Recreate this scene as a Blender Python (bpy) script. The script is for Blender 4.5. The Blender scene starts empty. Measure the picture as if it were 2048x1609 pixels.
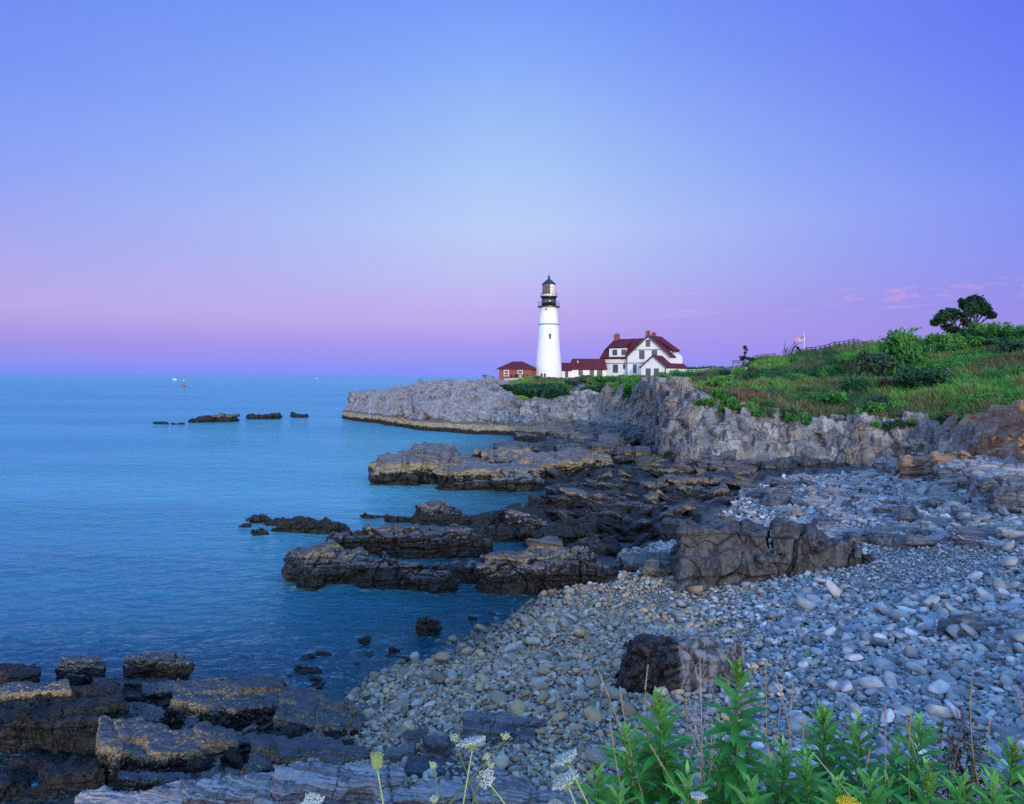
import bpy, bmesh, math, random
import numpy as np
from mathutils import Vector, Matrix

rng = np.random.default_rng(7)
random.seed(7)
scene = bpy.context.scene
COL = scene.collection

# ------------------------------------------------------------------ camera
CAM_Z, FPX, CX, HY, ROLL = 8.0, 1365.0, 1024.0, 755.0, 0.0072
cam_data = bpy.data.cameras.new('camera')
cam = bpy.data.objects.new('camera', cam_data)
COL.objects.link(cam)
cam_data.sensor_width = 36.0
cam_data.lens = 36.0 * FPX / 2048.0
cam_data.shift_y = -(804.5 - HY) / 2048.0
cam_data.clip_start = 0.05
cam_data.clip_end = 60000.0
cam.matrix_world = Matrix.Translation((0, 0, CAM_Z)) @ Matrix.Rotation(math.radians(90), 4, 'X') @ Matrix.Rotation(ROLL, 4, 'Z')
scene.camera = cam

scene.view_settings.view_transform = 'Standard'
scene.view_settings.look = 'None'
scene.view_settings.exposure = 0.0
scene.view_settings.gamma = 1.0
scene.cycles.use_denoising = False
scene.cycles.denoiser = 'OPENIMAGEDENOISE'
scene.cycles.denoising_input_passes = 'RGB_ALBEDO_NORMAL'
scene.cycles.max_bounces = 6
scene.cycles.diffuse_bounces = 3
scene.cycles.glossy_bounces = 3
scene.cycles.transparent_max_bounces = 12
scene.cycles.sample_clamp_indirect = 4.0


def lin(c):
    return tuple(((v / 255.0) / 12.92 if v / 255.0 <= 0.04045 else ((v / 255.0 + 0.055) / 1.055) ** 2.4) for v in c) + (1.0,)


# ------------------------------------------------------------------ node helper
class NT:
    def __init__(s, tree):
        s.t = tree

    def n(s, kind, **kw):
        nd = s.t.nodes.new(kind)
        for k, v in kw.items():
            setattr(nd, k, v)
        return nd

    def put(s, sock, v):
        if v is None:
            return
        if hasattr(v, 'bl_rna') and isinstance(v, bpy.types.NodeSocket):
            s.t.links.new(v, sock)
        else:
            if sock.type == 'RGBA' and isinstance(v, (tuple, list)) and len(v) == 3:
                v = tuple(v) + (1.0,)
            sock.default_value = v

    def math(s, op, a, b=None, c=None, clamp=False):
        nd = s.n('ShaderNodeMath', operation=op, use_clamp=clamp)
        s.put(nd.inputs[0], a)
        s.put(nd.inputs[1], b)
        s.put(nd.inputs[2], c)
        return nd.outputs[0]

    def mix(s, f, a, b, blend='MIX'):
        nd = s.n('ShaderNodeMix', data_type='RGBA', blend_type=blend)
        s.put(nd.inputs[0], f)
        s.put(nd.inputs[6], a)
        s.put(nd.inputs[7], b)
        return nd.outputs[2]

    def ramp(s, f, stops, interp='LINEAR'):
        nd = s.n('ShaderNodeValToRGB')
        cr = nd.color_ramp
        cr.interpolation = interp
        while len(cr.elements) > 1:
            cr.elements.remove(cr.elements[-1])
        for i, (p, c) in enumerate(stops):
            if isinstance(c, (int, float)):
                c = (c, c, c, 1)
            if len(c) == 3:
                c = tuple(c) + (1,)
            e = cr.elements[0] if i == 0 else cr.elements.new(p)
            e.position = p
            e.color = c
        s.put(nd.inputs[0], f)
        return nd.outputs[0]

    def mapr(s, v, a, b, c=0.0, d=1.0, smooth=True):
        nd = s.n('ShaderNodeMapRange', interpolation_type='SMOOTHSTEP' if smooth else 'LINEAR')
        s.put(nd.inputs[0], v)
        for i, x in enumerate((a, b, c, d)):
            s.put(nd.inputs[i + 1], x)
        return nd.outputs[0]

    def noise(s, vec, scale, detail=4, rough=0.55, dist=0.0):
        nd = s.n('ShaderNodeTexNoise')
        s.put(nd.inputs['Vector'], vec)
        nd.inputs['Scale'].default_value = scale
        nd.inputs['Detail'].default_value = detail
        nd.inputs['Roughness'].default_value = rough
        nd.inputs['Distortion'].default_value = dist
        return nd.outputs[0]

    def voro(s, vec, scale, feature='F1', rnd=1.0):
        nd = s.n('ShaderNodeTexVoronoi', feature=feature)
        s.put(nd.inputs['Vector'], vec)
        nd.inputs['Scale'].default_value = scale
        nd.inputs['Randomness'].default_value = rnd
        return nd

    def scale(s, vec, v):
        nd = s.n('ShaderNodeVectorMath', operation='MULTIPLY')
        s.put(nd.inputs[0], vec)
        nd.inputs[1].default_value = v
        return nd.outputs[0]

    def pos(s):
        return s.n('ShaderNodeNewGeometry').outputs['Position']

    def normal(s):
        return s.n('ShaderNodeNewGeometry').outputs['Normal']

    def xyz(s, v):
        nd = s.n('ShaderNodeSeparateXYZ')
        s.put(nd.inputs[0], v)
        return nd.outputs

    def comb(s, x, y, z):
        nd = s.n('ShaderNodeCombineXYZ')
        s.put(nd.inputs[0], x)
        s.put(nd.inputs[1], y)
        s.put(nd.inputs[2], z)
        return nd.outputs[0]

    def attr(s, name):
        nd = s.n('ShaderNodeAttribute')
        nd.attribute_name = name
        return nd

    def bump(s, h, strength=0.5, dist=0.05, normal=None):
        nd = s.n('ShaderNodeBump')
        nd.inputs['Strength'].default_value = strength
        nd.inputs['Distance'].default_value = dist
        s.put(nd.inputs['Height'], h)
        s.put(nd.inputs['Normal'], normal)
        return nd.outputs[0]


# ------------------------------------------------------------------ sky
world = bpy.data.worlds.new('World')
scene.world = world
world.use_nodes = True
wt = NT(world.node_tree)
world.node_tree.nodes.clear()
tc = wt.n('ShaderNodeTexCoord').outputs['Generated']
dx_, dy_, dz_ = wt.xyz(tc)
hor = wt.math('SQRT', wt.math('ADD', wt.math('MULTIPLY', dx_, dx_), wt.math('ADD', wt.math('MULTIPLY', dy_, dy_), 1e-5)))
tanE = wt.math('DIVIDE', dz_, hor)
sinA = wt.math('DIVIDE', dx_, hor)
cosA = wt.math('DIVIDE', dy_, hor)
SKM = 1.5
efac = wt.math('DIVIDE', tanE, SKM, clamp=True)
ROWS = [748, 725, 690, 650, 610, 550, 460, 360, 250, 120, 0]


ZEN = (0.20, 0.78, 1.85)


def sky_col(cols, ca, hi1, hi2):
    st = []
    for y, c in zip(ROWS, cols):
        st.append((max(0.0, (755 - y - (2 if ca < 1 else 0)) / FPX * ca / SKM), lin(c)))
    st.append((0.52, tuple(c * 1.15 for c in lin(hi1)[:3])))
    st.append((1.0, ZEN))
    return wt.ramp(efac, st)


left = sky_col([(118, 141, 247), (138, 142, 240), (156, 142, 230), (172, 154, 227), (182, 165, 228), (173, 166, 231),
                (156, 162, 237), (139, 158, 241), (126, 152, 243), (113, 142, 242), (108, 138, 240)], 0.80, (85, 110, 222), (75, 100, 215))
mid = sky_col([(134, 144, 247), (146, 146, 243), (164, 150, 239), (184, 164, 236), (190, 176, 237), (191, 194, 241),
               (190, 209, 245), (176, 205, 245), (160, 194, 246), (138, 176, 248), (121, 159, 248)], 1.0, (90, 118, 226), (75, 100, 215))
right = sky_col([(148, 140, 238), (147, 136, 236), (150, 136, 232), (152, 138, 229), (146, 137, 230), (138, 140, 233),
                 (130, 143, 238), (122, 144, 241), (112, 133, 241), (104, 122, 241), (98, 115, 240)], 0.80, (82, 100, 222), (75, 100, 215))
sk = wt.mix(wt.mapr(sinA, -0.66, 0.06, smooth=False), left, mid)
sk = wt.mix(wt.mapr(sinA, -0.04, 0.62, smooth=False), sk, right)
glow = wt.ramp(efac, [(0.0, (1.9, 1.5, 1.2)), (0.08, (1.7, 1.5, 1.5)), (0.22, (1.0, 1.25, 1.9)),
                      (0.45, (0.5, 0.9, 1.8)), (1.0, ZEN)])
sk = wt.mix(wt.mapr(cosA, 0.25, -0.75), sk, glow)
# thin pink clouds low in the east
cv = wt.comb(wt.math('MULTIPLY', sinA, 42.0), wt.math('MULTIPLY', cosA, 42.0), wt.math('MULTIPLY', tanE, 150.0))
cn = wt.noise(cv, 1.0, 4, 0.55)
band = wt.math('MULTIPLY', wt.mapr(tanE, 0.095, 0.108), wt.mapr(tanE, 0.125, 0.112))
side = wt.mapr(sinA, 0.40, 0.47)
puff = wt.math('MULTIPLY', wt.mapr(cn, 0.50, 0.66), wt.math('MULTIPLY', band, side))
cv2 = wt.comb(wt.math('MULTIPLY', sinA, 11.0), wt.math('MULTIPLY', cosA, 11.0), wt.math('MULTIPLY', tanE, 120.0))
cn2 = wt.noise(cv2, 1.0, 5, 0.5)
band2 = wt.math('MULTIPLY', wt.mapr(tanE, 0.08, 0.095), wt.mapr(tanE, 0.135, 0.11))
wisp = wt.math('MULTIPLY', wt.math('MULTIPLY', wt.mapr(cn2, 0.54, 0.72), band2), wt.mapr(sinA, -0.25, 0.0))
sk = wt.mix(wt.math('MULTIPLY', wisp, 0.32), sk, lin((214, 176, 228)))
sk = wt.mix(wt.math('MULTIPLY', puff, 0.48), sk, lin((222, 160, 214)))
SUN_EL, SUN_AZ = math.radians(12.0), math.radians(168.0)      # low in the west, behind the camera
nish = wt.n('ShaderNodeTexSky', sky_type='NISHITA')
nish.sun_disc = False
nish.sun_elevation = SUN_EL
nish.sun_rotation = SUN_AZ
add = wt.mix(0.004, sk, nish.outputs[0], 'ADD')
bg = wt.n('ShaderNodeBackground')
wt.put(bg.inputs[0], add)
bg.inputs[1].default_value = 1.0
wo = wt.n('ShaderNodeOutputWorld')
world.node_tree.links.new(bg.outputs[0], wo.inputs[0])
world.cycles.sampling_method = 'MANUAL'
world.cycles.sample_map_resolution = 1024

# ------------------------------------------------------------------ sun
sd = bpy.data.lights.new('sun', 'SUN')
sd.energy = 2.2
sd.angle = math.radians(7.0)
sd.color = (1.0, 0.89, 0.79)
sun = bpy.data.objects.new('sun', sd)
COL.objects.link(sun)
sdir = Vector((math.sin(SUN_AZ) * math.cos(SUN_EL), math.cos(SUN_AZ) * math.cos(SUN_EL), math.sin(SUN_EL)))
sun.rotation_euler = (-sdir).to_track_quat('-Z', 'Y').to_euler()
sun.location = sdir * 200


# ------------------------------------------------------------------ numpy noise
def _h(i, j, k, seed):
    x = (i.astype(np.int64) * 374761393 + j.astype(np.int64) * 668265263 + k.astype(np.int64) * 2147483647 + seed * 974711) & 0xFFFFFFFF
    x = ((x ^ (x >> 13)) * 1274126177) & 0xFFFFFFFF
    x = ((x ^ (x >> 15)) * 2246822519) & 0xFFFFFFFF
    x = x ^ (x >> 16)
    return (x & 0xFFFFFF).astype(np.float64) / float(0x1000000)


def vnoise(p, seed=0):
    f = np.floor(p)
    i, j, k = f[:, 0].astype(np.int64), f[:, 1].astype(np.int64), f[:, 2].astype(np.int64)
    t = p - f
    t = t * t * t * (t * (t * 6 - 15) + 10)
    x, y, z = t[:, 0], t[:, 1], t[:, 2]
    r = 0
    for a in (0, 1):
        wx = x if a else 1 - x
        for b in (0, 1):
            wy = y if b else 1 - y
            for c in (0, 1):
                wz = z if c else 1 - z
                r = r + wx * wy * wz * _h(i + a, j + b, k + c, seed)
    return r * 2 - 1


def fbm(p, octv=4, seed=0, gain=0.5):
    r, a = 0, 1.0
    q = p.copy()
    for o in range(octv):
        r = r + a * vnoise(q, seed + o * 17)
        a *= gain
        q = q * 2.03
        q = np.stack([q[:, 0] * 0.8 + q[:, 1] * 0.6, q[:, 1] * 0.8 - q[:, 0] * 0.6, q[:, 2] + 3.7], 1)
    return r


def voronoi(p, seed=0):
    f = np.floor(p)
    i, j, k = f[:, 0].astype(np.int64), f[:, 1].astype(np.int64), f[:, 2].astype(np.int64)
    d1 = np.full(len(p), 9.0)
    d2 = np.full(len(p), 9.0)
    hid = np.zeros(len(p))
    for a in (-1, 0, 1):
        for b in (-1, 0, 1):
            for c in (-1, 0, 1):
                ii, jj, kk = i + a, j + b, k + c
                dx = ii + _h(ii, jj, kk, seed) - p[:, 0]
                dy = jj + _h(ii, jj, kk, seed + 1) - p[:, 1]
                dz = kk + _h(ii, jj, kk, seed + 2) - p[:, 2]
                d = np.maximum(np.maximum(np.abs(dx), np.abs(dy)), np.abs(dz)) * 0.6 + 0.4 * np.sqrt(dx * dx + dy * dy + dz * dz)
                m = d < d1
                d2 = np.where(m, d1, np.minimum(d2, d))
                d1 = np.where(m, d, d1)
                hid = np.where(m, _h(ii, jj, kk, seed + 5), hid)
    return d1, d2, hid


def smooth01(x, a, b):
    t = np.clip((x - a) / (b - a), 0, 1)
    return t * t * (3 - 2 * t)


# ------------------------------------------------------------------ authoring: a sight line of the photograph met at a known depth or height
def ray(px, py):
    c, s = math.cos(ROLL), math.sin(ROLL)
    dx, dy = px - CX, py - HY
    return (dx * c + dy * s) / FPX, -(-dx * s + dy * c) / FPX


def W(px, py, Y):
    u, v = ray(px, py)
    return np.array((u * Y, Y, CAM_Z + v * Y))


def G(px, py, z):
    u, v = ray(px, py)
    Y = (z - CAM_Z) / v
    return np.array((u * Y, Y, z))


def proj(P):
    u = P[..., 0] / P[..., 1] * FPX
    v = -(P[..., 2] - CAM_Z) / P[..., 1] * FPX
    c, s = math.cos(ROLL), math.sin(ROLL)
    return CX + u * c - v * s, HY + u * s + v * c


# ------------------------------------------------------------------ object helpers
def tag(o, label=None, cat=None, group=None, kind=None):
    if label:
        o['label'] = label
    if cat:
        o['category'] = cat
        o['kind'] = kind or 'thing'
    if group:
        o['group'] = group
    if kind:
        o['kind'] = kind
    return o


def np_mesh(name, verts, faces, smooth=True, mats=(), attrs=None, quads=True):
    me = bpy.data.meshes.new(name)
    verts = np.asarray(verts, dtype=np.float32)
    faces = np.asarray(faces, dtype=np.int32)
    nv, nf, k = len(verts), len(faces), faces.shape[1]
    me.vertices.add(nv)
    me.vertices.foreach_set('co', verts.ravel())
    me.loops.add(nf * k)
    me.loops.foreach_set('vertex_index', faces.ravel())
    me.polygons.add(nf)
    me.polygons.foreach_set('loop_start', np.arange(0, nf * k, k, dtype=np.int32))
    if smooth:
        me.polygons.foreach_set('use_smooth', np.ones(nf, dtype=bool))
    for m in mats:
        me.materials.append(m)
    if attrs:
        for an, av in attrs.items():
            av = np.asarray(av, dtype=np.float32)
            if av.ndim == 1:
                a = me.attributes.new(an, 'FLOAT', 'POINT')
                a.data.foreach_set('value', av)
            else:
                if av.shape[1] == 3:
                    av = np.concatenate([av, np.ones((len(av), 1), np.float32)], 1)
                a = me.attributes.new(an, 'FLOAT_COLOR', 'POINT')
                a.data.foreach_set('color', av.ravel())
    me.update(calc_edges=True)
    me.validate()
    return me


def link(name, me, loc=(0, 0, 0), parent=None):
    o = bpy.data.objects.new(name, me)
    COL.objects.link(o)
    o.location = loc
    if parent:
        o.parent = parent
    return o


def empty(name, loc=(0, 0, 0), rz=0.0):
    o = bpy.data.objects.new(name, None)
    COL.objects.link(o)
    o.location = loc
    o.rotation_euler = (0, 0, rz)
    o.empty_display_size = 0.2
    return o


def copy_tree(o, parent=None):
    c = o.copy()
    COL.objects.link(c)
    c.parent = parent
    for ch in list(o.children):
        copy_tree(ch, c)
    return c


class MB:
    def __init__(s):
        s.v, s.f, s.m = [], [], []

    def add(s, vs, fs, mi=0):
        b = len(s.v)
        s.v += [tuple(map(float, v)) for v in vs]
        s.f += [tuple(b + i for i in f) for f in fs]
        s.m += [mi] * len(fs)

    def box(s, x0, x1, y0, y1, z0, z1, mi=0):
        s.add([(x0, y0, z0), (x1, y0, z0), (x1, y1, z0), (x0, y1, z0), (x0, y0, z1), (x1, y0, z1), (x1, y1, z1), (x0, y1, z1)],
              [(0, 3, 2, 1), (4, 5, 6, 7), (0, 1, 5, 4), (1, 2, 6, 5), (2, 3, 7, 6), (3, 0, 4, 7)], mi)

    def tube(s, pts, rad, seg=6, mi=0, cap=True):
        pts = [Vector(p) for p in pts]
        n = len(pts)
        if not hasattr(rad, '__len__'):
            rad = [rad] * n
        vs, fs = [], []
        ref = Vector((0.31, 0.2, 0.93)).normalized()
        for i, p in enumerate(pts):
            d = (pts[min(i + 1, n - 1)] - pts[max(i - 1, 0)])
            d = d.normalized() if d.length > 1e-9 else Vector((0, 0, 1))
            a = d.cross(ref if abs(d.dot(ref)) < 0.95 else Vector((1, 0, 0))).normalized()
            b = d.cross(a)
            for k in range(seg):
                t = 2 * math.pi * k / seg
                vs.append(p + (a * math.cos(t) + b * math.sin(t)) * rad[i])
        for i in range(n - 1):
            for k in range(seg):
                k2 = (k + 1) % seg
                fs.append((i * seg + k, i * seg + k2, (i + 1) * seg + k2, (i + 1) * seg + k))
        if cap:
            fs.append(tuple(reversed(range(seg))))
            fs.append(tuple((n - 1) * seg + k for k in range(seg)))
        s.add(vs, fs, mi)

    def lathe(s, prof, seg=32, mi=0, cx=0.0, cy=0.0, cap=True, rot=0.0):
        vs, fs = [], []
        for r, z in prof:
            for k in range(seg):
                t = 2 * math.pi * k / seg + rot
                vs.append((cx + r * math.cos(t), cy + r * math.sin(t), z))
        for i in range(len(prof) - 1):
            for k in range(seg):
                k2 = (k + 1) % seg
                fs.append((i * seg + k, i * seg + k2, (i + 1) * seg + k2, (i + 1) * seg + k))
        if cap:
            fs.append(tuple(reversed(range(seg))))
            fs.append(tuple((len(prof) - 1) * seg + k for k in range(seg)))
        s.add(vs, fs, mi)

    def build(s, name, mats, parent=None, loc=(0, 0, 0), smooth=False):
        me = bpy.data.meshes.new(name)
        me.from_pydata(s.v, [], s.f)
        if not isinstance(mats, (list, tuple)):
            mats = [mats]
        for m in mats:
            me.materials.append(m)
        me.polygons.foreach_set('material_index', np.array(s.m, dtype=np.int32))
        if smooth:
            me.polygons.foreach_set('use_smooth', np.ones(len(s.f), dtype=bool))
        me.update()
        return link(name, me, loc, parent)


# ------------------------------------------------------------------ materials
def new_mat(name):
    m = bpy.data.materials.new(name)
    m.use_nodes = True
    m.node_tree.nodes.clear()
    t = NT(m.node_tree)
    out = t.n('ShaderNodeOutputMaterial')
    b = t.n('ShaderNodeBsdfPrincipled')
    t.t.links.new(b.outputs[0], out.inputs[0])
    return m, t, b, out


def simple(name, col, rough=0.6, spec=0.4, nscale=8.0, var=0.25, bump=0.15, bdist=0.01, metal=0.0):
    m, t, b, out = new_mat(name)
    p = t.n('ShaderNodeTexCoord').outputs['Object']
    nz = t.noise(p, nscale, 5, 0.6)
    c2 = tuple(c * (1 - var) for c in col)
    c1 = tuple(min(1, c * (1 + var * 0.5)) for c in col)
    t.put(b.inputs['Base Color'], t.ramp(nz, [(0.3, c2), (0.7, c1)]))
    b.inputs['Roughness'].default_value = rough
    b.inputs['Specular IOR Level'].default_value = spec
    b.inputs['Metallic'].default_value = metal
    if bump:
        t.put(b.inputs['Normal'], t.bump(t.noise(p, nscale * 4, 4, 0.6), bump, bdist))
    return m


def shore_rock(name, top=(0.085, 0.09, 0.105), top2=(0.15, 0.15, 0.16), zweed=0.5, zbarn=0.85, weed=(0.013, 0.013, 0.012),
               barn=(0.33, 0.25, 0.13), barn_amt=1.0, nz_amp=0.35, fine=1.0, side_only=True, bands=0.5, rough=0.55, vert=False, split=None, wside=0.0):
    """Rock of the shore: wrack below the tide line, a tan barnacle belt above it, bare banded rock on top (all growing on it)."""
    m, t, b, out = new_mat(name)
    p = t.pos()
    px, py, pz = t.xyz(p)
    nx, ny, nzv = t.xyz(t.normal())
    n1 = t.noise(p, 0.55 * fine, 5, 0.6)
    n2 = t.noise(p, 2.6 * fine, 5, 0.65)
    n3 = t.noise(p, 14.0 * fine, 4, 0.65)
    # bedding
    sv = t.math('ADD', t.math('MULTIPLY', pz, 1.0), t.math('ADD', t.math('MULTIPLY', py, 0.35), t.math('MULTIPLY', px, 0.12)))
    sv = t.math('ADD', sv, t.math('MULTIPLY', n1, 0.25))
    st = t.noise(t.comb(t.math('MULTIPLY', px, 0.25 * fine), t.math('MULTIPLY', py, 0.25 * fine), t.math('MULTIPLY', sv, 14.0 * fine)), 1.0, 4, 0.6)
    if vert:
        st = t.noise(t.comb(t.math('MULTIPLY', px, 3.5 * fine), t.math('MULTIPLY', py, 3.5 * fine), t.math('MULTIPLY', pz, 0.6 * fine)), 1.0, 5, 0.65)
    base = t.ramp(n2, [(0.30, tuple(c * 0.75 for c in top)), (0.50, top), (0.72, top2)])
    base = t.mix(t.mapr(st, 0.42, 0.60, 0.0, bands), base, tuple(c * 1.35 for c in top2))
    if split is not None:
        xs_, pale_ = split
        base = t.mix(t.mapr(t.math('ADD', px, t.math('MULTIPLY', n2, 0.35)), xs_ + 0.12, xs_ + 0.22), base, t.mix(t.mapr(st, 0.45, 0.55), tuple(c * .3 for c in pale_), pale_))
    base = t.mix(t.mapr(n3, 0.60, 0.74, 0.0, 0.35), base, tuple(c * 0.45 for c in top))
    # barnacle belt
    h = t.math('ADD', pz, t.math('MULTIPLY', t.math('SUBTRACT', n1, 0.5), nz_amp * 2.6))
    h = t.math('ADD', h, t.math('MULTIPLY', t.math('SUBTRACT', n2, 0.5), nz_amp * 1.2))
    side_ = t.mapr(nzv, 0.80, 0.45)
    bl = t.mapr(t.math('SUBTRACT', h, t.math('MULTIPLY', side_, wside)), zbarn + 0.10, zbarn - 0.05)
    if side_only:
        bl = t.math('MULTIPLY', bl, t.mapr(nzv, 0.86, 0.60, 0.02, 1.0))
    bl = t.math('MULTIPLY', bl, t.math('MULTIPLY', t.mapr(n1, 0.36, 0.46), barn_amt))
    bc = t.mix(t.mapr(n3, 0.35, 0.62), tuple(c * 0.45 for c in barn), barn)
    col = t.mix(bl, base, bc)
    # wrack
    vs = t.noise(t.comb(t.math('MULTIPLY', px, 9.0 * fine), t.math('MULTIPLY', py, 9.0 * fine), t.math('MULTIPLY', pz, 2.2 * fine)), 1.0, 4, 0.7)
    hw = t.math('ADD', h, t.math('MULTIPLY', t.math('SUBTRACT', vs, 0.5), 0.45))
    wl = t.mapr(t.math('SUBTRACT', hw, t.math('MULTIPLY', side_, wside)), zweed + 0.06, zweed - 0.08)
    wc = t.ramp(vs, [(0.32, tuple(c * 0.4 for c in weed)), (0.52, weed), (0.72, (0.045, 0.038, 0.024))])
    col = t.mix(wl, col, wc)
    t.put(b.inputs['Base Color'], col)
    t.put(b.inputs['Roughness'], t.mix(wl, (rough,) * 3, (0.38,) * 3))
    b.inputs['Specular IOR Level'].default_value = 0.35
    hb = t.math('ADD', t.math('MULTIPLY', n3, 0.5), t.math('MULTIPLY', st, 0.7))
    hb = t.math('ADD', hb, t.math('MULTIPLY', n2, 1.0))
    hb = t.math('ADD', hb, t.math('MULTIPLY', t.math('MULTIPLY', vs, wl), 2.2))
    t.put(b.inputs['Normal'], t.bump(hb, 0.75, 0.07 / fine))
    return m


def cliff_mat():
    m, t, b, out = new_mat('headland_rock_and_turf')
    p = t.pos()
    px, py, pz = t.xyz(p)
    nx, ny, nzv = t.xyz(t.normal())
    veg = t.attr('veg').outputs['Fac']
    soil = t.attr('soil').outputs['Fac']
    spit = t.attr('spit').outputs['Fac']
    n1 = t.noise(p, 0.22, 5, 0.6)
    n2 = t.noise(p, 0.9, 6, 0.65)
    n3 = t.noise(p, 4.5, 5, 0.65)
    vstr = t.noise(t.scale(p, (1.6, 1.6, 0.35)), 1.0, 5, 0.65)
    vst2 = t.noise(t.scale(p, (3.2, 3.2, 0.9)), 1.0, 4, 0.7, 0.6)
    base = t.ramp(n2, [(0.28, (0.075, 0.075, 0.08)), (0.44, (0.17, 0.168, 0.165)), (0.60, (0.30, 0.29, 0.275)), (0.74, (0.46, 0.445, 0.42))])
    blk = t.attr('blk').outputs['Fac']
    base = t.mix(0.5, base, t.ramp(blk, [(0.08, (0.07, 0.07, 0.078)), (0.40, (0.15, 0.148, 0.15)), (0.66, (0.26, 0.245, 0.22)), (0.80, (0.25, 0.18, 0.11)), (0.95, (0.46, 0.44, 0.41))]))
    base = t.mix(t.mapr(vstr, 0.50, 0.62, 0, 0.75), base, (0.06, 0.062, 0.07))
    base = t.mix(t.mapr(vstr, 0.44, 0.30, 0, 0.5), base, (0.33, 0.22, 0.115))
    base = t.mix(t.mapr(n1, 0.55, 0.68, 0, 0.55), base, (0.30, 0.19, 0.09))
    spc = t.ramp(n2, [(0.28, (0.13, 0.12, 0.125)), (0.5, (0.26, 0.24, 0.24)), (0.72, (0.40, 0.37, 0.365))])
    base = t.mix(t.math('MULTIPLY', spit, 0.8), base, spc)
    dv = t.n('ShaderNodeVectorMath', operation='ADD')
    t.put(dv.inputs[0], t.scale(p, (0.85, 0.85, 0.34)))
    t.put(dv.inputs[1], t.scale(t.n('ShaderNodeTexNoise').outputs['Color'], (0.5, 0.5, 0.5)))
    crk = t.voro(dv.outputs[0], 1.0, 'DISTANCE_TO_EDGE').outputs['Distance']
    base = t.mix(t.math('MULTIPLY', t.mapr(crk, 0.03, 0.0, 0, 0.85), t.mapr(n1, 0.40, 0.55)), base, (0.02, 0.02, 0.024))
    base = t.mix(t.mapr(vst2, 0.60, 0.70, 0, 0.85), base, (0.035, 0.035, 0.042))
    base = t.mix(t.mapr(vst2, 0.36, 0.26, 0, 0.6), base, (0.60, 0.58, 0.55))
    base = t.mix(t.mapr(n3, 0.6, 0.75, 0, 0.5), base, (0.09, 0.09, 0.10))
    orange = t.ramp(n2, [(0.3, (0.16, 0.08, 0.045)), (0.5, (0.33, 0.17, 0.085)), (0.7, (0.42, 0.28, 0.17))])
    base = t.mix(soil, base, orange)
    # tide marks
    h = t.math('ADD', pz, t.math('MULTIPLY', t.math('SUBTRACT', n2, 0.5), 0.9))
    base = t.mix(t.mapr(h, 1.75, 1.45, 0, 0.75), base, (0.075, 0.07, 0.065))
    bl = t.math('MULTIPLY', t.mapr(h, 1.3, 1.15), t.mapr(n3, 0.36, 0.5))
    base = t.mix(t.math('MULTIPLY', bl, t.mapr(spit, 0.0, 1.0, 0.3, 1.0)), base, (0.34, 0.26, 0.15))
    vs = t.noise(t.scale(p, (5.0, 5.0, 1.2)), 1.0, 4, 0.7)
    wl = t.mapr(t.math('ADD', h, t.math('MULTIPLY', t.math('SUBTRACT', vs, 0.5), 0.6)), 0.72, 0.5)
    base = t.mix(wl, base, t.ramp(vs, [(0.35, (0.008, 0.008, 0.007)), (0.6, (0.026, 0.023, 0.017))]))
    # turf
    tn = t.noise(p, 0.35, 5, 0.6)
    turf = t.ramp(n3, [(0.3, (0.035, 0.05, 0.018)), (0.55, (0.07, 0.085, 0.03)), (0.72, (0.14, 0.11, 0.055))])
    turf = t.mix(t.mapr(tn, 0.5, 0.62), turf, (0.05, 0.10, 0.025))
    vm = t.mapr(t.math('ADD', veg, t.math('MULTIPLY', t.math('SUBTRACT', n2, 0.5), 0.9)), 0.42, 0.58)
    t.put(b.inputs['Base Color'], t.mix(vm, base, turf))
    b.inputs['Roughness'].default_value = 0.8
    b.inputs['Specular IOR Level'].default_value = 0.25
    hb = t.math('ADD', t.math('MULTIPLY', n3, 1.0), t.math('MULTIPLY', vst2, 0.8))
    hb = t.math('ADD', hb, t.mapr(crk, 0.0, 0.05, 0, 0.8))
    t.put(b.inputs['Normal'], t.bump(hb, 0.6, 0.10))
    return m


def ground_mat():
    m, t, b, out = new_mat('beach_shingle_and_shelf_rock')
    p = t.pos()
    px, py, pz = t.xyz(p)
    cob = t.attr('cobble').outputs['Fac']
    n1 = t.noise(p, 0.4, 5, 0.6)
    n2 = t.noise(p, 2.2, 5, 0.65)
    n3 = t.noise(p, 9.0, 5, 0.65)
    v = t.voro(p, 11.0)
    v2 = t.voro(p, 11.0, 'DISTANCE_TO_EDGE').outputs['Distance']
    sh = t.mix(t.mapr(t.xyz(v.outputs['Color'])[0], 0.2, 0.9), (0.16, 0.15, 0.14), (0.42, 0.40, 0.37))
    sh = t.mix(t.mapr(v2, 0.06, 0.0, 0, 0.85), sh, (0.02, 0.02, 0.02))
    dark = t.ramp(n2, [(0.3, (0.012, 0.012, 0.012)), (0.5, (0.035, 0.034, 0.034)), (0.62, (0.075, 0.073, 0.075)), (0.75, (0.16, 0.15, 0.15))])
    dark = t.mix(t.mapr(n3, 0.55, 0.7, 0, 0.7), dark, (0.015, 0.014, 0.012))
    wet = t.mapr(pz, 0.35, 0.02)
    c = t.mix(cob, dark, sh)
    c = t.mix(t.math('MULTIPLY', wet, 0.75), c, (0.03, 0.032, 0.03))
    t.put(b.inputs['Base Color'], c)
    t.put(b.inputs['Roughness'], t.mapr(wet, 0, 1, 0.62, 0.35))
    b.inputs['Specular IOR Level'].default_value = 0.3
    hb = t.math('ADD', t.math('MULTIPLY', t.mapr(v2, 0.0, 0.25), cob), t.math('ADD', n2, t.math('MULTIPLY', n3, 0.7)))
    t.put(b.inputs['Normal'], t.bump(hb, 0.8, 0.08))
    return m


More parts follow.
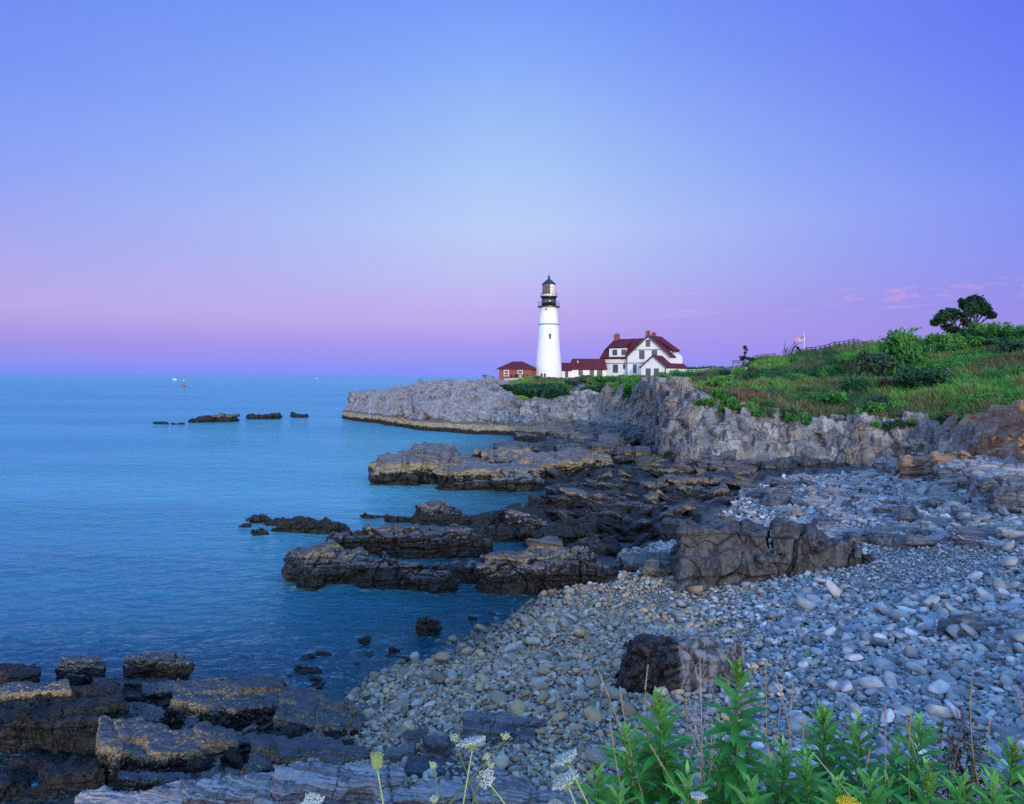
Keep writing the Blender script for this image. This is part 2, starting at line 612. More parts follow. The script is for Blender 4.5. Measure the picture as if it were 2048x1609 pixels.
def stone_mat(name, from_object):
    m, t, b, out = new_mat(name)
    p = t.pos()
    px, py, pz = t.xyz(p)
    if from_object:
        tint = t.n('ShaderNodeObjectInfo').outputs['Color']
    else:
        tint = t.attr('tint').outputs['Color']
    lp = t.n('ShaderNodeTexCoord').outputs['Object']
    n2 = t.noise(p, 7.0, 5, 0.65)
    n3 = t.noise(p, 30.0, 4, 0.6)
    band = t.noise(t.scale(p, (5.0, 9.0, 26.0)), 1.0, 3, 0.6)
    c = t.mix(t.mapr(n2, 0.40, 0.66, 0, 0.5), tint, t.mix(0.6, tint, (0.10, 0.10, 0.11)))
    c = t.mix(t.mapr(band, 0.56, 0.66, 0, 0.45), c, t.mix(0.5, tint, (0.62, 0.60, 0.56)))
    c = t.mix(t.mapr(n3, 0.62, 0.75, 0, 0.4), c, (0.08, 0.08, 0.08))
    wet = t.mapr(t.math('ADD', pz, t.math('MULTIPLY', n2, 0.15)), 0.34, 0.10)
    c = t.mix(t.math('MULTIPLY', wet, 0.8), c, t.mix(0.75, tint, (0.015, 0.015, 0.014)))
    t.put(b.inputs['Base Color'], c)
    t.put(b.inputs['Roughness'], t.mapr(wet, 0, 1, 0.62, 0.25))
    b.inputs['Specular IOR Level'].default_value = 0.35
    t.put(b.inputs['Normal'], t.bump(t.math('ADD', n2, t.math('MULTIPLY', n3, 0.5)), 0.45, 0.02))
    return m


def water_mat():
    m, t, b, out = new_mat('sea_water')
    p = t.pos()
    px, py, pz = t.xyz(p)
    dep = t.attr('depth').outputs['Fac']
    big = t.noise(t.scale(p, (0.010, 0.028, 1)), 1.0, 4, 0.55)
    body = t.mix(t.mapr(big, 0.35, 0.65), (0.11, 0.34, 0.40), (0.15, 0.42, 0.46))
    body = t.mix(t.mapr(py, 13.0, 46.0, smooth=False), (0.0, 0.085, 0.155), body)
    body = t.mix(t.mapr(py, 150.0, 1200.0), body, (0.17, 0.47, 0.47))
    w1 = t.noise(t.scale(p, (1.0, 2.1, 1)), 1.6, 4, 0.6, 0.4)
    w2 = t.noise(t.scale(p, (1.0, 1.8, 1)), 6.0, 3, 0.6, 0.3)
    w3 = t.noise(t.scale(p, (0.35, 1.0, 1)), 0.5, 3, 0.55, 0.3)
    calm = t.mapr(t.noise(t.scale(p, (0.02, 0.07, 1)), 1.0, 4, 0.6), 0.35, 0.62, 0.45, 1.0)
    hh = t.math('ADD', t.math('MULTIPLY', w1, 0.24), t.math('ADD', t.math('MULTIPLY', w2, 0.06), t.math('MULTIPLY', w3, 0.30)))
    hh = t.math('MULTIPLY', hh, calm)
    nb_ = t.bump(hh, 1.0, 1.0)
    fm = t.math('MULTIPLY', t.attr('foam').outputs['Fac'], t.mapr(t.noise(t.scale(p, (3.0, 5.0, 1)), 1.0, 5, 0.7), 0.46, 0.66, 0, 0.75))
    body = t.mix(fm, body, (0.42, 0.50, 0.52))
    t.put(b.inputs['Base Color'], body)
    b.inputs['Roughness'].default_value = 0.6
    b.inputs['Specular IOR Level'].default_value = 0.0
    t.put(b.inputs['Normal'], nb_)
    gl = t.n('ShaderNodeBsdfGlossy')
    gl.inputs['Roughness'].default_value = 0.08
    gl.inputs['Color'].default_value = (0.50, 0.86, 0.94, 1)
    t.put(gl.inputs['Normal'], nb_)
    fr = t.n('ShaderNodeFresnel')
    fr.inputs['IOR'].default_value = 1.33
    t.put(fr.inputs['Normal'], nb_)
    ff = t.math('MULTIPLY', t.math('MINIMUM', t.math('MULTIPLY', fr.outputs[0], 1.25), 0.66), t.math('SUBTRACT', 1.0, fm))      # wave slopes keep a wind-ruffled sea from ever mirroring fully
    tr = t.n('ShaderNodeBsdfTransparent')
    tr.inputs[0].default_value = (0.25, 0.55, 0.72, 1)
    under = t.n('ShaderNodeMixShader')
    t.put(under.inputs[0], t.math('MAXIMUM', fm, t.mapr(dep, -0.1, 1.6, 0.25, 1.0)))
    t.put(under.inputs[1], tr.outputs[0])
    t.put(under.inputs[2], b.outputs[0])
    ms = t.n('ShaderNodeMixShader')
    t.put(ms.inputs[0], ff)
    t.put(ms.inputs[1], under.outputs[0])
    t.put(ms.inputs[2], gl.outputs[0])
    t.t.links.new(ms.outputs[0], out.inputs[0])
    return m


def leaf_mat(name, trans=0.35, attr=True, col=(0.05, 0.15, 0.04), rough=0.5):
    m, t, b, out = new_mat(name)
    c = t.attr('tint').outputs['Color'] if attr else col
    p = t.n('ShaderNodeTexCoord').outputs['Object']
    n = t.noise(p, 25.0, 3, 0.6)
    c = t.mix(t.mapr(n, 0.3, 0.7, 0.0, 0.35), c, t.mix(0.6, c, (0.02, 0.05, 0.02)))
    t.put(b.inputs['Base Color'], c)
    b.inputs['Roughness'].default_value = rough
    b.inputs['Specular IOR Level'].default_value = 0.3
    tl = t.n('ShaderNodeBsdfTranslucent')
    t.put(tl.inputs[0], c)
    ms = t.n('ShaderNodeMixShader')
    ms.inputs[0].default_value = trans
    t.put(ms.inputs[1], b.outputs[0])
    t.put(ms.inputs[2], tl.outputs[0])
    t.t.links.new(ms.outputs[0], out.inputs[0])
    return m


M = {}
M['cliff'] = cliff_mat()
M['ground'] = ground_mat()
M['cobble_obj'] = stone_mat('cobble_stone', True)
M['cobble_mass'] = stone_mat('shingle_stone', False)
M['water'] = water_mat()
M['leaf'] = leaf_mat('shrub_leaf')
M['grass'] = leaf_mat('slope_grass', 0.3)
M['bark'] = simple('bark', (0.07, 0.055, 0.045), 0.85, 0.2, 12, 0.4, 0.5, 0.02)
M['white'] = simple('white_paint', (0.82, 0.82, 0.80), 0.55, 0.3, 1.2, 0.06, 0.08, 0.01)
M['trim'] = simple('grey_brown_trim', (0.10, 0.085, 0.085), 0.6, 0.3, 6, 0.2, 0.1)
M['black'] = simple('black_iron', (0.018, 0.015, 0.018), 0.33, 0.5, 5, 0.3, 0.04)
M['gloss'] = simple('glossy_black_paint', (0.02, 0.012, 0.014), 0.2, 1.0, 5, 0.3, 0.0)
M['gloss'].node_tree.nodes['Principled BSDF'].inputs['Coat Weight'].default_value = 1.0
M['gloss'].node_tree.nodes['Principled BSDF'].inputs['Coat Roughness'].default_value = 0.16
M['wood'] = simple('weathered_wood', (0.17, 0.15, 0.14), 0.85, 0.2, 10, 0.35, 0.4, 0.01)
M['darkwood'] = simple('dark_fence_wood', (0.05, 0.042, 0.04), 0.85, 0.2, 10, 0.35, 0.4, 0.01)
M['palewood'] = simple('pale_fence_wood', (0.45, 0.42, 0.40), 0.8, 0.2, 10, 0.2, 0.3, 0.01)


def roof_mat():
    m, t, b, out = new_mat('red_shingle_roof')
    p = t.n('ShaderNodeTexCoord').outputs['Object']
    px, py, pz = t.xyz(p)
    n = t.noise(p, 1.4, 5, 0.65)
    row = t.math('FRACT', t.math('MULTIPLY', pz, 4.5))
    c = t.ramp(n, [(0.3, (0.085, 0.014, 0.022)), (0.6, (0.13, 0.022, 0.032)), (0.78, (0.17, 0.036, 0.042))])
    c = t.mix(t.mapr(row, 0.12, 0.0, 0, 0.6), c, (0.06, 0.012, 0.018))
    t.put(b.inputs['Base Color'], c)
    b.inputs['Roughness'].default_value = 0.75
    b.inputs['Specular IOR Level'].default_value = 0.2
    t.put(b.inputs['Normal'], t.bump(row, 0.4, 0.03))
    return m


def brick_mat(name, c1, c2, mortar, sc=3.0):
    m, t, b, out = new_mat(name)
    p = t.n('ShaderNodeTexCoord').outputs['Object']
    px, py, pz = t.xyz(p)
    br = t.n('ShaderNodeTexBrick')
    t.put(br.inputs['Vector'], t.comb(t.math('ADD', px, py), pz, 0.0))
    br.inputs['Scale'].default_value = sc
    br.inputs['Color1'].default_value = c1 + (1,)
    br.inputs['Color2'].default_value = c2 + (1,)
    br.inputs['Mortar'].default_value = mortar + (1,)
    br.inputs['Mortar Size'].default_value = 0.012
    n = t.noise(p, 1.0, 5, 0.6)
    t.put(b.inputs['Base Color'], t.mix(t.mapr(n, 0.4, 0.7, 0, 0.4), br.outputs['Color'], tuple(c * 0.6 for c in c1)))
    b.inputs['Roughness'].default_value = 0.8
    return m


def siding_mat():
    m, t, b, out = new_mat('white_shingle_siding')
    p = t.n('ShaderNodeTexCoord').outputs['Object']
    px, py, pz = t.xyz(p)
    row = t.math('FRACT', t.math('MULTIPLY', pz, 6.0))
    n = t.noise(p, 1.5, 5, 0.6)
    c = t.mix(t.mapr(n, 0.4, 0.75, 0, 0.25), (0.83, 0.83, 0.82), (0.66, 0.66, 0.67))
    c = t.mix(t.mapr(row, 0.10, 0.0, 0, 0.35), c, (0.5, 0.5, 0.52))
    t.put(b.inputs['Base Color'], c)
    b.inputs['Roughness'].default_value = 0.6
    t.put(b.inputs['Normal'], t.bump(row, 0.3, 0.02))
    return m


def glass_mat(name, col=(0.02, 0.025, 0.035), rough=0.06):
    m, t, b, out = new_mat(name)
    p = t.n('ShaderNodeTexCoord').outputs['Object']
    n = t.noise(p, 1.8, 3, 0.5)
    t.put(b.inputs['Base Color'], t.mix(n, col, tuple(c * 2.2 for c in col)))
    b.inputs['Roughness'].default_value = rough
    b.inputs['Specular IOR Level'].default_value = 0.6
    t.put(b.inputs['Normal'], t.bump(n, 0.05, 0.03))
    return m


M['roof'] = roof_mat()
M['brick'] = brick_mat('red_brick', (0.30, 0.075, 0.045), (0.24, 0.055, 0.035), (0.27, 0.20, 0.17))
M['siding'] = siding_mat()
M['window'] = glass_mat('window_glass', (0.045, 0.055, 0.085), 0.12)
M['painted_glow'] = simple('lantern_glass_painted_glow', (.90, .80, .66), .25, .6, 3, .12, .03)  # pale warm colour paints the sunset reflection onto the lantern glass
M['lantern'] = glass_mat('lantern_glass', (0.03, 0.025, 0.03), 0.14)
M['lantern'].node_tree.nodes['Principled BSDF'].inputs['Specular IOR Level'].default_value = 1.0

ROCK = {}
ROCK['mid'] = shore_rock('weedy_ledge_rock', (0.050, 0.049, 0.055), (0.10, 0.097, 0.098), 0.64, 0.82, barn_amt=0.8, fine=0.9, nz_amp=0.5, wside=0.45)
ROCK['tan'] = shore_rock('tan_ledge_rock', (0.080, 0.078, 0.082), (0.16, 0.15, 0.145), 0.5, 1.0, barn=(0.34, 0.25, 0.125), barn_amt=0.95, fine=0.8, nz_amp=0.5, wside=0.6)
ROCK['weed'] = shore_rock('wrack_covered_rock', (0.045, 0.042, 0.04), (0.11, 0.105, 0.10), 1.0, 1.15, barn_amt=0.6, fine=0.9, nz_amp=0.5)
ROCK['fore'] = shore_rock('foreground_slab_rock', (0.048, 0.052, 0.064), (0.085, 0.087, 0.10), 0.20, 0.34, barn_amt=1.0, nz_amp=0.13, fine=1.7, bands=0.3, wside=0.42)
ROCK['foretan'] = shore_rock('barnacled_slab_rock', (0.052, 0.055, 0.068), (0.09, 0.09, 0.10), 0.14, 0.44, barn_amt=1.0, nz_amp=0.13, fine=1.7, bands=0.3, wside=0.42)
ROCK['pale'] = shore_rock('pale_weathered_rock', (0.13, 0.125, 0.13), (0.30, 0.275, 0.275), -2, -2, barn_amt=0.0, fine=2.4, bands=0.8, rough=0.8)
ROCK['dark'] = shore_rock('dark_boulder_rock', (0.030, 0.029, 0.032), (0.078, 0.073, 0.072), -2, -2, barn_amt=0.0, fine=1.0, bands=0.7, vert=True)
ROCK['black'] = shore_rock('black_boulder_rock', (0.009, 0.009, 0.010), (0.03, 0.029, 0.03), -2, -2, barn_amt=0.0, fine=1.6, bands=0.2, rough=0.4, split=(3.72, (0.17, 0.172, 0.185)), vert=True)
ROCK['grey'] = shore_rock('grey_boulder_rock', (0.17, 0.165, 0.17), (0.31, 0.29, 0.28), -2, -2, barn_amt=0.0, fine=1.5, bands=0.6, rough=0.7)
ROCK['rust'] = shore_rock('rusty_slab_rock', (0.20, 0.12, 0.075), (0.33, 0.24, 0.17), -2, -2, barn_amt=0.0, fine=1.2, bands=0.6, rough=0.8)
ROCK['talus'] = shore_rock('talus_block_rock', (0.06, 0.06, 0.066), (0.15, 0.145, 0.145), 0.5, 0.9, barn_amt=0.3, fine=0.7, bands=0.5)

# ------------------------------------------------------------------ ground: beach, tidal shelf and seabed as one sheet
CTRL = [  # px, py, z
    (690, 1400, 0), (760, 1355, 0), (900, 1310, 0), (1000, 1262, 0), (1060, 1212, 0), (1085, 1186, 0),
    (650, 1450, .05), (720, 1470, .3), (900, 1450, .62), (1100, 1450, 1.0), (1000, 1600, 1.1), (1150, 1600, 1.35), (800, 1360, .15), (900, 1370, .35),
    (1100, 1330, .55), (1250, 1400, 1.0), (1200, 1220, .42), (1350, 1220, .65), (1500, 1300, 1.2), (1600, 1450, 1.6), (1500, 1600, 1.7),
    (2048, 1609, 2.3), (2048, 1400, 2.3), (1800, 1300, 1.8), (1500, 1180, .85), (1250, 1150, .28), (1250, 1090, .16), (1320, 1060, .3),
    (2048, 1200, 2.4), (1800, 1100, 1.65), (2048, 1050, 2.55), (1700, 1000, 1.45), (1900, 975, 2.2), (1560, 970, 1.15), (1450, 960, .95),
    (1330, 940, .75), (1250, 900, .6), (1350, 1000, .6), (1150, 1000, .3), (1200, 960, .45), (1100, 930, .35), (1060, 1050, .12), (1150, 1060, .2),
    (1000, 1085, -.05), (1000, 905, .2), (1050, 900, .4), (1250, 870, .8), (1330, 880, .9), (1100, 885, .15),
    (200, 1480, -.02), (400, 1480, .05), (100, 1580, -.14), (550, 1520, .4), (600, 1600, .9), (300, 1600, .3),
    (600, 1320, -.9), (400, 1250, -1.6), (800, 1260, -.7), (100, 1300, -1.5), (100, 1360, -.7), (500, 1345, -.5), (950, 1215, -.35),
    (300, 1000, -3), (700, 1000, -2), (900, 1000, -.9), (1040, 988, -.25), (600, 880, -3), (900, 885, -1.5), (1040, 890, -.3), (700, 1200, -.9),
    (880, 1150, -.4), (1000, 1150, -.35), (1100, 1110, -.1), (820, 1085, -.7), (950, 1040, -.4), (0, 900, -4), (0, 1100, -3),
    (2300, 1400, 2.9), (2300, 1100, 3.2), (2300, 1609, 2.8), (-200, 1500, -.3), (-300, 1200, -2.5), (400, 830, -4), (1000, 860, -1.0), (1200, 850, .8),
]
_cp = np.array([G(*c) for c in CTRL])


def _uv(X, Y):
    Y = np.maximum(Y, 3.0)
    return np.stack([X / Y * 6.0, np.log(Y) * 3.0], -1)


_cu = _uv(_cp[:, 0], _cp[:, 1])
_D = np.linalg.norm(_cu[:, None] - _cu[None], axis=-1)
_A = np.block([[_D + np.eye(len(_D)) * -0.02, np.ones((len(_D), 1))], [np.ones((1, len(_D))), np.zeros((1, 1))]])
_wt = np.linalg.solve(_A, np.concatenate([_cp[:, 2], [0]]))


def z_base(X, Y):
    X = np.asarray(X, float)
    Y = np.asarray(Y, float)
    sh = X.shape
    u = _uv(X.ravel(), Y.ravel())
    out = np.empty(len(u))
    for i in range(0, len(u), 40000):
        d = np.linalg.norm(u[i:i + 40000, None] - _cu[None], axis=-1)
        out[i:i + 40000] = d @ _wt[:-1] + _wt[-1]
    return out.reshape(sh)


COBPOLY = [(560, 1700), (640, 1500), (690, 1405), (760, 1352), (1000, 1258), (1090, 1182), (1240, 1165), (1235, 1110), (1330, 1085), (1400, 1055),
           (1455, 1025), (1480, 985), (1560, 955), (1750, 945), (1850, 930), (1960, 945), (2060, 965), (2500, 1020), (2700, 2000), (560, 2000)]


def inpoly(px, py, poly):
    r = np.zeros(np.shape(px), bool)
    n = len(poly)
    for i in range(n):
        x1, y1 = poly[i]
        x2, y2 = poly[(i + 1) % n]
        c = ((y1 > py) != (y2 > py)) & (px < (x2 - x1) * (py - y1) / (y2 - y1 + 1e-9) + x1)
        r ^= c
    return r


# plan outline of the cobble beach, in metres
COBPLAN = [tuple(G(px, py, max(0.0, 0.5))[:2]) for px, py in COBPOLY]


def cobmask(X, Y, Z):
    P = np.stack([X, Y, Z], -1)
    px, py = proj(P)
    return inpoly(px, py, COBPOLY)


def shelf_relief(X, Y):
    """ledges of the tidal shelf: long low steps running across the shore"""
    p = np.stack([X * 0.16 + Y * 0.02, (Y + 0.12 * X) * 0.55, np.zeros_like(X)], -1).reshape(-1, 3)
    w = fbm(p * 1.3, 3, 11) * 0.5
    s = p[:, 1] + w
    k = np.floor(s)
    f = s - k
    hh = _h(k.astype(np.int64), np.floor(p[:, 0] * 1.6 + k * 0.37).astype(np.int64), np.zeros(len(k), np.int64), 5)
    hh2 = _h(k.astype(np.int64) + 1, np.floor(p[:, 0] * 1.6 + (k + 1) * 0.37).astype(np.int64), np.zeros(len(k), np.int64), 5)
    step = hh + (hh2 - hh) * smooth01(f, 0.75, 1.0)
    r = (step - 0.5) * 0.75 + fbm(np.stack([X * 0.9, Y * 1.5, X * 0], -1).reshape(-1, 3), 4, 21) * 0.16
    return r.reshape(X.shape)


gu = np.linspace(-1.25, 1.35, 760)
gy = np.exp(np.linspace(math.log(5.5), math.log(150.0), 560))
GX = gu[None, :] * gy[:, None]
GY = np.repeat(gy[:, None], len(gu), 1)
GZ = z_base(GX, GY)
CM = cobmask(GX, GY, GZ).astype(float)
for _ in range(6):
    CM[1:-1, 1:-1] = (CM[:-2, 1:-1] + CM[2:, 1:-1] + CM[1:-1, :-2] + CM[1:-1, 2:] + CM[1:-1, 1:-1] * 2) / 6
rel = shelf_relief(GX, GY)
shelf = smooth01(GZ, -0.6, 0.3) * (1 - CM) * smooth01(GY, 18, 26)
GZ2 = GZ + rel * shelf * smooth01(GY, 20, 40) + (1 - CM) * 0.05 * fbm(np.stack([GX, GY, GX * 0], -1).reshape(-1, 3) * 1.2, 4, 3).reshape(GX.shape)
GZ2 += CM * 0.05 * fbm(np.stack([GX, GY, GX * 0], -1).reshape(-1, 3) * 0.9, 3, 9).reshape(GX.shape)


def grid_faces(nr, nc):
    i = np.arange(nr * nc).reshape(nr, nc)
    return np.stack([i[:-1, :-1], i[:-1, 1:], i[1:, 1:], i[1:, :-1]], -1).reshape(-1, 4)


me = np_mesh('ground', np.stack([GX, GY, GZ2], -1).reshape(-1, 3), grid_faces(len(gy), len(gu)), True, [M['ground']], {'cobble': CM.ravel()})
tag(link('ground', me), 'shingle beach, dark tidal shelf and seabed', kind='structure')


def z_ground(X, Y):
    fi = np.clip((np.log(np.maximum(Y, 5.6)) - math.log(5.5)) / (math.log(150.0) - math.log(5.5)) * (len(gy) - 1), 0, len(gy) - 1.001)
    fj = np.clip((X / np.maximum(Y, 5.6) + 1.25) / 2.6 * (len(gu) - 1), 0, len(gu) - 1.001)
    i, j = np.floor(fi).astype(int), np.floor(fj).astype(int)
    a, c = fi - i, fj - j
    return (GZ2[i, j] * (1 - a) * (1 - c) + GZ2[i + 1, j] * a * (1 - c) + GZ2[i, j + 1] * (1 - a) * c + GZ2[i + 1, j + 1] * a * c)


# ------------------------------------------------------------------ water
wy = np.concatenate([np.exp(np.linspace(math.log(9.0), math.log(160.0), 620)), np.exp(np.linspace(math.log(165.0), math.log(40000.0), 90))])
wu = np.linspace(-1.3, 0.75, 640)
WX = wu[None, :] * wy[:, None]
WY = np.repeat(wy[:, None], len(wu), 1)
wp = np.stack([WX, WY, WX * 0], -1).reshape(-1, 3)
amp = np.exp(-WY.ravel() / 60.0)
wz = np.zeros(len(wp))
nearm = WY.ravel() < 200
q = wp[nearm]
wz[nearm] = (0.050 * fbm(q * np.array((0.55, 1.1, 1)), 3, 31) + 0.028 * fbm(q * np.array((1.7, 3.0, 1)) + 9, 3, 41)) * amp[nearm]
dep = np.full(len(wp), 5.0)
q = wp[nearm]
dep[nearm] = np.clip(-z_ground(q[:, 0], q[:, 1]), -1, 5)
wz *= smooth01(dep, -0.1, 0.5) * 0.7 + 0.3
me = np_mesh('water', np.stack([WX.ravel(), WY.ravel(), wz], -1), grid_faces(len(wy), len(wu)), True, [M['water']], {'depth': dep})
water_ob = link('water', me)
tag(water_ob, 'blue rippled sea', kind='structure')

# ------------------------------------------------------------------ headland ribbon
SEC = [  # foot (px,py,z)   base (px,py,Y) or None   lip (px,py,Y)   mid (px,py,Y)   ridge (px,py,Y)
    ((690, 841, -.4), None, (697, 822, 132), (699, 812, 133), (702, 804, 134)),
    ((715, 846, -.4), None, (714, 808, 131), (720, 797, 132), (730, 791, 133)),
    ((770, 853, -.4), None, (765, 812, 123), (768, 798, 128), (770, 791, 131)),
    ((800, 858, -.4), None, (800, 812, 117), (800, 794, 124), (800, 784, 129)),
    ((850, 866, -.4), None, (850, 815, 110), (850, 785, 119), (850, 770, 126)),
    ((900, 870, -.4), None, (900, 818, 108), (902, 786, 117), (905, 769, 127)),
    ((960, 874, -.4), None, (960, 820, 107), (962, 790, 117), (965, 769, 129)),
    ((1000, 876, -.4), None, (1000, 812, 109), (1000, 787, 122), (1000, 765, 145)),
    ((1060, 878, -.3), None, (1060, 814, 111), (1060, 790, 126), (1060, 759, 148)),
    ((1110, 880, 0), (1110, 850, 103), (1110, 812, 109), (1110, 784, 124), (1110, 758, 148)),
    ((1180, 872, .5), (1180, 846, 103), (1180, 792, 109), (1180, 772, 126), (1180, 757, 150)),
    ((1250, 866, .9), (1250, 850, 96), (1250, 792, 101), (1250, 770, 122), (1250, 756, 152)),
    ((1295, 866, 1.0), (1297, 855, 89), (1300, 778, 93), (1300, 764, 118), (1300, 755, 155)),
    ((1330, 885, 1.0), None, (1330, 770, 82), (1330, 760, 112), (1330, 752, 160)),
    ((1345, 915, .9), None, (1352, 777, 69), (1355, 762, 105), (1365, 748, 165)),
    ((1372, 932, .9), None, (1385, 792, 61), (1395, 768, 96), (1410, 744, 160)),
    ((1440, 936, 1.0), None, (1450, 802, 59), (1455, 768, 86), (1460, 737, 120)),
    ((1500, 936, 1.0), None, (1505, 822, 57.5), (1510, 772, 80), (1515, 726, 115)),
    ((1580, 934, 1.1), None, (1585, 838, 56), (1585, 778, 76), (1590, 717, 108)),
    ((1660, 934, 1.2), None, (1660, 845, 54.5), (1660, 778, 74), (1660, 703, 102)),
    ((1740, 938, 1.4), None, (1740, 852, 52.5), (1740, 778, 71), (1740, 697, 96)),
    ((1820, 925, 1.9), None, (1820, 850, 51.5), (1820, 773, 69), (1820, 695, 90)),
    ((1880, 925, 2.2), None, (1890, 850, 50), (1885, 768, 67), (1880, 690, 88)),
    ((1960, 935, 2.4), None, (1960, 845, 47), (1960, 764, 64), (1960, 684, 86)),
    ((2048, 955, 2.6), None, (2048, 835, 43.5), (2048, 758, 59), (2048, 678, 82)),
    ((2180, 990, 2.8), None, (2180, 820, 39.5), (2180, 743, 54), (2180, 665, 75)),
    ((2500, 1060, 3.0), None, (2500, 800, 35), (2500, 720, 48), (2500, 640, 66)),
]
US = np.array([s[0][0] for s in SEC], float)
KEYS = []
for ft, ba, lp, md, rd in SEC:
    F = G(*ft)
    L = W(*lp)
    Bp = W(*ba) if ba else F + (L - F) * np.array((.12, .12, .22))
    Rp = W(*rd)
    spit = ft[0] < 990
    back = Rp + (np.array((0, 14, -Rp[2] - 1.5)) if spit else np.array((Rp[0] * .35, 45, -3.5)))
    KEYS.append([F + np.array((0, -0.6, -1.2)), F, Bp, L, W(*md), Rp, back])
KEYS = np.array(KEYS)  # sections, keys, 3
NC = 1250
ucol = np.interp(np.linspace(0, 1, NC), [0, .14, .88, 1.0], [690, 850, 2060, 2500])
KC = np.empty((NC, 7, 3))
for k in range(7):
    for a in range(3):
        KC[:, k, a] = np.interp(ucol, US, KEYS[:, k, a])
ker = np.exp(-np.linspace(-2, 2, 15) ** 2)
ker /= ker.sum()
pad = np.concatenate([np.repeat(KC[:1], 7, 0), KC, np.repeat(KC[-1:], 7, 0)], 0)
KC = sum(pad[i:i + NC] * ker[i] for i in range(15))
SEGR = [3, 12, 70, 64, 60, 12]
rows, rv, segid = [], [], []
for sgi, nr in enumerate(SEGR):
    for r in range(nr):
        f = r / nr
        a, b = KC[:, sgi], KC[:, sgi + 1]
        P = a + (b - a) * f
        if sgi in (3, 4):   # ease the turf slope a little
            P[:, 2] += (b[:, 2] - a[:, 2]) * 0.05 * math.sin(math.pi * f)
        rows.append(P)
        segid.append(sgi + f)
rows.append(KC[:, 6])
segid.append(6.0)
HP = np.array(rows)          # rows, cols, 3
segid = np.array(segid)
NR = len(HP)
uu = np.repeat(ucol[None], NR, 0)
sgm = np.repeat(segid[:, None], NC, 1)


def normals(P):
    dr = np.gradient(P, axis=0)
    dc = np.gradient(P, axis=1)
    n = np.cross(dc, dr)
    n /= np.linalg.norm(n, axis=-1, keepdims=True) + 1e-9
    return n


HN = normals(HP)
flip = np.where(HN[..., 1] > 0.3, -1, 1)[..., None]
flip = np.where((HN[..., 2] < 0)[..., None], -1, 1)
HN = HN * flip
flat = HP.reshape(-1, 3)
spitm = 1 - smooth01(uu, 985, 1050)
veg = smooth01(sgm, 2.95, 3.12) * (1 - spitm)
nzv = fbm(flat * 0.13, 4, 77).reshape(NR, NC)
# bare outcrops in the turf
px_, py_ = proj(HP)


def blob(cx, cy, rx, ry):
    return np.exp(-(((px_ - cx) / rx) ** 2 + ((py_ - cy) / ry) ** 2))


veg -= 1.1 * blob(1465, 742, 48, 12) + 0.75 * blob(1540, 790, 26, 22) + 0.8 * blob(1335, 785, 40, 16) + 0.9 * blob(1155, 775, 22, 16) + 0.8 * blob(1015, 790, 25, 14)
veg -= 0.5 * blob(1495, 800, 30, 25)
veg = np.clip(veg + nzv * 0.25 * (veg > 0.01), 0, 1)
veg = np.maximum(veg, 0.9 * blob(1262, 800, 12, 16))
rock = 1 - veg
steep = 1 - smooth01(np.abs(HN[..., 2]), 0.75, 0.97)
# blocky displacement: large joints, small blocks, bedding
qa = flat.copy()
wv = np.stack([fbm(qa * 0.3, 3, 5), fbm(qa * 0.3 + 7, 3, 6), fbm(qa * 0.3 + 13, 3, 7)], 1)
d1, d2, h1 = voronoi((qa + wv * 1.0) * np.array((0.20, 0.15, 0.12)), 3)
disp = (h1 - 0.5) * 1.1 * smooth01(d2 - d1, 0.0, 0.10)
sp_ = spitm.reshape(-1)
nA = np.array((0.30, -0.42, 0.86)) * sp_[:, None] + np.array((0.93, 0.18, 0.30)) * (1 - sp_[:, None])
nB = np.array((0.88, 0.30, -0.25)) * sp_[:, None] + np.array((0.25, -0.30, 0.92)) * (1 - sp_[:, None])
wr = fbm(flat * 0.22, 3, 17) * 0.55


def beds1(nv, th, seed, sharp, across=(0, 0, 1), la=3.0):
    nv = np.asarray(nv) / np.linalg.norm(nv)
    s_ = flat @ nv / th + wr / th * 0.6
    k_ = np.floor(s_)
    f_ = s_ - k_
    ac_ = flat @ np.asarray(across, float) / (th * la)

    def cell(k):
        z = np.floor(ac_ + _h(k.astype(np.int64), k.astype(np.int64) * 0, k.astype(np.int64) * 0, seed + 7) * 5).astype(np.int64)
        return _h(k.astype(np.int64), z, z * 0, seed)
    a_, b_ = cell(k_), cell(k_ + 1)
    return a_ + (b_ - a_) * smooth01(f_, sharp + (1 - sharp) * .5, 1.0) - 0.5


def beds(which, th, seed, sharp):
    sp1 = (0.30, -0.42, 0.86) if which == 'A' else (0.90, 0.30, 0.15)
    pr1 = (0.985, 0.10, 0.05) if which == 'A' else (0.10, -0.12, 0.98)
    ac = (.3, .3, .9) if which == 'A' else (.9, .3, .3)
    pc = (0, 0, 1) if which == 'A' else (1, .1, 0)
    return beds1(sp1, th, seed, sharp, ac) * sp_ + beds1(pr1, th, seed + 50, sharp, pc) * (1 - sp_)


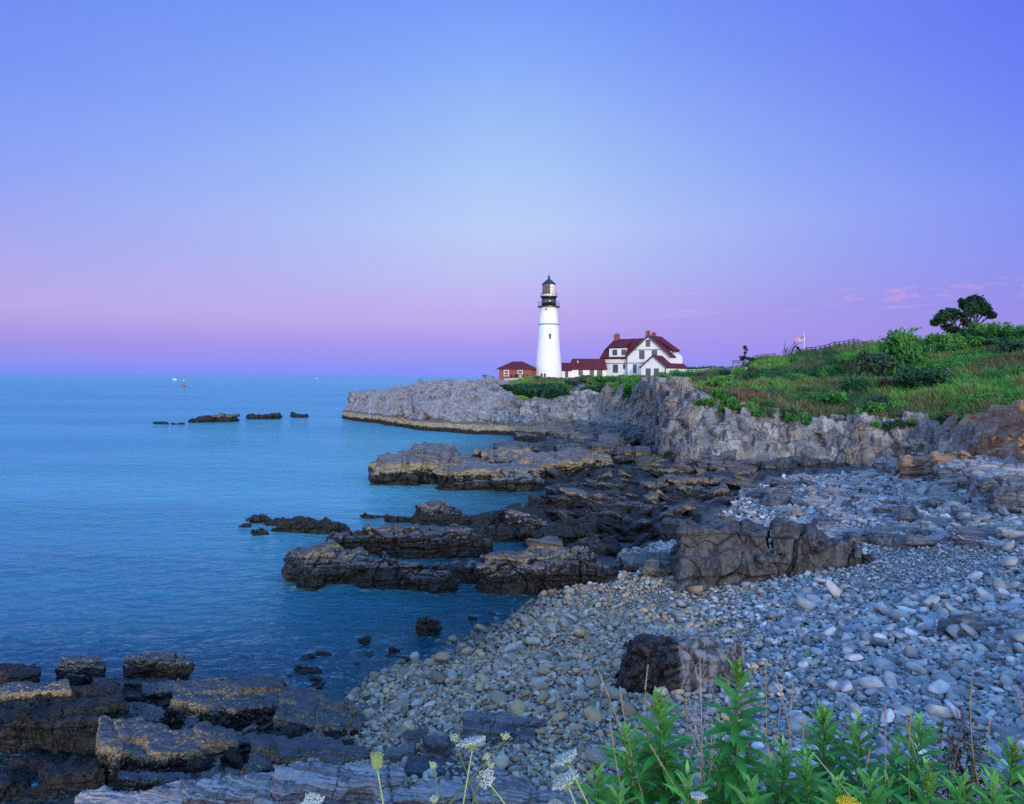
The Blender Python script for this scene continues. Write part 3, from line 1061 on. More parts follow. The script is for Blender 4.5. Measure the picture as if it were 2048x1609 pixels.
bA, bB = beds('A', 1.15, 31, 0.86), beds('B', 1.9, 32, 0.88)
bC, bD = beds('A', 0.42, 33, 0.75), beds('B', 0.75, 34, 0.8)
disp += bA * 1.25 + bB * 0.95 + bC * 0.55 + bD * 0.48
disp += beds('A', 0.17, 36, 0.7) * 0.20 + beds('B', 0.3, 37, 0.7) * 0.20
disp += fbm(flat * 0.5, 3, 95) * 0.18 + fbm(flat * 3.0, 2, 96) * 0.05
blk = np.clip(0.5 + 0.55 * bA * (1 - sp_) + 0.5 * bC + 0.45 * bD + 0.25 * bB, 0, 1)
disp = disp.reshape(NR, NC)
ampm = rock * (0.6 + 0.4 * steep) * (1 + 0.45 * spitm) * smooth01(sgm, 0.6, 1.4) * (1 - smooth01(sgm, 5.0, 5.6))
HPd = HP + HN * (disp * ampm)[..., None]
soft = fbm(flat * 0.25, 4, 55).reshape(NR, NC) * 0.5 + fbm(flat * 0.9, 3, 56).reshape(NR, NC) * 0.16
HPd[..., 2] += soft * veg * smooth01(sgm, 3.0, 3.5)
soilm = smooth01(uu, 1865, 1990) * (1 - smooth01(sgm, 2.9, 3.1)) + 0.8 * blob(1130, 792, 30, 8) + 0.7 * blob(1030, 800, 14, 12)
soilm = np.clip(soilm + 0.5 * smooth01(uu, 1860, 1960) * fbm(flat * 0.5, 3, 66).reshape(NR, NC), 0, 1) * (soilm > 0.01)
me = np_mesh('headland', HPd.reshape(-1, 3), grid_faces(NR, NC), False, [M['cliff']],
             {'veg': veg.ravel(), 'soil': soilm.ravel(), 'spit': spitm.ravel(), 'blk': blk})
tag(link('headland', me), 'rocky headland with pale cliffs and green turf slopes', kind='structure')
HPX, HPY = proj(HPd)
RLIP, RRIDGE = int(np.argmin(abs(segid - 3.0))), int(np.argmin(abs(segid - 5.0)))


def on_hill(px, py):
    d = (HPX[RLIP - 20:RRIDGE + 1] - px) ** 2 + (HPY[RLIP - 20:RRIDGE + 1] - py) ** 2
    r, c = np.unravel_index(np.argmin(d), d.shape)
    return HPd[r + RLIP - 20, c].copy()


def skyline(px, lift=0.0):
    """the highest point of the turf seen along this bearing, as (px, py, depth)"""
    a, b = RLIP, RRIDGE + 8
    m = np.abs(HPX[a:b] - px) < 4
    yy = np.where(m, HPY[a:b], 1e9)
    i, j = np.unravel_index(np.argmin(yy), yy.shape)
    return px, float(HPY[a + i, j]) - lift, float(HPd[a + i, j, 1])


# ------------------------------------------------------------------ bluff the camera stands on
bx = np.linspace(-16, 46, 160)
by = np.concatenate([np.linspace(-60, -2, 20), np.linspace(-1.5, 6.4, 60)])
BX, BY = np.meshgrid(bx, by)
edge = 3.0 + 0.5 * np.sin(BX * 0.45) + 0.25 * np.sin(BX * 1.3 + 1) - 0.10 * np.maximum(-BX - 2, 0)
BZ = 6.15 - 0.02 * (BY + 1) ** 2 * (BY > -1) - smooth01(BY, edge - 0.2, edge + 2.9) * 7.0 + 0.03 * np.maximum(-BY - 4, 0)
BZ = np.where(BY > 6.0, -1.5, BZ)
BZ -= smooth01(-BX, 1.6, 4.5) * 4.6 + smooth01(BX, 3.2, 6.5) * 3.6 * smooth01(-BY, -8, 1) + smooth01(BX, 3.2, 6.5) * 0.5  # unseen sides and rear lowered so the low sun reaches the beach
BZ -= smooth01(-BY, 2.5, 7.0) * 3.6 * (1 - smooth01(-BX, 1.6, 4.5)) * (1 - smooth01(BX, 3.2, 6.5))
BZ = np.maximum(BZ, np.where(BY < 2, 1.2, -2.0))
BZ += 0.06 * fbm(np.stack([BX, BY, BX * 0], -1).reshape(-1, 3) * 1.5, 4, 8).reshape(BX.shape)
m_bl = simple('bluff_soil', (0.06, 0.055, 0.035), 0.9, 0.2, 3, 0.5, 0.5, 0.05)
me = np_mesh('bluff', np.stack([BX, BY, BZ], -1).reshape(-1, 3), grid_faces(*BX.shape), True, [m_bl])
tag(link('bluff', me), 'grassy bluff edge above the beach', kind='structure')


def z_bluff(x, y):
    j = int(np.argmin(abs(bx - x)))
    i = int(np.argmin(abs(by - y)))
    return float(BZ[i, j])


# ------------------------------------------------------------------ rocks
def hull_block(corners, jit, seed):
    r = np.random.default_rng(seed)
    pts = []
    for c in corners:
        pts.append(np.array(c) + r.normal(0, jit, 3))
    return pts


def remesh_rock(blocks, voxel, name):
    bm = bmesh.new()
    for pts in blocks:
        vs = [bm.verts.new(tuple(p)) for p in pts]
        geo = bmesh.ops.convex_hull(bm, input=vs)
        junk = [g for g in geo.get('geom_interior', []) if isinstance(g, bmesh.types.BMVert)]
        junk += [g for g in geo.get('geom_unused', []) if isinstance(g, bmesh.types.BMVert)]
        if junk:
            bmesh.ops.delete(bm, geom=list(set(junk)), context='VERTS')
    bmesh.ops.recalc_face_normals(bm, faces=bm.faces[:])
    tmp = bpy.data.meshes.new('tmp')
    bm.to_mesh(tmp)
    bm.free()
    o = bpy.data.objects.new('tmp', tmp)
    COL.objects.link(o)
    md = o.modifiers.new('r', 'REMESH')
    md.mode = 'VOXEL'
    md.voxel_size = voxel
    dg = bpy.context.evaluated_depsgraph_get()
    ev = o.evaluated_get(dg)
    me2 = bpy.data.meshes.new_from_object(ev)
    bpy.data.objects.remove(o)
    bpy.data.meshes.remove(tmp)
    return me2


def vnormals(co, tri):
    n = np.zeros_like(co)
    a, b, c = co[tri[:, 0]], co[tri[:, 1]], co[tri[:, 2]]
    fn = np.cross(b - a, c - a)
    for k in range(3):
        np.add.at(n, tri[:, k], fn)
    return n / (np.linalg.norm(n, axis=1, keepdims=True) + 1e-12)


def roughen(me, amp, seed, strike=0.1, dip=0.35, th=0.22, joint=0.9, sm=1, detail=1.5):
    nv = len(me.vertices)
    co = np.empty(nv * 3, np.float32)
    me.vertices.foreach_get('co', co)
    co = co.reshape(-1, 3).astype(float)
    ne = len(me.edges)
    ed = np.empty(ne * 2, np.int32)
    me.edges.foreach_get('vertices', ed)
    ed = ed.reshape(-1, 2)
    deg = np.bincount(ed.ravel(), minlength=nv)[:, None].clip(1)
    for _ in range(sm):
        acc = np.zeros_like(co)
        np.add.at(acc, ed[:, 0], co[ed[:, 1]])
        np.add.at(acc, ed[:, 1], co[ed[:, 0]])
        co = co * 0.4 + acc / deg * 0.6
    me.calc_loop_triangles()
    nt = len(me.loop_triangles)
    tri = np.empty(nt * 3, np.int32)
    me.loop_triangles.foreach_get('vertices', tri)
    tri = tri.reshape(-1, 3)
    no = vnormals(co, tri)
    t = np.array((math.cos(strike), math.sin(strike), 0))
    nb = np.array((-math.sin(strike) * math.sin(dip), math.cos(strike) * math.sin(dip), math.cos(dip)))
    nb = nb / np.linalg.norm(nb)
    sc = 1.0 / max(amp * 6.0, 1e-3)
    wrp = fbm(co * sc * 0.5, 3, seed)
    s = co @ nb / th + wrp * 0.6
    k = np.floor(s)
    f = s - k
    z0 = np.zeros(len(k), np.int64)
    d = (_h(k.astype(np.int64), z0, z0, seed) - 0.5) * amp * 0.9
    d -= np.exp(-(np.minimum(f, 1 - f) * th / (0.12 * th)) ** 2) * amp * 0.35 * _h(k.astype(np.int64), z0, z0 + 1, seed)
    jt = co @ t / joint + 0.6 * wrp + 7.3
    jk = np.floor(jt)
    jf = jt - jk
    off = (_h(jk.astype(np.int64), z0, z0 + 3, seed) - 0.5) * 0.6
    jd = np.abs(jf - 0.5 - off * 0.8) * joint
    d -= np.exp(-(jd / (amp * 0.16)) ** 2) * amp * 0.7 * (0.3 + _h(jk.astype(np.int64), z0, z0 + 9, seed))
    d += (_h(np.floor(jt - off + 0.5).astype(np.int64), z0, z0 + 5, seed) - 0.5) * amp * 0.7
    e1, e2, hh = voronoi(co * sc * np.array((0.8, 0.8, 1.1)) + wrp[:, None] * 0.25, seed + 40)
    d += (hh - 0.5) * amp * 0.9 - np.exp(-((e2 - e1) / 0.06) ** 2) * amp * 0.3
    d += fbm(co * sc * 0.5, 5, seed + 3, 0.55) * amp * 1.0
    c1, c2, ch = voronoi(co * sc * 2.6 + wrp[:, None] * .3, seed + 60)
    d += (ch - 0.5) * amp * 0.42
    d += fbm(co * sc * 4.0, 3, seed + 5) * amp * 0.20 * detail
    co = co + no * d[:, None]
    me.vertices.foreach_set('co', co.astype(np.float32).ravel())
    me.polygons.foreach_set('use_smooth', np.zeros(len(me.polygons), bool))
    me.update()


def box_pts(x0, x1, yl, yr, yb, depth, zb=0.0, skew=0.0, back=0.0, taper=0.0, sink=0.7):
    """a block whose front face fills these sight lines at the depth where its foot meets z=zb; depth in metres going back"""
    xm = (x0 + x1) / 2
    B0 = G(xm, yb, zb)
    Y = B0[1]
    out = []
    for px, yt in ((x0, yl), (x1, yr)):
        b = W(px, yb, Y)
        tp = W(px, yt, Y)
        h = tp[2] - zb
        bx_, tx = b[0], tp[0]
        dxx = skew * (px - xm) / max(1.0, (x1 - x0) / 2) * 0
        ty = taper * h
        sgn = -1 if px == x0 else 1
        out += [(bx_ + sgn * 0.06 * h, Y - 0.05 * h + skew * sgn, zb - sink), (tx - sgn * ty, Y + 0.12 * h + skew * sgn, zb + h),
                (bx_ + sgn * 0.06 * h + depth * bx_ / Y, Y + depth + skew * sgn, zb - sink),
                (tx - sgn * ty + depth * tx / Y, Y + depth * 0.94 + skew * sgn, zb + h + back)]
        # knocked-off edges
        out += [(tx - sgn * ty * 1.0 + depth * .5 * tx / Y, Y + depth * 0.5 + skew * sgn, zb + h + back * 0.5 + 0.05 * h)]
    return [np.array(o) for o in out]


def rotm(yaw, tx, ty):
    cz, sz, cx, sx, cy, sy = np.cos(yaw), np.sin(yaw), np.cos(tx), np.sin(tx), np.cos(ty), np.sin(ty)
    R = np.empty(yaw.shape + (3, 3))
    R[..., 0, 0], R[..., 0, 1], R[..., 0, 2] = cz * cy, cz * sy * sx - sz * cx, cz * sy * cx + sz * sx
    R[..., 1, 0], R[..., 1, 1], R[..., 1, 2] = sz * cy, sz * sy * sx + cz * cx, sz * sy * cx - cz * sx
    R[..., 2, 0], R[..., 2, 1], R[..., 2, 2] = -sy, cy * sx, cy * cx
    return R


def ell_pts(ell, depth, zb=0.0, sq=0.75):
    """rounded lump standing on z=zb: (px, py of the foot centre, half width px, height px)"""
    cx, cy, rx, h = ell
    F = G(cx, cy, zb)
    k = F[1] / FPX
    c = np.array((F[0], F[1] + depth * .5, zb))
    out = []
    for el in np.linspace(-0.3, 1.5, 7):
        for az in np.linspace(0, 2 * math.pi, 13)[:-1]:
            ce, se = math.cos(el), math.sin(el)
            x, y = math.copysign(abs(math.cos(az)) ** sq, math.cos(az)), math.copysign(abs(math.sin(az)) ** sq, math.sin(az))
            out.append(c + np.array((x * ce ** sq * rx * k, y * ce ** sq * depth * .5, math.copysign(abs(se) ** sq, se) * h * k)))
    return out


def E(cx, cy, rx, h, depth, zb=0.0, sq=0.75):
    return dict(ell=(cx, cy, rx, h), depth=depth, zb=zb, sq=sq)


def rock(name, blocks, mat, label, cat, voxel, amp, seed, group=None, jit=None, crag=3, tilt=.05, **kw):
    jit = amp * 0.55 if jit is None else jit
    bl = []
    for i, b in enumerate(blocks):
        pts = (ell_pts(**b) if 'ell' in b else box_pts(**b)) if isinstance(b, dict) else [np.array(p) for p in b]
        r = np.random.default_rng(seed * 31 + i)
        c0 = np.mean(pts, 0)
        if isinstance(b, dict) and 'ell' not in b:
            R3 = rotm(np.array([r.normal(0, .08)]), np.array([r.normal(0, tilt)]), np.array([r.normal(0, tilt)]))[0]
            pts = [c0 + R3 @ (p - c0) for p in pts]
        bl.append([p + r.normal(0, jit, 3) for p in pts])
    extra = []
    for i, pts in enumerate(bl):
        r = np.random.default_rng(seed * 77 + i)
        lo, hi = np.min(pts, 0), np.max(pts, 0)
        ex = hi - lo
        for _ in range(crag):
            c = lo + ex * np.array((r.uniform(.05, .95), r.uniform(.0, .9), r.uniform(.55, .92)))
            sz = ex * np.array((r.uniform(.10, .28), r.uniform(.12, .35), r.uniform(.08, .26))) * .5
            a = r.normal(0, .35)
            q = [np.array((x, y, z)) * sz * r.uniform(.6, 1.15, 3) for x in (-1, 1) for y in (-1, 1) for z in (-1, 1)]
            tl = r.normal(0, .25)
            extra.append([c + np.array((p[0] * math.cos(a) - p[1] * math.sin(a), p[0] * math.sin(a) + p[1] * math.cos(a), p[2] + p[0] * tl)) for p in q])
    me2 = remesh_rock(bl + extra, voxel, name)
    roughen(me2, amp, seed, **kw)
    n = len(me2.vertices)
    co = np.empty(n * 3, np.float32)
    me2.vertices.foreach_get('co', co)
    co = co.reshape(-1, 3)
    c = (co.min(0) + co.max(0)) / 2
    c[2] = co[:, 2].min()
    me2.vertices.foreach_set('co', (co - c).ravel())
    me2.materials.clear()
    me2.materials.append(mat)
    me2.name = name
    o = link(name, me2, tuple(float(v) for v in c))
    tag(o, label, cat, group)
    return o


def B(x0, x1, yl, yr, yb, depth, zb=0.0, **k):
    return dict(x0=x0, x1=x1, yl=yl, yr=yr, yb=yb, depth=depth, zb=zb, **k)


def block_cliff(name, label, c0, c1, r0, r1, n, wid, hgt, dep_, off, seed, voxel, amp, spin=.12, slab=None):
    """jointed face: hundreds of fractured blocks bedded into the headland surface and fused to one rock mass"""
    r = np.random.default_rng(seed)
    nrm = normals(HP)
    nrm = np.where((nrm[..., 1] > 0)[..., None], -nrm, nrm)
    bl, cen, hv = [], [], []
    for k in range(n):
        c = int(np.interp(r.uniform(c0, c1), ucol, np.arange(NC)))
        f = r.uniform(r0, r1)
        rr_ = int(np.argmin(abs(segid - f)))
        if veg[rr_, c] > 0.4 and r.random() < .85:
            continue
        P = HP[rr_, c]
        nn = nrm[rr_, c].copy()
        nn[2] = np.clip(nn[2], -.1, .55)
        nn /= np.linalg.norm(nn)
        tt_ = np.cross((0, 0, 1), nn)
        tt_ /= np.linalg.norm(tt_)
        up_ = np.cross(nn, tt_)
        a = r.normal(slab if slab else 0, spin)
        t2, u2 = tt_ * math.cos(a) + up_ * math.sin(a), up_ * math.cos(a) - tt_ * math.sin(a)
        w_, h_, d_ = r.uniform(*wid) * .5, r.uniform(*hgt) * .5, dep_ * r.uniform(.7, 1.2) * .5
        C = P + nn * (r.uniform(*off) - d_ * .55)
        pts = []
        for sx in (-1, 1):
            for sy in (-1, 1):
                for sz in (-1, 1):
                    j = r.uniform(.72, 1.0, 3)
                    pts.append(C + t2 * sx * w_ * j[0] + u2 * sy * h_ * j[1] + nn * sz * d_ * j[2])
        bl.append(pts)
        cen.append(C)
        hv.append(r.random())
    me2 = remesh_rock(bl, voxel, name)
    roughen(me2, amp, seed, th=.55, joint=1.3, detail=1.2)
    nv = len(me2.vertices)
    co = np.empty(nv * 3, np.float32)
    me2.vertices.foreach_get('co', co)
    co = co.reshape(-1, 3)
    cen, hv = np.array(cen), np.array(hv)
    near = np.concatenate([np.argmin(((co[i:i + 4000, None] - cen[None]) ** 2 * np.array((1.6, 1.6, .7))).sum(-1), 1) for i in range(0, nv, 4000)])
    ppx, ppy = proj(co.astype(float))
    so = smooth01(ppx, 1850, 1960) * np.clip(.65 + .5 * fbm(co.astype(float) * .5, 3, 66), 0, 1)
    for an, av in (('veg', co[:, 0] * 0), ('soil', so), ('spit', 1 - smooth01(ppx, 985, 1050)), ('blk', hv[near])):
        at = me2.attributes.new(an, 'FLOAT', 'POINT')
        at.data.foreach_set('value', av.astype(np.float32))
    me2.materials.clear()
    me2.materials.append(M['cliff'])
    me2.name = name
    return tag(link(name, me2), label, kind='structure')


block_cliff('cliff', 'blocky grey cliff of the promontory', 1362, 2110, 1.2, 2.98, 640, (.4, 1.7), (.6, 2.6), 1.5, (-.2, .6), 801, .085, .10)
block_cliff('inner_cliff', 'blocky pale cliff at the back of the cove', 1095, 1365, 1.6, 3.0, 330, (.6, 2.6), (.9, 3.4), 2.0, (-.25, .8), 802, .13, .15)
block_cliff('spit', 'slabby rock spit running out left of the tower', 694, 1100, 1.2, 4.9, 520, (1.0, 4.5), (.9, 3.2), 2.2, (-.35, .8), 803, .15, .18, .2, -.35)

# rocks standing in the sea, far to near
rock('sea_rock', [E(405, 846, 26, 9, 5), E(432, 845, 20, 11, 5), E(450, 845, 12, 12, 4), E(385, 846, 14, 4, 3)], ROCK['weed'],
     'long dark weedy rock awash in open sea, largest of the three, toothed on top', 'rock', 0.16, 0.28, 1)
rock('sea_rock', [B(497, 560, 831, 830, 839, 5), B(556, 564, 834, 833, 836, 2)], ROCK['weed'],
     'flat dark rock awash in open sea, middle one of the three in a row', 'rock', 0.16, 0.28, 2)
rock('sea_rock', [B(586, 613, 831, 832, 836, 4)], ROCK['weed'],
     'smallest dark rock awash in open sea, just left of the rocky spit', 'rock', 0.16, 0.24, 3)
rock('sea_rock', [B(310, 338, 847, 846.5, 849, 3), B(348, 372, 848, 848, 849.5, 2)], ROCK['weed'],
     'barely exposed low dark reef at the left end of the far rocks', 'rock', 0.14, 0.16, 4)

# ledge points on the far side of the cove
rock('rock_ledge', [B(748, 775, 945, 935, 970, 4), B(768, 850, 930, 924, 971, 5), B(832, 910, 912, 910, 955, 3.5, 0.5, back=0.2), B(845, 945, 932, 940, 968, 6),
                    B(880, 1010, 950, 948, 982, 6), B(985, 1080, 955, 958, 985, 7)], ROCK['tan'],
     'tan barnacled ledge point with a grey block on top, jutting left into the cove', 'rock', 0.10, 0.34, 10, joint=1.9, th=0.45)
rock('rock_ledge', [B(936, 985, 925, 912, 934, 5), B(965, 1060, 918, 915, 946, 6), B(1050, 1150, 930, 925, 962, 6, 0.1)], ROCK['tan'],
     'low dark and tan ledge behind the tan ledge point', 'rock', 0.10, 0.32, 11, joint=1.6, th=0.4)
rock('rock_ledge', [B(988, 1120, 897, 899, 912, 6, 0.1), B(1110, 1230, 899, 905, 918, 6, 0.2)], ROCK['mid'],
     'long even brown bar of rock lying across the head of the cove', 'rock', 0.12, 0.26, 12, joint=2.6, th=0.5)
rock('rock_ledge', [B(1072, 1100, 912, 912, 948, 4, 0.2), B(1098, 1135, 914, 914, 947, 4, 0.2), B(1133, 1180, 916, 918, 946, 4, 0.2), B(1178, 1215, 920, 922, 945, 4, 0.2)], ROCK['tan'],
     'row of squared barnacled blocks split by dark vertical joints', 'rock', 0.09, 0.26, 13, joint=1.2)
rock('rock_ledge', [B(1175, 1245, 890, 896, 918, 4, 0.4, taper=0.3), B(1230, 1340, 905, 900, 925, 5, 0.5)], ROCK['mid'],
     'grey slanted slab outcrop below the inner cove cliff', 'rock', 0.10, 0.28, 14)
rock('rock_ledge', [B(1030, 1090, 874, 876, 887, 4, 0.1)], ROCK['weed'], 'small brown weedy rock alone in the inner cove water', 'rock', 0.12, 0.25, 15)

# weedy ledges nearer
rock('rock_ledge', [E(518, 1047, 22, 8, 0.65), E(585, 1067, 52, 24, 1.30), E(630, 1068, 40, 15, 1.01), E(665, 1067, 26, 7, 0.65), E(550, 1052, 30, 6, 0.58)], ROCK['weed'],
     'low brown weedy hump off the left end of the near ledges', 'rock', 0.06, 0.16, 20)
rock('sea_rock', [E(516, 1073, 18, 12, 0.65)], ROCK['weed'], 'small round weedy rock beside the low brown hump', 'rock', 0.05, 0.12, 21)
rock('sea_rock', [E(486, 1056, 12, 5, 0.43)], ROCK['weed'], 'tiny rock just breaking the surface, left of the low brown hump', 'rock', 0.05, 0.08, 22)
rock('rock_ledge', [B(720, 775, 1030, 1033, 1038, 0.68), B(770, 832, 1036, 1034, 1046, 0.88), E(872, 1052, 52, 34, 1.73), B(838, 898, 1014, 1016, 1042, 0.82, 0.3), E(960, 1052, 55, 16, 1.30), E(800, 1046, 36, 12, 1.01)], ROCK['mid'],
     'dark weedy ledge with a raised block, thin tail running left', 'rock', 0.06, 0.18, 123, crag=1)
rock('rock_ledge', [B(669, 732, 1080, 1084, 1110, 1.22), E(770, 1114, 48, 44, 1.73), B(735, 800, 1062, 1066, 1092, 0.88, 0.3), E(840, 1118, 70, 36, 1.58), B(758, 830, 1080, 1078, 1116, 0.95),
                    E(915, 1117, 66, 38, 1.73), B(848, 915, 1060, 1064, 1085, 0.88, 0.3), E(680, 1108, 20, 12, 0.72), E(950, 1112, 32, 22, 1.15)], ROCK['mid'],
     'long black weedy ledge with tan edges, middle of the near ledges', 'rock', 0.05, 0.2, 24, joint=1.1)
rock('rock_ledge', [E(625, 1168, 42, 58, 1.58, 0, .55), B(588, 660, 1122, 1118, 1166, 1.22), E(690, 1168, 52, 44, 1.58), E(616, 1180, 30, 20, 0.65), B(604, 642, 1106, 1110, 1140, 0.68, 0.3)], ROCK['mid'],
     'big weedy block at the seaward end of the nearest ledge', 'rock', 0.045, 0.19, 25, joint=1.3)
rock('rock_ledge', [E(752, 1178, 36, 40, 1.30), E(808, 1180, 44, 42, 1.30), B(765, 806, 1120, 1122, 1150, 0.68, 0.3), E(855, 1182, 34, 24, 0.94), E(780, 1180, 30, 30, 0.86)], ROCK['mid'],
     'lumpy weedy ledge with a tan crest, between big weedy block and small round rock', 'rock', 0.045, 0.18, 26)
rock('rock_ledge', [E(890, 1190, 27, 36, 0.72), E(896, 1166, 34, 26, 0.94), E(945, 1168, 34, 28, 1.01), B(925, 955, 1140, 1142, 1160, 0.54, .1)], ROCK['mid'],
     'small round weedy rocks joined by a low saddle, left of the long humped ledge', 'rock', 0.04, 0.15, 27)
rock('rock_ledge', [E(1020, 1187, 60, 68, 1.73, 0, .6), E(1085, 1184, 66, 60, 1.87, 0, .6), B(1040, 1140, 1122, 1124, 1178, 1.50), E(1150, 1176, 56, 46, 1.73, 0, .6), B(1055, 1120, 1086, 1094, 1140, 1.02, 0.45), B(1105, 1170, 1098, 1108, 1140, 1.02, 0.4),
                    B(1160, 1242, 1136, 1146, 1166, 1.16, 0.1)], ROCK['mid'],
     'long humped ledge, nearest to the cobbles, with a grey cap and black weed skirt', 'rock', 0.04, 0.19, 28, joint=1.2)
rock('rock_ledge', [B(1022, 1058, 1034, 1040, 1066, 0.82, 0.1), B(1050, 1086, 1044, 1056, 1068, 0.75, 0.1)], ROCK['tan'],
     'tilted tan wedge of rock sticking up from the dark weed', 'rock', 0.05, 0.16, 29)
rock('rock_ledge', [E(1010, 1084, 75, 22, 1.58), E(965, 1074, 38, 20, 1.15), E(1120, 1090, 75, 22, 1.73), E(1185, 1068, 80, 22, 1.87, .1), E(1060, 1062, 60, 16, 1.44, .1)], ROCK['weed'],
     'flat spread of black weed rock behind the long humped ledge', 'rock', 0.06, 0.2, 30)
rock('sea_rock', [E(845, 1272, 20, 32, 0.50, 0, .9), E(864, 1270, 14, 24, 0.36, 0, .9)], ROCK['mid'], 'small ragged rock alone in the shallows off the cobbles', 'rock', 0.03, 0.10, 31)
rock('sea_rock', [B(716, 738, 1281, 1280, 1288, 0.20)], ROCK['weed'], 'tiny black rock in the water, left of the ragged rock', 'rock', 0.025, 0.05, 32)
rock('sea_rock', [B(592, 640, 1342, 1338, 1350, 0.34)], ROCK['weed'], 'flat brown rock half under water behind the foreground slabs', 'rock', 0.03, 0.06, 33)
rock('sea_rock', [B(778, 800, 1302, 1302, 1308, 0.20)], ROCK['weed'], 'black stone awash near the cobble edge', 'rock', 0.025, 0.05, 34)

# boulders on the beach (smooth-topped ones keep little grit)
rock('boulder', [B(1368, 1542, 1066, 1068, 1178, 1.3, 0.72, taper=0.03), B(1400, 1535, 1046, 1056, 1160, 1.1, 0.74, taper=.05), E(1392, 1170, 36, 96, 1.2, .7, .55)], ROCK['dark'],
     'massive dark brown boulder with a flat top, standing amid the beach', 'boulder', 0.04, 0.26, 40, joint=2.4, th=0.6)
rock('boulder', [B(1552, 1636, 1066, 1074, 1168, 1.1, 0.9, taper=.05), B(1625, 1700, 1090, 1108, 1158, 1.4, 1.0), E(1705, 1150, 52, 36, 1.3, 1.1), B(1560, 1640, 1062, 1070, 1130, .9, .9)], ROCK['dark'],
     'dark boulder tapering to the right, against the massive flat-topped one', 'boulder', 0.04, 0.26, 41, joint=1.9, th=0.5)
rock('boulder', [B(1326, 1372, 1046, 1050, 1084, 1.2, 0.4)], ROCK['dark'], 'small dark block behind the left end of the massive boulder', 'boulder', 0.045, 0.13, 42)
rock('rock_slab', [B(1245, 1345, 1128, 1124, 1152, 1.6, 0.25), B(1290, 1370, 1126, 1130, 1166, 1.3, 0.35)], ROCK['talus'],
     'low smooth grey slabs at the left foot of the massive boulder', 'rock', 0.045, 0.13, 43)
rock('rock_slab', [B(1500, 1580, 1058, 1056, 1072, 1.2, 0.95, back=.1), B(1590, 1690, 1062, 1070, 1084, 1.3, 1.1, back=.12), B(1650, 1730, 1076, 1084, 1096, 1.2, 1.2, back=.1)], ROCK['grey'],
     'bedded grey slabs slanting up behind the tapering boulder', 'rock', 0.045, 0.12, 44, th=0.12, dip=0.6)
rock('rock_slab', [B(1690, 1770, 1078, 1084, 1096, 1.4, 1.4)], ROCK['talus'], 'thin grey slab behind the right tip of the tapering boulder', 'rock', 0.045, 0.11, 45)
rock('boulder', [E(1305, 1425, 68, 142, 1.0, .6, .6), B(1280, 1420, 1302, 1300, 1412, .8, .7), E(1395, 1430, 96, 146, 1.2, .65, .58), E(1462, 1422, 52, 118, 1.1, .75, .6), E(1260, 1415, 30, 70, .7, .6)], ROCK['black'],
     'big black boulder among the cobbles, just behind the green stems', 'boulder', 0.028, 0.13, 46, joint=1.4, th=0.3, dip=1.1)
rock('boulder', [B(1882, 1960, 1256, 1258, 1298, 0.8, 1.9), B(1930, 2020, 1262, 1276, 1300, 0.9, 1.95), B(2000, 2060, 1270, 1284, 1302, 0.7, 2.0)], ROCK['talus'],
     'grey streaked boulder with a tapering tail at the right of the beach', 'boulder', 0.028, 0.10, 47, dip=0.7, th=0.12)
rock('rock_slab', [B(925, 1075, 1462, 1472, 1506, 0.75, 0.66), B(1040, 1110, 1476, 1490, 1512, 0.6, 0.8)], ROCK['talus'],
     'long flat-sided slab bedded in the cobbles above the white flower head', 'rock', 0.022, 0.06, 48, joint=2.0)
rock('rock_slab', [B(1815, 1895, 940, 925, 955, 2, 2.0), B(1760, 1830, 935, 930, 952, 2, 1.8)], ROCK['grey'], 'jumbled grey slabs at the foot of the orange earth bank', 'rock', 0.06, 0.2, 49)
rock('rock_slab', [B(1890, 1990, 935, 945, 985, 2.4, 2.3, back=.3), B(1960, 2060, 960, 965, 1010, 2.4, 2.4, back=.3), B(1930, 2060, 925, 930, 960, 2.4, 2.6)], ROCK['grey'],
     'tumbled grey and rusty slabs spilling from the bank at the right edge', 'rock', 0.06, 0.24, 50, dip=0.6)
rock('rock_slab', [B(1870, 1960, 918, 926, 952, 1.4, 2.5), B(1800, 1885, 924, 918, 948, 1.6, 2.3), B(1940, 2050, 930, 938, 966, 1.8, 2.5)], ROCK['rust'], 'rust-coloured blocks fallen from the orange earth bank', 'rock', 0.05, 0.2, 54, dip=.5)
rock('rock_slab', [B(1985, 2100, 985, 980, 1030, 2.0, 2.45, back=.2)], ROCK['talus'], 'dark undercut slab at the right edge below the rusty slabs', 'rock', 0.05, 0.2, 51)
rock('boulder', [B(1400, 1470, 920, 916, 945, 2.2, 0.9), B(1450, 1530, 926, 922, 948, 2.0, 0.9)], ROCK['talus'], 'grey ledge along the foot of the promontory cliff', 'rock', 0.07, 0.24, 52)
rock('boulder', [B(1530, 1620, 928, 924, 950, 2.4, 1.0), B(1600, 1660, 922, 930, 950, 2.0, 1.1)], ROCK['dark'], 'low dark rounded ledge under the middle of the cliff', 'rock', 0.07, 0.22, 53)

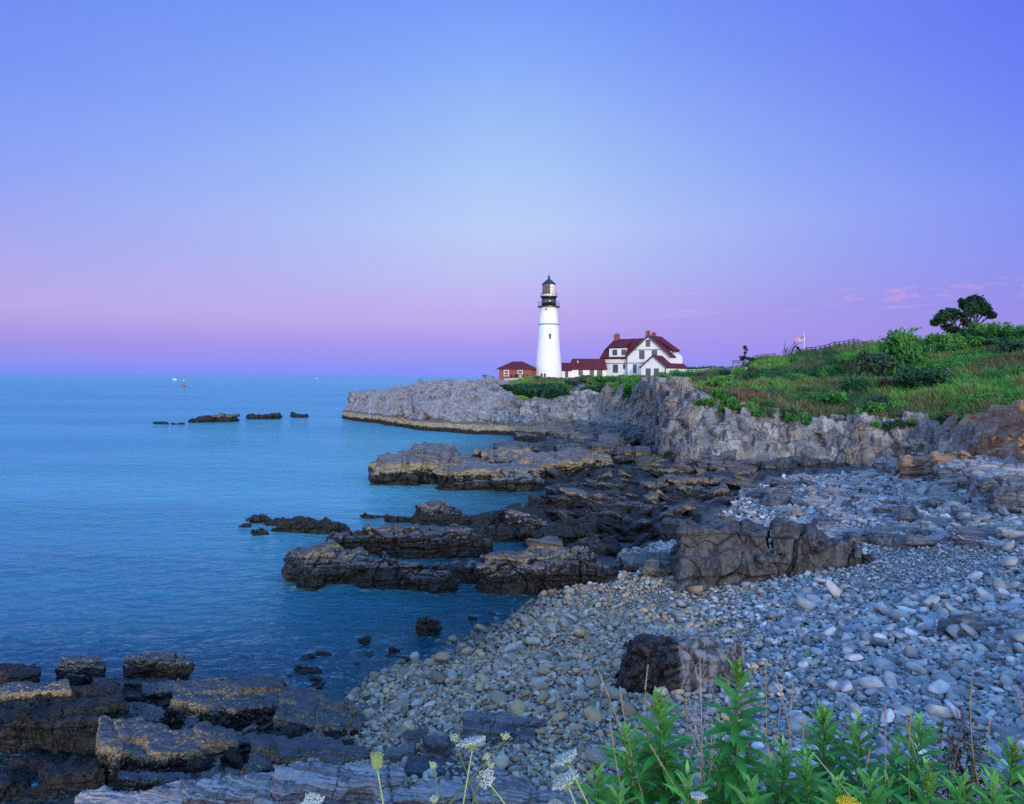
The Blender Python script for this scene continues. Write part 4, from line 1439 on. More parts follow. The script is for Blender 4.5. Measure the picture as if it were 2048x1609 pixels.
rock('rock_slab', [E(40, 1480, 90, 60, .9, -.2), E(150, 1490, 80, 50, .9, -.2), E(90, 1530, 70, 50, .7, -.2)], ROCK['weed'], 'ragged black wrack bank along the left edge above the pool', 'rock', 0.026, 0.10, 83, crag=6)
rock('rock_slab', [B(60, 110, 1462, 1458, 1500, .3)], ROCK['foretan'], 'small tan stone poking out of the black wrack bank', 'rock', 0.02, 0.05, 84)
rock('rock_slab', [E(330, 1500, 60, 40, .9, -.2), E(250, 1470, 50, 34, .9, -.2), E(400, 1480, 60, 30, .8, -.1)], ROCK['weed'], 'black wrack in the hollow left of the largest slab', 'rock', 0.026, 0.08, 81)
rock('rock_slab', [E(560, 1520, 60, 36, .7, .1), E(640, 1520, 60, 30, .7, .2), E(500, 1530, 40, 30, .6, .1)], ROCK['weed'], 'black wrack hanging under the right end of the big slab', 'rock', 0.026, 0.08, 82)
# foreground slabs, lower left
rock('rock_slab', [B(252, 372, 1332, 1330, 1366, 0.75), B(262, 350, 1318, 1320, 1345, 0.5, 0.2)], ROCK['fore'], 'squared black weedy block with a tan right end, at the water behind the slabs', 'rock', 0.028, 0.056, 60)
rock('rock_slab', [B(112, 210, 1340, 1338, 1366, 0.6), B(128, 200, 1326, 1328, 1350, 0.5, 0.15)], ROCK['foretan'], 'peaked weedy block with tan patches, left of the squared black block', 'rock', 0.028, 0.056, 61)
rock('rock_slab', [B(-40, 78, 1356, 1354, 1384, 0.7), B(10, 60, 1342, 1346, 1366, 0.5, 0.1)], ROCK['weed'], 'rounded weed-black rock at the left edge by the water', 'rock', 0.028, 0.056, 62)
rock('rock_slab', [B(-30, 132, 1392, 1380, 1446, 0.62)], ROCK['foretan'], 'slab with a broad tan barnacled face at the left edge', 'rock', 0.024, 0.048, 63, joint=1.4)
rock('rock_slab', [B(-40, 190, 1452, 1448, 1530, 1.4, -.25), B(60, 235, 1430, 1428, 1520, 1.5, -.25), B(120, 240, 1470, 1474, 1546, 0.9, -.3)], ROCK['weed'],
     'hollow heap of black wrack below the tan-faced slab', 'rock', 0.028, 0.11, 64)
rock('rock_slab', [B(148, 232, 1398, 1398, 1412, 0.7), B(212, 300, 1396, 1394, 1406, 0.8), B(190, 345, 1372, 1372, 1388, 0.5), B(286, 352, 1388, 1386, 1412, 0.7)], ROCK['fore'],
     'low flat blue-grey slabs in front of the squared black block', 'rock', 0.024, 0.036, 65, joint=0.8)
rock('rock_slab', [B(196, 300, 1424, 1428, 1450, 0.5, 0.05), B(240, 330, 1440, 1446, 1462, 0.5, 0.1)], ROCK['fore'],
     'low tilted slab holding a bright puddle, left of the largest slab', 'rock', 0.024, 0.040, 66)
rock('rock_slab', [B(344, 455, 1408, 1420, 1466, 1.15, 0.05, back=.1), B(440, 580, 1418, 1420, 1474, 1.3, 0.05), B(380, 560, 1380, 1378, 1430, 0.75, 0.2)], ROCK['fore'],
     'largest jointed slab, blue-grey on top with black wrack down its front', 'rock', 0.024, 0.060, 67, joint=0.75)
rock('rock_slab', [B(560, 660, 1440, 1452, 1500, 1.2, 0.1), B(640, 724, 1452, 1470, 1506, 1.0, 0.15), B(560, 650, 1402, 1410, 1450, 0.8, 0.2), B(640, 700, 1420, 1440, 1470, 0.7, 0.2)], ROCK['foretan'],
     'right end of the big slab, rounded and tan-edged where it meets the cobbles', 'rock', 0.024, 0.060, 68, joint=0.7)
rock('rock_slab', [B(196, 305, 1494, 1510, 1580, 1.0, -.1), B(236, 330, 1470, 1484, 1540, 0.8, 0.1)], ROCK['foretan'],
     'steep broken slab with a black overhung left side', 'rock', 0.022, 0.056, 69, joint=0.9)
rock('rock_slab', [B(296, 400, 1500, 1506, 1560, 0.85, 0.15), B(330, 470, 1490, 1496, 1545, 0.7, 0.2), B(392, 468, 1480, 1482, 1530, 0.65, 0.3)], ROCK['foretan'],
     'smooth square-ended slab with a tan lower edge, middle of the foreground', 'rock', 0.022, 0.048, 70, joint=0.8)
rock('rock_slab', [B(470, 512, 1488, 1490, 1510, 0.4, 0.4), B(505, 570, 1500, 1504, 1538, 0.6, 0.4), B(560, 690, 1508, 1518, 1542, 0.6, 0.5), B(600, 730, 1506, 1520, 1536, 0.5, 0.55)], ROCK['fore'],
     'chain of low broken slabs under the black wrack of the largest slab', 'rock', 0.022, 0.044, 71, joint=0.6)
rock('rock_slab', [B(236, 292, 1562, 1566, 1586, 0.35, 0.35), B(280, 470, 1566, 1572, 1592, 0.4, 0.4)], ROCK['fore'], 'small greenish-grey ledge tucked against the pale weathered rock', 'rock', 0.02, 0.04, 72)
rock('sea_rock', [E(30, 1575, 50, 34, .7, -.15), E(-20, 1620, 60, 40, .7, -.15), E(70, 1625, 60, 26, .6, -.15)], ROCK['weed'], 'low dark wrack mound in the extreme lower left corner', 'rock', 0.024, 0.08, 86)
rock('sea_rock', [B(88, 200, 1560, 1552, 1600, 0.7, -.1), B(140, 230, 1545, 1550, 1580, 0.6, -.1)], ROCK['weed'], 'mat of black wrack lying in the pool at the lower left corner', 'rock', 0.024, 0.056, 73)
rock('rock_slab', [B(165, 420, 1640, 1612, 1680, .7, 0.5), B(370, 640, 1602, 1588, 1670, .7, 0.65), B(560, 800, 1580, 1578, 1660, .7, 0.75), B(600, 740, 1556, 1552, 1590, .45, 0.8), B(760, 1000, 1596, 1604, 1660, .6, 0.85),
                   B(960, 1180, 1606, 1612, 1670, .6, 0.95), B(430, 570, 1584, 1580, 1620, .5, 0.65)], ROCK['pale'],
     'long pale weathered rock with crinkled beds along the bottom of the view', 'rock', 0.02, 0.085, 74, joint=0.8, th=0.09, dip=0.5, detail=1.6)
rock('rock_slab', [B(815, 925, 1542, 1548, 1572, 0.5, 0.75), B(900, 1000, 1556, 1562, 1580, 0.5, 0.85)], ROCK['fore'], 'smooth dark slab between the pale weathered rock and the cobbles', 'rock', 0.02, 0.04, 75)
rock('boulder', [B(842, 900, 1492, 1496, 1540, 0.42, 0.68, taper=.15)], ROCK['talus'], 'blunt grey boulder at the foot of the cobbles, left of the white flower head', 'boulder', 0.02, 0.05, 76)
rock('boulder', [B(778, 830, 1512, 1504, 1540, 0.4, 0.6)], ROCK['talus'], 'wedge-shaped boulder leaning on the pale weathered rock', 'boulder', 0.02, 0.045, 77)
rock('boulder', [B(805, 855, 1474, 1474, 1500, 0.4, 0.55)], ROCK['talus'], 'angular dark boulder behind the blunt grey boulder', 'boulder', 0.02, 0.045, 78)

# a few more copies of loose blocks on the tidal shelf and the talus under the inner cliff
def proto_block(seed, ex, voxel, amp, th, mat):
    r = np.random.default_rng(seed)
    pts = []
    for sx in (-1, 1):
        for sy in (-1, 1):
            for sz in (-1, 1):
                pts.append(np.array((sx, sy, sz)) * np.array(ex) * r.uniform(0.55, 1.0, 3))
    pts += [np.array(ex) * r.normal(0, 0.45, 3) * np.array((1.2, 1.2, 0.8)) for _ in range(5)]
    me2 = remesh_rock([pts], voxel, 'rock')
    roughen(me2, amp, seed, th=th, joint=1.1)
    me2.materials.clear()
    me2.materials.append(mat)
    return me2


TAL = [proto_block(200 + i, (1.0, 0.7, 0.55), 0.09, 0.14, 0.4, ROCK['talus']) for i in range(6)]
LED = [proto_block(220 + i, (1.9, 0.55, 0.32), 0.07, 0.12, 0.22, ROCK['weed'] if i % 2 else ROCK['mid']) for i in range(8)]
SLB = [proto_block(240 + i, (0.75, 0.5, 0.22), 0.05, 0.07, 0.16, ROCK['grey'] if i % 3 else ROCK['talus']) for i in range(7)]


def scatter(protos, name, label, cat, group, n, px0, px1, py0, py1, smin, smax, seed, tilt=0.25, ok=None, yaw=0.4, sink=0.15, zfn=None):
    r = np.random.default_rng(seed)
    k = tries = 0
    while k < n and tries < n * 40:
        tries += 1
        px, py = r.uniform(px0, px1), r.uniform(py0, py1)
        if ok is not None and not ok(px, py):
            continue
        P = G(px, py, 0.2)
        for _ in range(4):
            z = float(z_ground(P[0], P[1]))
            P = G(px, py, z)
        if z < -0.25:
            continue
        s = r.uniform(smin, smax)
        o = link(name, protos[int(r.integers(len(protos)))], (P[0], P[1], z + s * sink))
        o.rotation_euler = (r.normal(0, tilt), r.normal(0, tilt), r.normal(0, yaw) + (math.pi if r.random() < .5 else 0))
        o.scale = (s * r.uniform(.8, 1.3), s * r.uniform(.8, 1.2), s * r.uniform(.75, 1.25))
        tag(o, label, cat, group)
        k += 1


TALP = [(1085, 876), (1130, 856), (1200, 848), (1290, 850), (1345, 862), (1350, 905), (1300, 890), (1180, 888)]
SHP = [(1100, 930), (1250, 905), (1360, 915), (1540, 950), (1470, 985), (1440, 1020), (1330, 1060), (1240, 1085), (1060, 1075), (1040, 1040), (1090, 985)]
UPP = [(1480, 985), (1560, 952), (1750, 945), (1860, 950), (1950, 1010), (2048, 1060), (2048, 1100), (1780, 1090), (1600, 1050)]
scatter(TAL, 'boulder', 'dark angular fallen block in the boulder heap below the inner cove cliff', 'boulder', 'fallen blocks below the inner cliff', 85,
        1085, 1350, 848, 905, 0.7, 1.5, 301, ok=lambda x, y: inpoly(np.array([x]), np.array([y]), TALP)[0], yaw=1.0)
scatter(LED, 'rock_ledge', 'low dark weedy ledge on the tidal shelf between the cove and the cliff', 'rock', 'weedy ledges of the tidal shelf', 290,
        1040, 1545, 905, 1085, 0.28, 0.9, 302, tilt=0.26, ok=lambda x, y: inpoly(np.array([x]), np.array([y]), SHP)[0], yaw=0.25, sink=0.05)
scatter(SLB, 'rock_slab', 'loose angular grey slab strewn over the upper beach below the cliff', 'rock', 'angular slabs of the upper beach', 150,
        1480, 2048, 940, 1110, 0.35, 1.15, 303, ok=lambda x, y: inpoly(np.array([x]), np.array([y]), UPP)[0], yaw=0.9, sink=0.1)

# stones awash in the shallows
TINY = [proto_block(280 + i, (.5, .4, .28), .03, .06, .2, ROCK['weed']) for i in range(6)]
r = np.random.default_rng(306)
k = 0
SHALP = [(560, 1300), (700, 1290), (880, 1255), (1010, 1210), (1060, 1215), (1000, 1262), (880, 1312), (760, 1352), (690, 1400), (640, 1390), (560, 1370)]
while k < 34:
    px, py = r.uniform(560, 1060), r.uniform(1205, 1400)
    if not inpoly(np.array([px]), np.array([py]), SHALP)[0]:
        continue
    P = G(px, py, 0.0)
    sc_ = r.uniform(.18, .5)
    o = link('rock', TINY[int(r.integers(6))], (P[0], P[1], -.10 - .12 * sc_ + r.uniform(0, .10)))
    o.scale = (sc_ * r.uniform(.9, 1.6), sc_, sc_)
    o.rotation_euler = (r.normal(0, .2), r.normal(0, .2), r.uniform(0, 6.28))
    tag(o, 'dark weedy stone just breaking the shallow water off the cobble beach', 'rock', 'stones awash off the cobbles')
    k += 1

FIL = [proto_block(260 + i, (.55, .42, .26), .032, .05, .14, ROCK['weed'] if i % 2 else ROCK['foretan']) for i in range(8)]
FOREP = [(0, 1395), (180, 1385), (360, 1395), (560, 1400), (715, 1440), (720, 1530), (560, 1555), (300, 1590), (180, 1560), (0, 1540)]
scatter(FIL, 'rock', 'broken angular rock wedged in the gaps between the foreground slabs', 'rock', 'broken rocks between the foreground slabs', 60,
        0, 720, 1385, 1590, .35, .85, 304, tilt=.4, ok=lambda x, y: inpoly(np.array([x]), np.array([y]), FOREP)[0], yaw=1.2, sink=.05)
MIDP = [(930, 1035), (1060, 1005), (1330, 1050), (1260, 1120), (1180, 1110), (1000, 1092)]
scatter(LED, 'rock_ledge', 'jagged weedy rock between the near ledges and the big dark boulders', 'rock', 'jagged rocks behind the near ledges', 70,
        930, 1330, 1005, 1120, .25, .6, 305, tilt=.32, ok=lambda x, y: inpoly(np.array([x]), np.array([y]), MIDP)[0], yaw=.5, sink=.1)

# thin wash where the sea touches rock
from mathutils import kdtree
bpy.context.view_layer.update()
pts = []
for o in COL.objects:
    if o.type == 'MESH' and o.name.split('.')[0] in ('rock_ledge', 'sea_rock', 'rock_slab', 'boulder', 'rock', 'headland', 'spit', 'inner_cliff'):
        n_ = len(o.data.vertices)
        co = np.empty(n_ * 3, np.float32)
        o.data.vertices.foreach_get('co', co)
        Mx = np.array(o.matrix_world)
        co = co.reshape(-1, 3) @ Mx[:3, :3].T + Mx[:3, 3]
        co = co[np.abs(co[:, 2]) < .10]
        pts.append(co[::2])
pts = np.concatenate(pts)
kd = kdtree.KDTree(len(pts))
for i, p_ in enumerate(pts):
    kd.insert((p_[0], p_[1], 0.0), i)
kd.balance()
foam = np.zeros(len(wp), np.float32)
idx = np.nonzero((wp[:, 1] < 125) & (dep > -.3) & (np.abs(wp[:, 0] / wp[:, 1]) < .9))[0]
for i in idx:
    d_ = kd.find((wp[i, 0], wp[i, 1], 0.0))[2]
    if d_ is not None and d_ < .9:
        foam[i] = math.exp(-(d_ / (.16 + .002 * wp[i, 1])) ** 2)
foam = np.maximum(foam, .8 * np.exp(-((dep - .04) / .05) ** 2) * (wp[:, 1] < 60))
at = water_ob.data.attributes.new('foam', 'FLOAT', 'POINT')
at.data.foreach_set('value', foam.astype(np.float32))

# ------------------------------------------------------------------ cobbles
ico = {}
for sub in (1, 2, 3):
    bm = bmesh.new()
    bmesh.ops.create_icosphere(bm, subdivisions=sub, radius=1.0)
    ico[sub] = (np.array([v.co[:] for v in bm.verts]), np.array([[v.index for v in f.verts] for f in bm.faces]))
    bm.free()


def pebble(sub, seed, angular):
    v, f = ico[sub]
    r = np.random.default_rng(seed)
    v = v.copy()
    for _ in range(int(6 + angular * 9)):     # shear off facets
        n = r.normal(0, 1, 3)
        n /= np.linalg.norm(n)
        c = r.uniform(0.52, 0.84) if angular > .4 else r.uniform(0.75, 0.95)
        d = v @ n - c
        v = v - np.maximum(d, 0)[:, None] * n * (0.9 if angular > .4 else 0.7)
    v = v * (1 + 0.10 * fbm(v * 1.1 + seed * 3.1, 3, seed)[:, None])
    v *= np.array((1.15, r.uniform(0.55, 0.9), r.uniform(0.36, 0.62)))
    return v, f


PEB = {s: [pebble(s, 400 + i, 0.15 + 0.75 * (i % 2)) for i in range(14)] for s in (1, 2, 3)}
r = np.random.default_rng(55)
NST = 64000
u_ = r.uniform(-0.36, 1.05, NST * 3)
ly = r.uniform(math.log(9.5), math.log(56), NST * 3)
Ys = np.exp(ly)
Xs = u_ * Ys
Zs = z_ground(Xs, Ys)
ok = cobmask(Xs, Ys, Zs)
shore = (Zs > -0.35)
spx, spy = proj(np.stack([Xs, Ys, Zs], -1))
ok |= (shore & (Zs < 0.35) & (Ys < 27) & (spx > 690) & (spx < 1250) & (spy > 1180) & (r.random(len(Zs)) < 0.6 * smooth01(Zs, -0.35, 0.0)))
ok &= (spx < 2250) & (spy < 1720) & (spx > 560) & shore
Xs, Ys, Zs, spx, spy = Xs[ok], Ys[ok], Zs[ok], spx[ok], spy[ok]
# even out by area: keep probability ~ Y^2 up to a limit
keep = r.random(len(Xs)) < np.clip((Ys / 22.0) ** 2, 0.36, 1.0)
Xs, Ys, Zs, spx, spy = Xs[keep], Ys[keep], Zs[keep], spx[keep], spy[keep]
n = len(Xs)
big = smooth01(spx, 1350, 2000) * (1 - 0.75 * np.exp(-((spy - 1120) / 70.0) ** 2))
rad = np.exp(r.normal(math.log(0.058), 0.38, n)) * (1 + 0.35 * big) * (1 + 0.25 * smooth01(Ys, 18, 34))
rare = r.random(n)
rad = np.where(rare < 0.018 + 0.02 * big, rad * r.uniform(1.6, 2.8, n), rad)
fine = np.exp(-(((spx - 1850) / 230) ** 2 + ((spy - 1130) / 55) ** 2)) + np.exp(-(((spx - 1320) / 130) ** 2 + ((spy - 1195) / 18) ** 2))
rad *= 1 - 0.5 * np.clip(fine, 0, 1)
rad = np.clip(rad, 0.036, 0.33)
tanz = (1 - smooth01(spx + (1300 - spy) * 0.15, 1180, 1700)) * smooth01(spy, 1080, 1180)
hue = r.random(n) + fbm(np.stack([Xs, Ys, Xs * 0], -1) * 0.8, 2, 12) * 0.25
PAL_T = np.array([(.42, .27, .15), (.36, .28, .19), (.47, .35, .22), (.22, .17, .13), (.38, .32, .25), (.50, .32, .15), (.31, .23, .16), (.46, .41, .34), (.38, .235, .125)])
PAL_G = np.array([(.36, .37, .37), (.28, .29, .30), (.44, .44, .43), (.22, .23, .24), (.33, .33, .32), (.50, .49, .47), (.30, .28, .27), (.38, .36, .32), (.19, .20, .20)])
ci = r.integers(0, 9, n)
mixt = (r.random(n) < tanz)[:, None]
tint = np.where(mixt, PAL_T[ci], PAL_G[ci]) * r.uniform(0.6, 1.35, (n, 1))
moss = (r.random(n) < 0.012) & (spx > 1150) & (spx < 1700) & (spy > 1150) & (spy < 1330)
tint[moss] = (0.13, 0.20, 0.04)
yaw, tx, ty = r.uniform(0, 6.28, n), r.normal(0, 0.35, n), r.normal(0, 0.35, n)
shp = r.integers(0, 14, n)
shp = np.where((r.random(n) < .75 * smooth01(spx, 1250, 1650)) & (shp % 2 == 0), shp + 1, shp)
rad *= 1 - .22 * smooth01(-Ys, -17, -12)
zoff = rad * r.uniform(0.0, 0.85, n)


inview = (spx > 0) & (spx < 2048) & (spy < 1600)
order = np.argsort(-(rad / Ys) * inview)
indiv = order[:300]
isind = np.zeros(n, bool)
isind[indiv] = True
PEBM = []
for i in range(14):
    v, f = PEB[3][i]
    PEBM.append(np_mesh('cobble', v, f, i % 2 == 0, [M['cobble_obj']]))
for i in indiv:
    o = link('cobble', PEBM[shp[i]], (Xs[i], Ys[i], Zs[i] + zoff[i]))
    o.rotation_euler = (tx[i], ty[i], yaw[i])
    o.scale = (rad[i],) * 3
    o.color = tuple(tint[i]) + (1,)
    if moss[i]:
        tag(o, 'cobble furred with bright green weed', 'stone', 'green weedy cobbles')
    elif mixt[i, 0]:
        tag(o, 'tan or brown wave-rounded cobble on the lower beach by the water', 'stone', 'tan cobbles of the lower beach')
    else:
        tag(o, 'blue-grey wave-rounded cobble on the beach', 'stone', 'grey cobbles of the beach')
VS, FS, TS, SMF = [], [], [], []
base = 0
R_ = rotm(yaw, tx, ty)
pxsize = rad / Ys * FPX
for sub in (1, 2, 3):
    lvl = np.where(pxsize > 11, 3, np.where(pxsize > 3.6, 2, 1))
    for i in range(14):
        m = (shp == i) & (lvl == sub) & ~isind
        if not m.any():
            continue
        v, f = PEB[sub][i]
        P = np.einsum('nij,kj->nki', R_[m], v) * rad[m][:, None, None] + np.stack([Xs[m], Ys[m], Zs[m] + zoff[m]], -1)[:, None]
        VS.append(P.reshape(-1, 3))
        FS.append((f[None] + (np.arange(m.sum()) * len(v))[:, None, None] + base).reshape(-1, 3))
        TS.append(np.repeat(tint[m], len(v), 0))
        SMF.append(np.full(len(FS[-1]), i % 2 == 0))
        base += P.shape[0] * P.shape[1]
SM = np.concatenate(SMF)
me = np_mesh('shingle', np.concatenate(VS), np.concatenate(FS), True, [M['cobble_mass']], {'tint': np.concatenate(TS)})
if len(me.polygons) == len(SM):
    me.polygons.foreach_set('use_smooth', SM)
tag(link('shingle', me), 'mass of smaller wave-rounded cobbles covering the beach', 'shingle', kind='stuff')
print('stones', n, 'verts', base)

# tide pools held by the ledges
def pool(cx, cy, rx, ry, z, seed, mat):
    c = G(cx, cy, z)
    ex = rx / FPX * c[1]
    ey = abs(G(cx, cy - ry, z)[1] - c[1])
    mb = MB()
    pts = []
    for k in range(28):
        t = 2 * math.pi * k / 28
        q = 1 + 0.22 * math.sin(3 * t + seed) + 0.13 * math.sin(5 * t + seed * 2)
        pts.append((c[0] + ex * q * math.cos(t), c[1] + ey * q * math.sin(t), z))
    mb.add(pts, [tuple(range(28))])
    o = mb.build('tide_pool', mat)
    tag(o, 'still tide pool', kind='structure')


m_, t_, b_, o_ = new_mat('still_pool_water')
b_.inputs['Base Color'].default_value = (0.02, 0.06, 0.12, 1)
b_.inputs['Roughness'].default_value = 0.03
b_.inputs['IOR'].default_value = 1.45
b_.inputs['Specular IOR Level'].default_value = 0.8
t_.put(b_.inputs['Normal'], t_.bump(t_.noise(t_.pos(), 3.0, 3), 0.1, 0.05))
M['pool'] = m_

# ------------------------------------------------------------------ grass on the slopes
def blades(base, hgt, wid, tint, r, lean=0.35, per=4):
    n = len(base)
    N = n * per
    b = np.repeat(base, per, 0) + np.concatenate([r.normal(0, 0.10, (N, 2)), np.zeros((N, 1))], 1)
    h = np.repeat(hgt, per) * r.uniform(0.6, 1.15, N)
    a = r.uniform(0, 6.28, N)
    wv = np.stack([np.cos(a), np.sin(a), a * 0], 1) * (np.repeat(wid, per) * r.uniform(0.7, 1.3, N))[:, None]
    le = r.normal(0, lean, (N, 2)) * h[:, None]
    midp = b + np.concatenate([le * 0.35, h[:, None] * 0.6], 1)
    tip = b + np.concatenate([le, h[:, None]], 1)
    V = np.stack([b - wv, b + wv, midp + wv * 0.8, midp - wv * 0.8, tip], 1).reshape(-1, 3)
    k = np.arange(N)[:, None] * 5
    F = np.concatenate([k + np.array([[0, 1, 2]]), k + np.array([[0, 2, 3]]), k + np.array([[3, 2, 4]])], 0)
    tb_ = np.repeat(tint, per, 0) * r.uniform(0.6, 1.45, (N, 1))
    tb_ = np.where(r.random((N, 1)) < .12, np.array((.24, .19, .09)), tb_)
    T = np.repeat(tb_, 5, 0)
    return V, F, T


def sample_hill(n, r, r0, r1):
    fr = r.uniform(r0, r1, n)
    fc = r.uniform(0, NC - 1.01, n)
    i, j = fr.astype(int), fc.astype(int)
    a, c = (fr - i)[:, None], (fc - j)[:, None]
    P = HPd[i, j] * (1 - a) * (1 - c) + HPd[i + 1, j] * a * (1 - c) + HPd[i, j + 1] * (1 - a) * c + HPd[i + 1, j + 1] * a * c
    return P, veg[i, j], i, j


r = np.random.default_rng(77)
P, vg, ii, jj = sample_hill(150000, r, RLIP - 10, RRIDGE + 6)
m = (vg > r.uniform(0.25, 0.7, len(vg))) & (P[:, 1] > 30)
P = P[m]
gx, gyy = proj(P)
k1 = fbm(P * np.array((0.11, 0.08, 0.11)), 4, 201)
k2 = fbm(P * 0.35 + 5, 3, 202)
k3 = fbm(P * np.array((0.06, 0.06, 0.06)) + 50, 3, 203)
green = np.array((.075, .34, .06))
lime = np.array((.17, .44, .065))
deep = np.array((.03, .15, .055))
dry = np.array((.27, .20, .09))
rust = np.array((.22, .11, .06))
t = np.repeat(green[None], len(P), 0)
w = smooth01(k1, 0.02, 0.28)[:, None]
t = t * (1 - w) + lime * w
w = smooth01(-k1, 0.10, 0.40)[:, None]
t = t * (1 - w) + deep * w
lipd = smooth01(gyy, 812, 838) * smooth01(gx, 1380, 1450)
w = np.clip(smooth01(k2, 0.25, 0.52) * 0.65 + lipd * 0.5 + 0.7 * np.exp(-(((gx - 1540) / 90) ** 2 + ((gyy - 815) / 22) ** 2)), 0, 0.92)[:, None]
t = t * (1 - w) + dry * w
w = (smooth01(k3 + k2 * 0.5, 0.42, 0.62) * 0.6)[:, None]
t = t * (1 - w) + rust * w
hg = 0.30 + 0.30 * smooth01(k2, -0.4, 0.4) + 0.2 * (gx > 1500)
hg = hg * r.uniform(.6, 1.5, len(hg)) * (0.55 + 0.45 * smooth01(gx, 1050, 1500))
V, F, T = blades(P, hg, np.full(len(P), 0.030) + P[:, 1] * 0.00022, t, r)
me = np_mesh('slope_grass', V, F, False, [M['grass']], {'tint': T})
tag(link('slope_grass', me), 'long green and dry grass covering the headland slopes', 'grass', kind='stuff')


# ------------------------------------------------------------------ leaves for shrubs and trees
def leaf_cloud(lobes, n, size, cols, r, shell=0.55, flat=0.0):
    """n small two-triangle leaves spread through ellipsoid lobes [(centre, radii)]"""
    lob = np.array([np.concatenate([c, q]) for c, q in lobes])
    vol = np.prod(lob[:, 3:], 1) ** (2 / 3)
    pick = r.choice(len(lob), n, p=vol / vol.sum())
    d = r.normal(0, 1, (n, 3))
    d /= np.linalg.norm(d, axis=1, keepdims=True)
    rr = r.uniform(0, 1, n) ** (1 - shell * 0.8)
    bump = 1 + 0.30 * fbm(d * 2.3 + pick[:, None] * 4.7, 3, 5)
    C = lob[pick, :3] + d * lob[pick, 3:] * (rr * bump)[:, None]
    # break it into clumps with gaps
    cn = fbm(C / max(size, 1e-3) * 0.10, 3, 6)
    C = C[cn > -0.38]
    d = d[cn > -0.38]
    pick = pick[cn > -0.38]
    n = len(C)
    nrm = d * 0.6 + r.normal(0, 0.7, (n, 3)) + np.array((0, 0, 0.5))
    nrm /= np.linalg.norm(nrm, axis=1, keepdims=True)
    a = np.cross(nrm, r.normal(0, 1, (n, 3)))
    a /= np.linalg.norm(a, axis=1, keepdims=True) + 1e-9
    b = np.cross(nrm, a)
    s = size * r.uniform(0.6, 1.4, n)[:, None]
    V = np.stack([C - a * s, C + b * s * 0.45 + nrm * s * .12, C + a * s, C - b * s * 0.45 + nrm * s * .12], 1).reshape(-1, 3)
    k = np.arange(n)[:, None] * 4
    F = k + np.array([[0, 1, 2, 3]])
    cols = np.array(cols)
    cc = fbm(C / max(size, 1e-3) * 0.07 + 30, 3, 9)
    w = smooth01(cc + r.normal(0, 0.18, n), -0.4, 0.45)[:, None]
    tt = cols[0] * (1 - w) + cols[1] * w
    tt = tt * r.uniform(0.75, 1.3, (n, 1))
    return V, F, np.repeat(tt, 4, 0)


SHRUB_COL = {'green': ((.045, .19, .045), (.13, .37, .06)), 'lime': ((.10, .30, .045), (.22, .45, .07)), 'dark': ((.022, .085, .04), (.06, .17, .07)),
             'grey': ((.05, .09, .055), (.12, .17, .10)), 'rust': ((.12, .07, .035), (.24, .12, .06))}
SHR = {}
for ci_, (cn_, cc_) in enumerate(SHRUB_COL.items()):
    SHR[cn_] = []
    for v_ in range(3):
        r = np.random.default_rng(500 + ci_ * 10 + v_)
        lobes = [(np.array((0, 0, .5)), np.array((.75, .75, .55)))]
        for q in range(5):
            a = r.uniform(0, 6.28)
            lobes.append((np.array((math.cos(a) * r.uniform(.3, .75), math.sin(a) * r.uniform(.3, .75), r.uniform(.3, .85))), r.uniform(.28, .48, 3)))
        V, F, T = leaf_cloud(lobes, 2600, 0.085, cc_, r)
        SHR[cn_].append(np_mesh('shrub', V, F, False, [M['leaf']], {'tint': T}))


def shrub(px, py, wpx, hpx, kind, label, group=None, var=0, P=None):
    if P is None:
        P = on_hill(px, py)
    s = P[1] / FPX
    o = link('shrub', SHR[kind][var % 3], tuple(P - np.array((0, 0, 0.08 * hpx * s))))
    o.scale = (wpx * s / 1.9, wpx * s / 2.0, hpx * s / 1.12)
    o.rotation_euler = (0, 0, px * 1.37)
    tag(o, label, 'shrub', group)
    return o


# the large ones one can point to
shrub(1795, 745, 112, 100, 'green', 'tall round green shrub crowning the slope right of the rail fence', var=0)
shrub(1755, 752, 90, 58, 'grey', 'grey-green thicket at the left foot of the tallest round shrub', var=1)
shrub(1840, 722, 70, 42, 'green', 'green shrub hanging to the right of the tallest round shrub', var=2)
shrub(1707, 800, 62, 62, 'dark', 'dark bushy evergreen standing low in the middle of the slope', var=0)
shrub(1840, 790, 120, 62, 'dark', 'wide dark thicket in the hollow left of the path', var=1)
shrub(1775, 790, 44, 34, 'rust', 'rust-brown bush in the middle of the slope', var=0)
shrub(1745, 835, 70, 34, 'green', 'bright green clump just above the cliff edge, left of the middle', var=2)
shrub(1640, 815, 120, 34, 'green', 'broad bright green patch of weeds above the cliff', var=1)
shrub(1800, 830, 60, 34, 'lime', 'small yellow-green clump above the cliff edge', var=1)
shrub(1985, 815, 120, 38, 'lime', 'long bright green clump below the path at the right', var=0)
shrub(1900, 812, 70, 30, 'lime', 'yellow-green weeds beneath the path fence', var=2)
shrub(1440, 778, 70, 32, 'lime', 'yellow-green clump at the edge of the promontory', var=0)
shrub(1500, 768, 44, 28, 'dark', 'small dark shrub beside the bare outcrop', var=2)
shrub(1275, 806, 40, 44, 'green', 'green tongue of weeds running down the cliff gully', var=2)
shrub(1262, 795, 38, 34, 'green', 'green weeds at the head of the cliff gully', var=1)
r = np.random.default_rng(91)
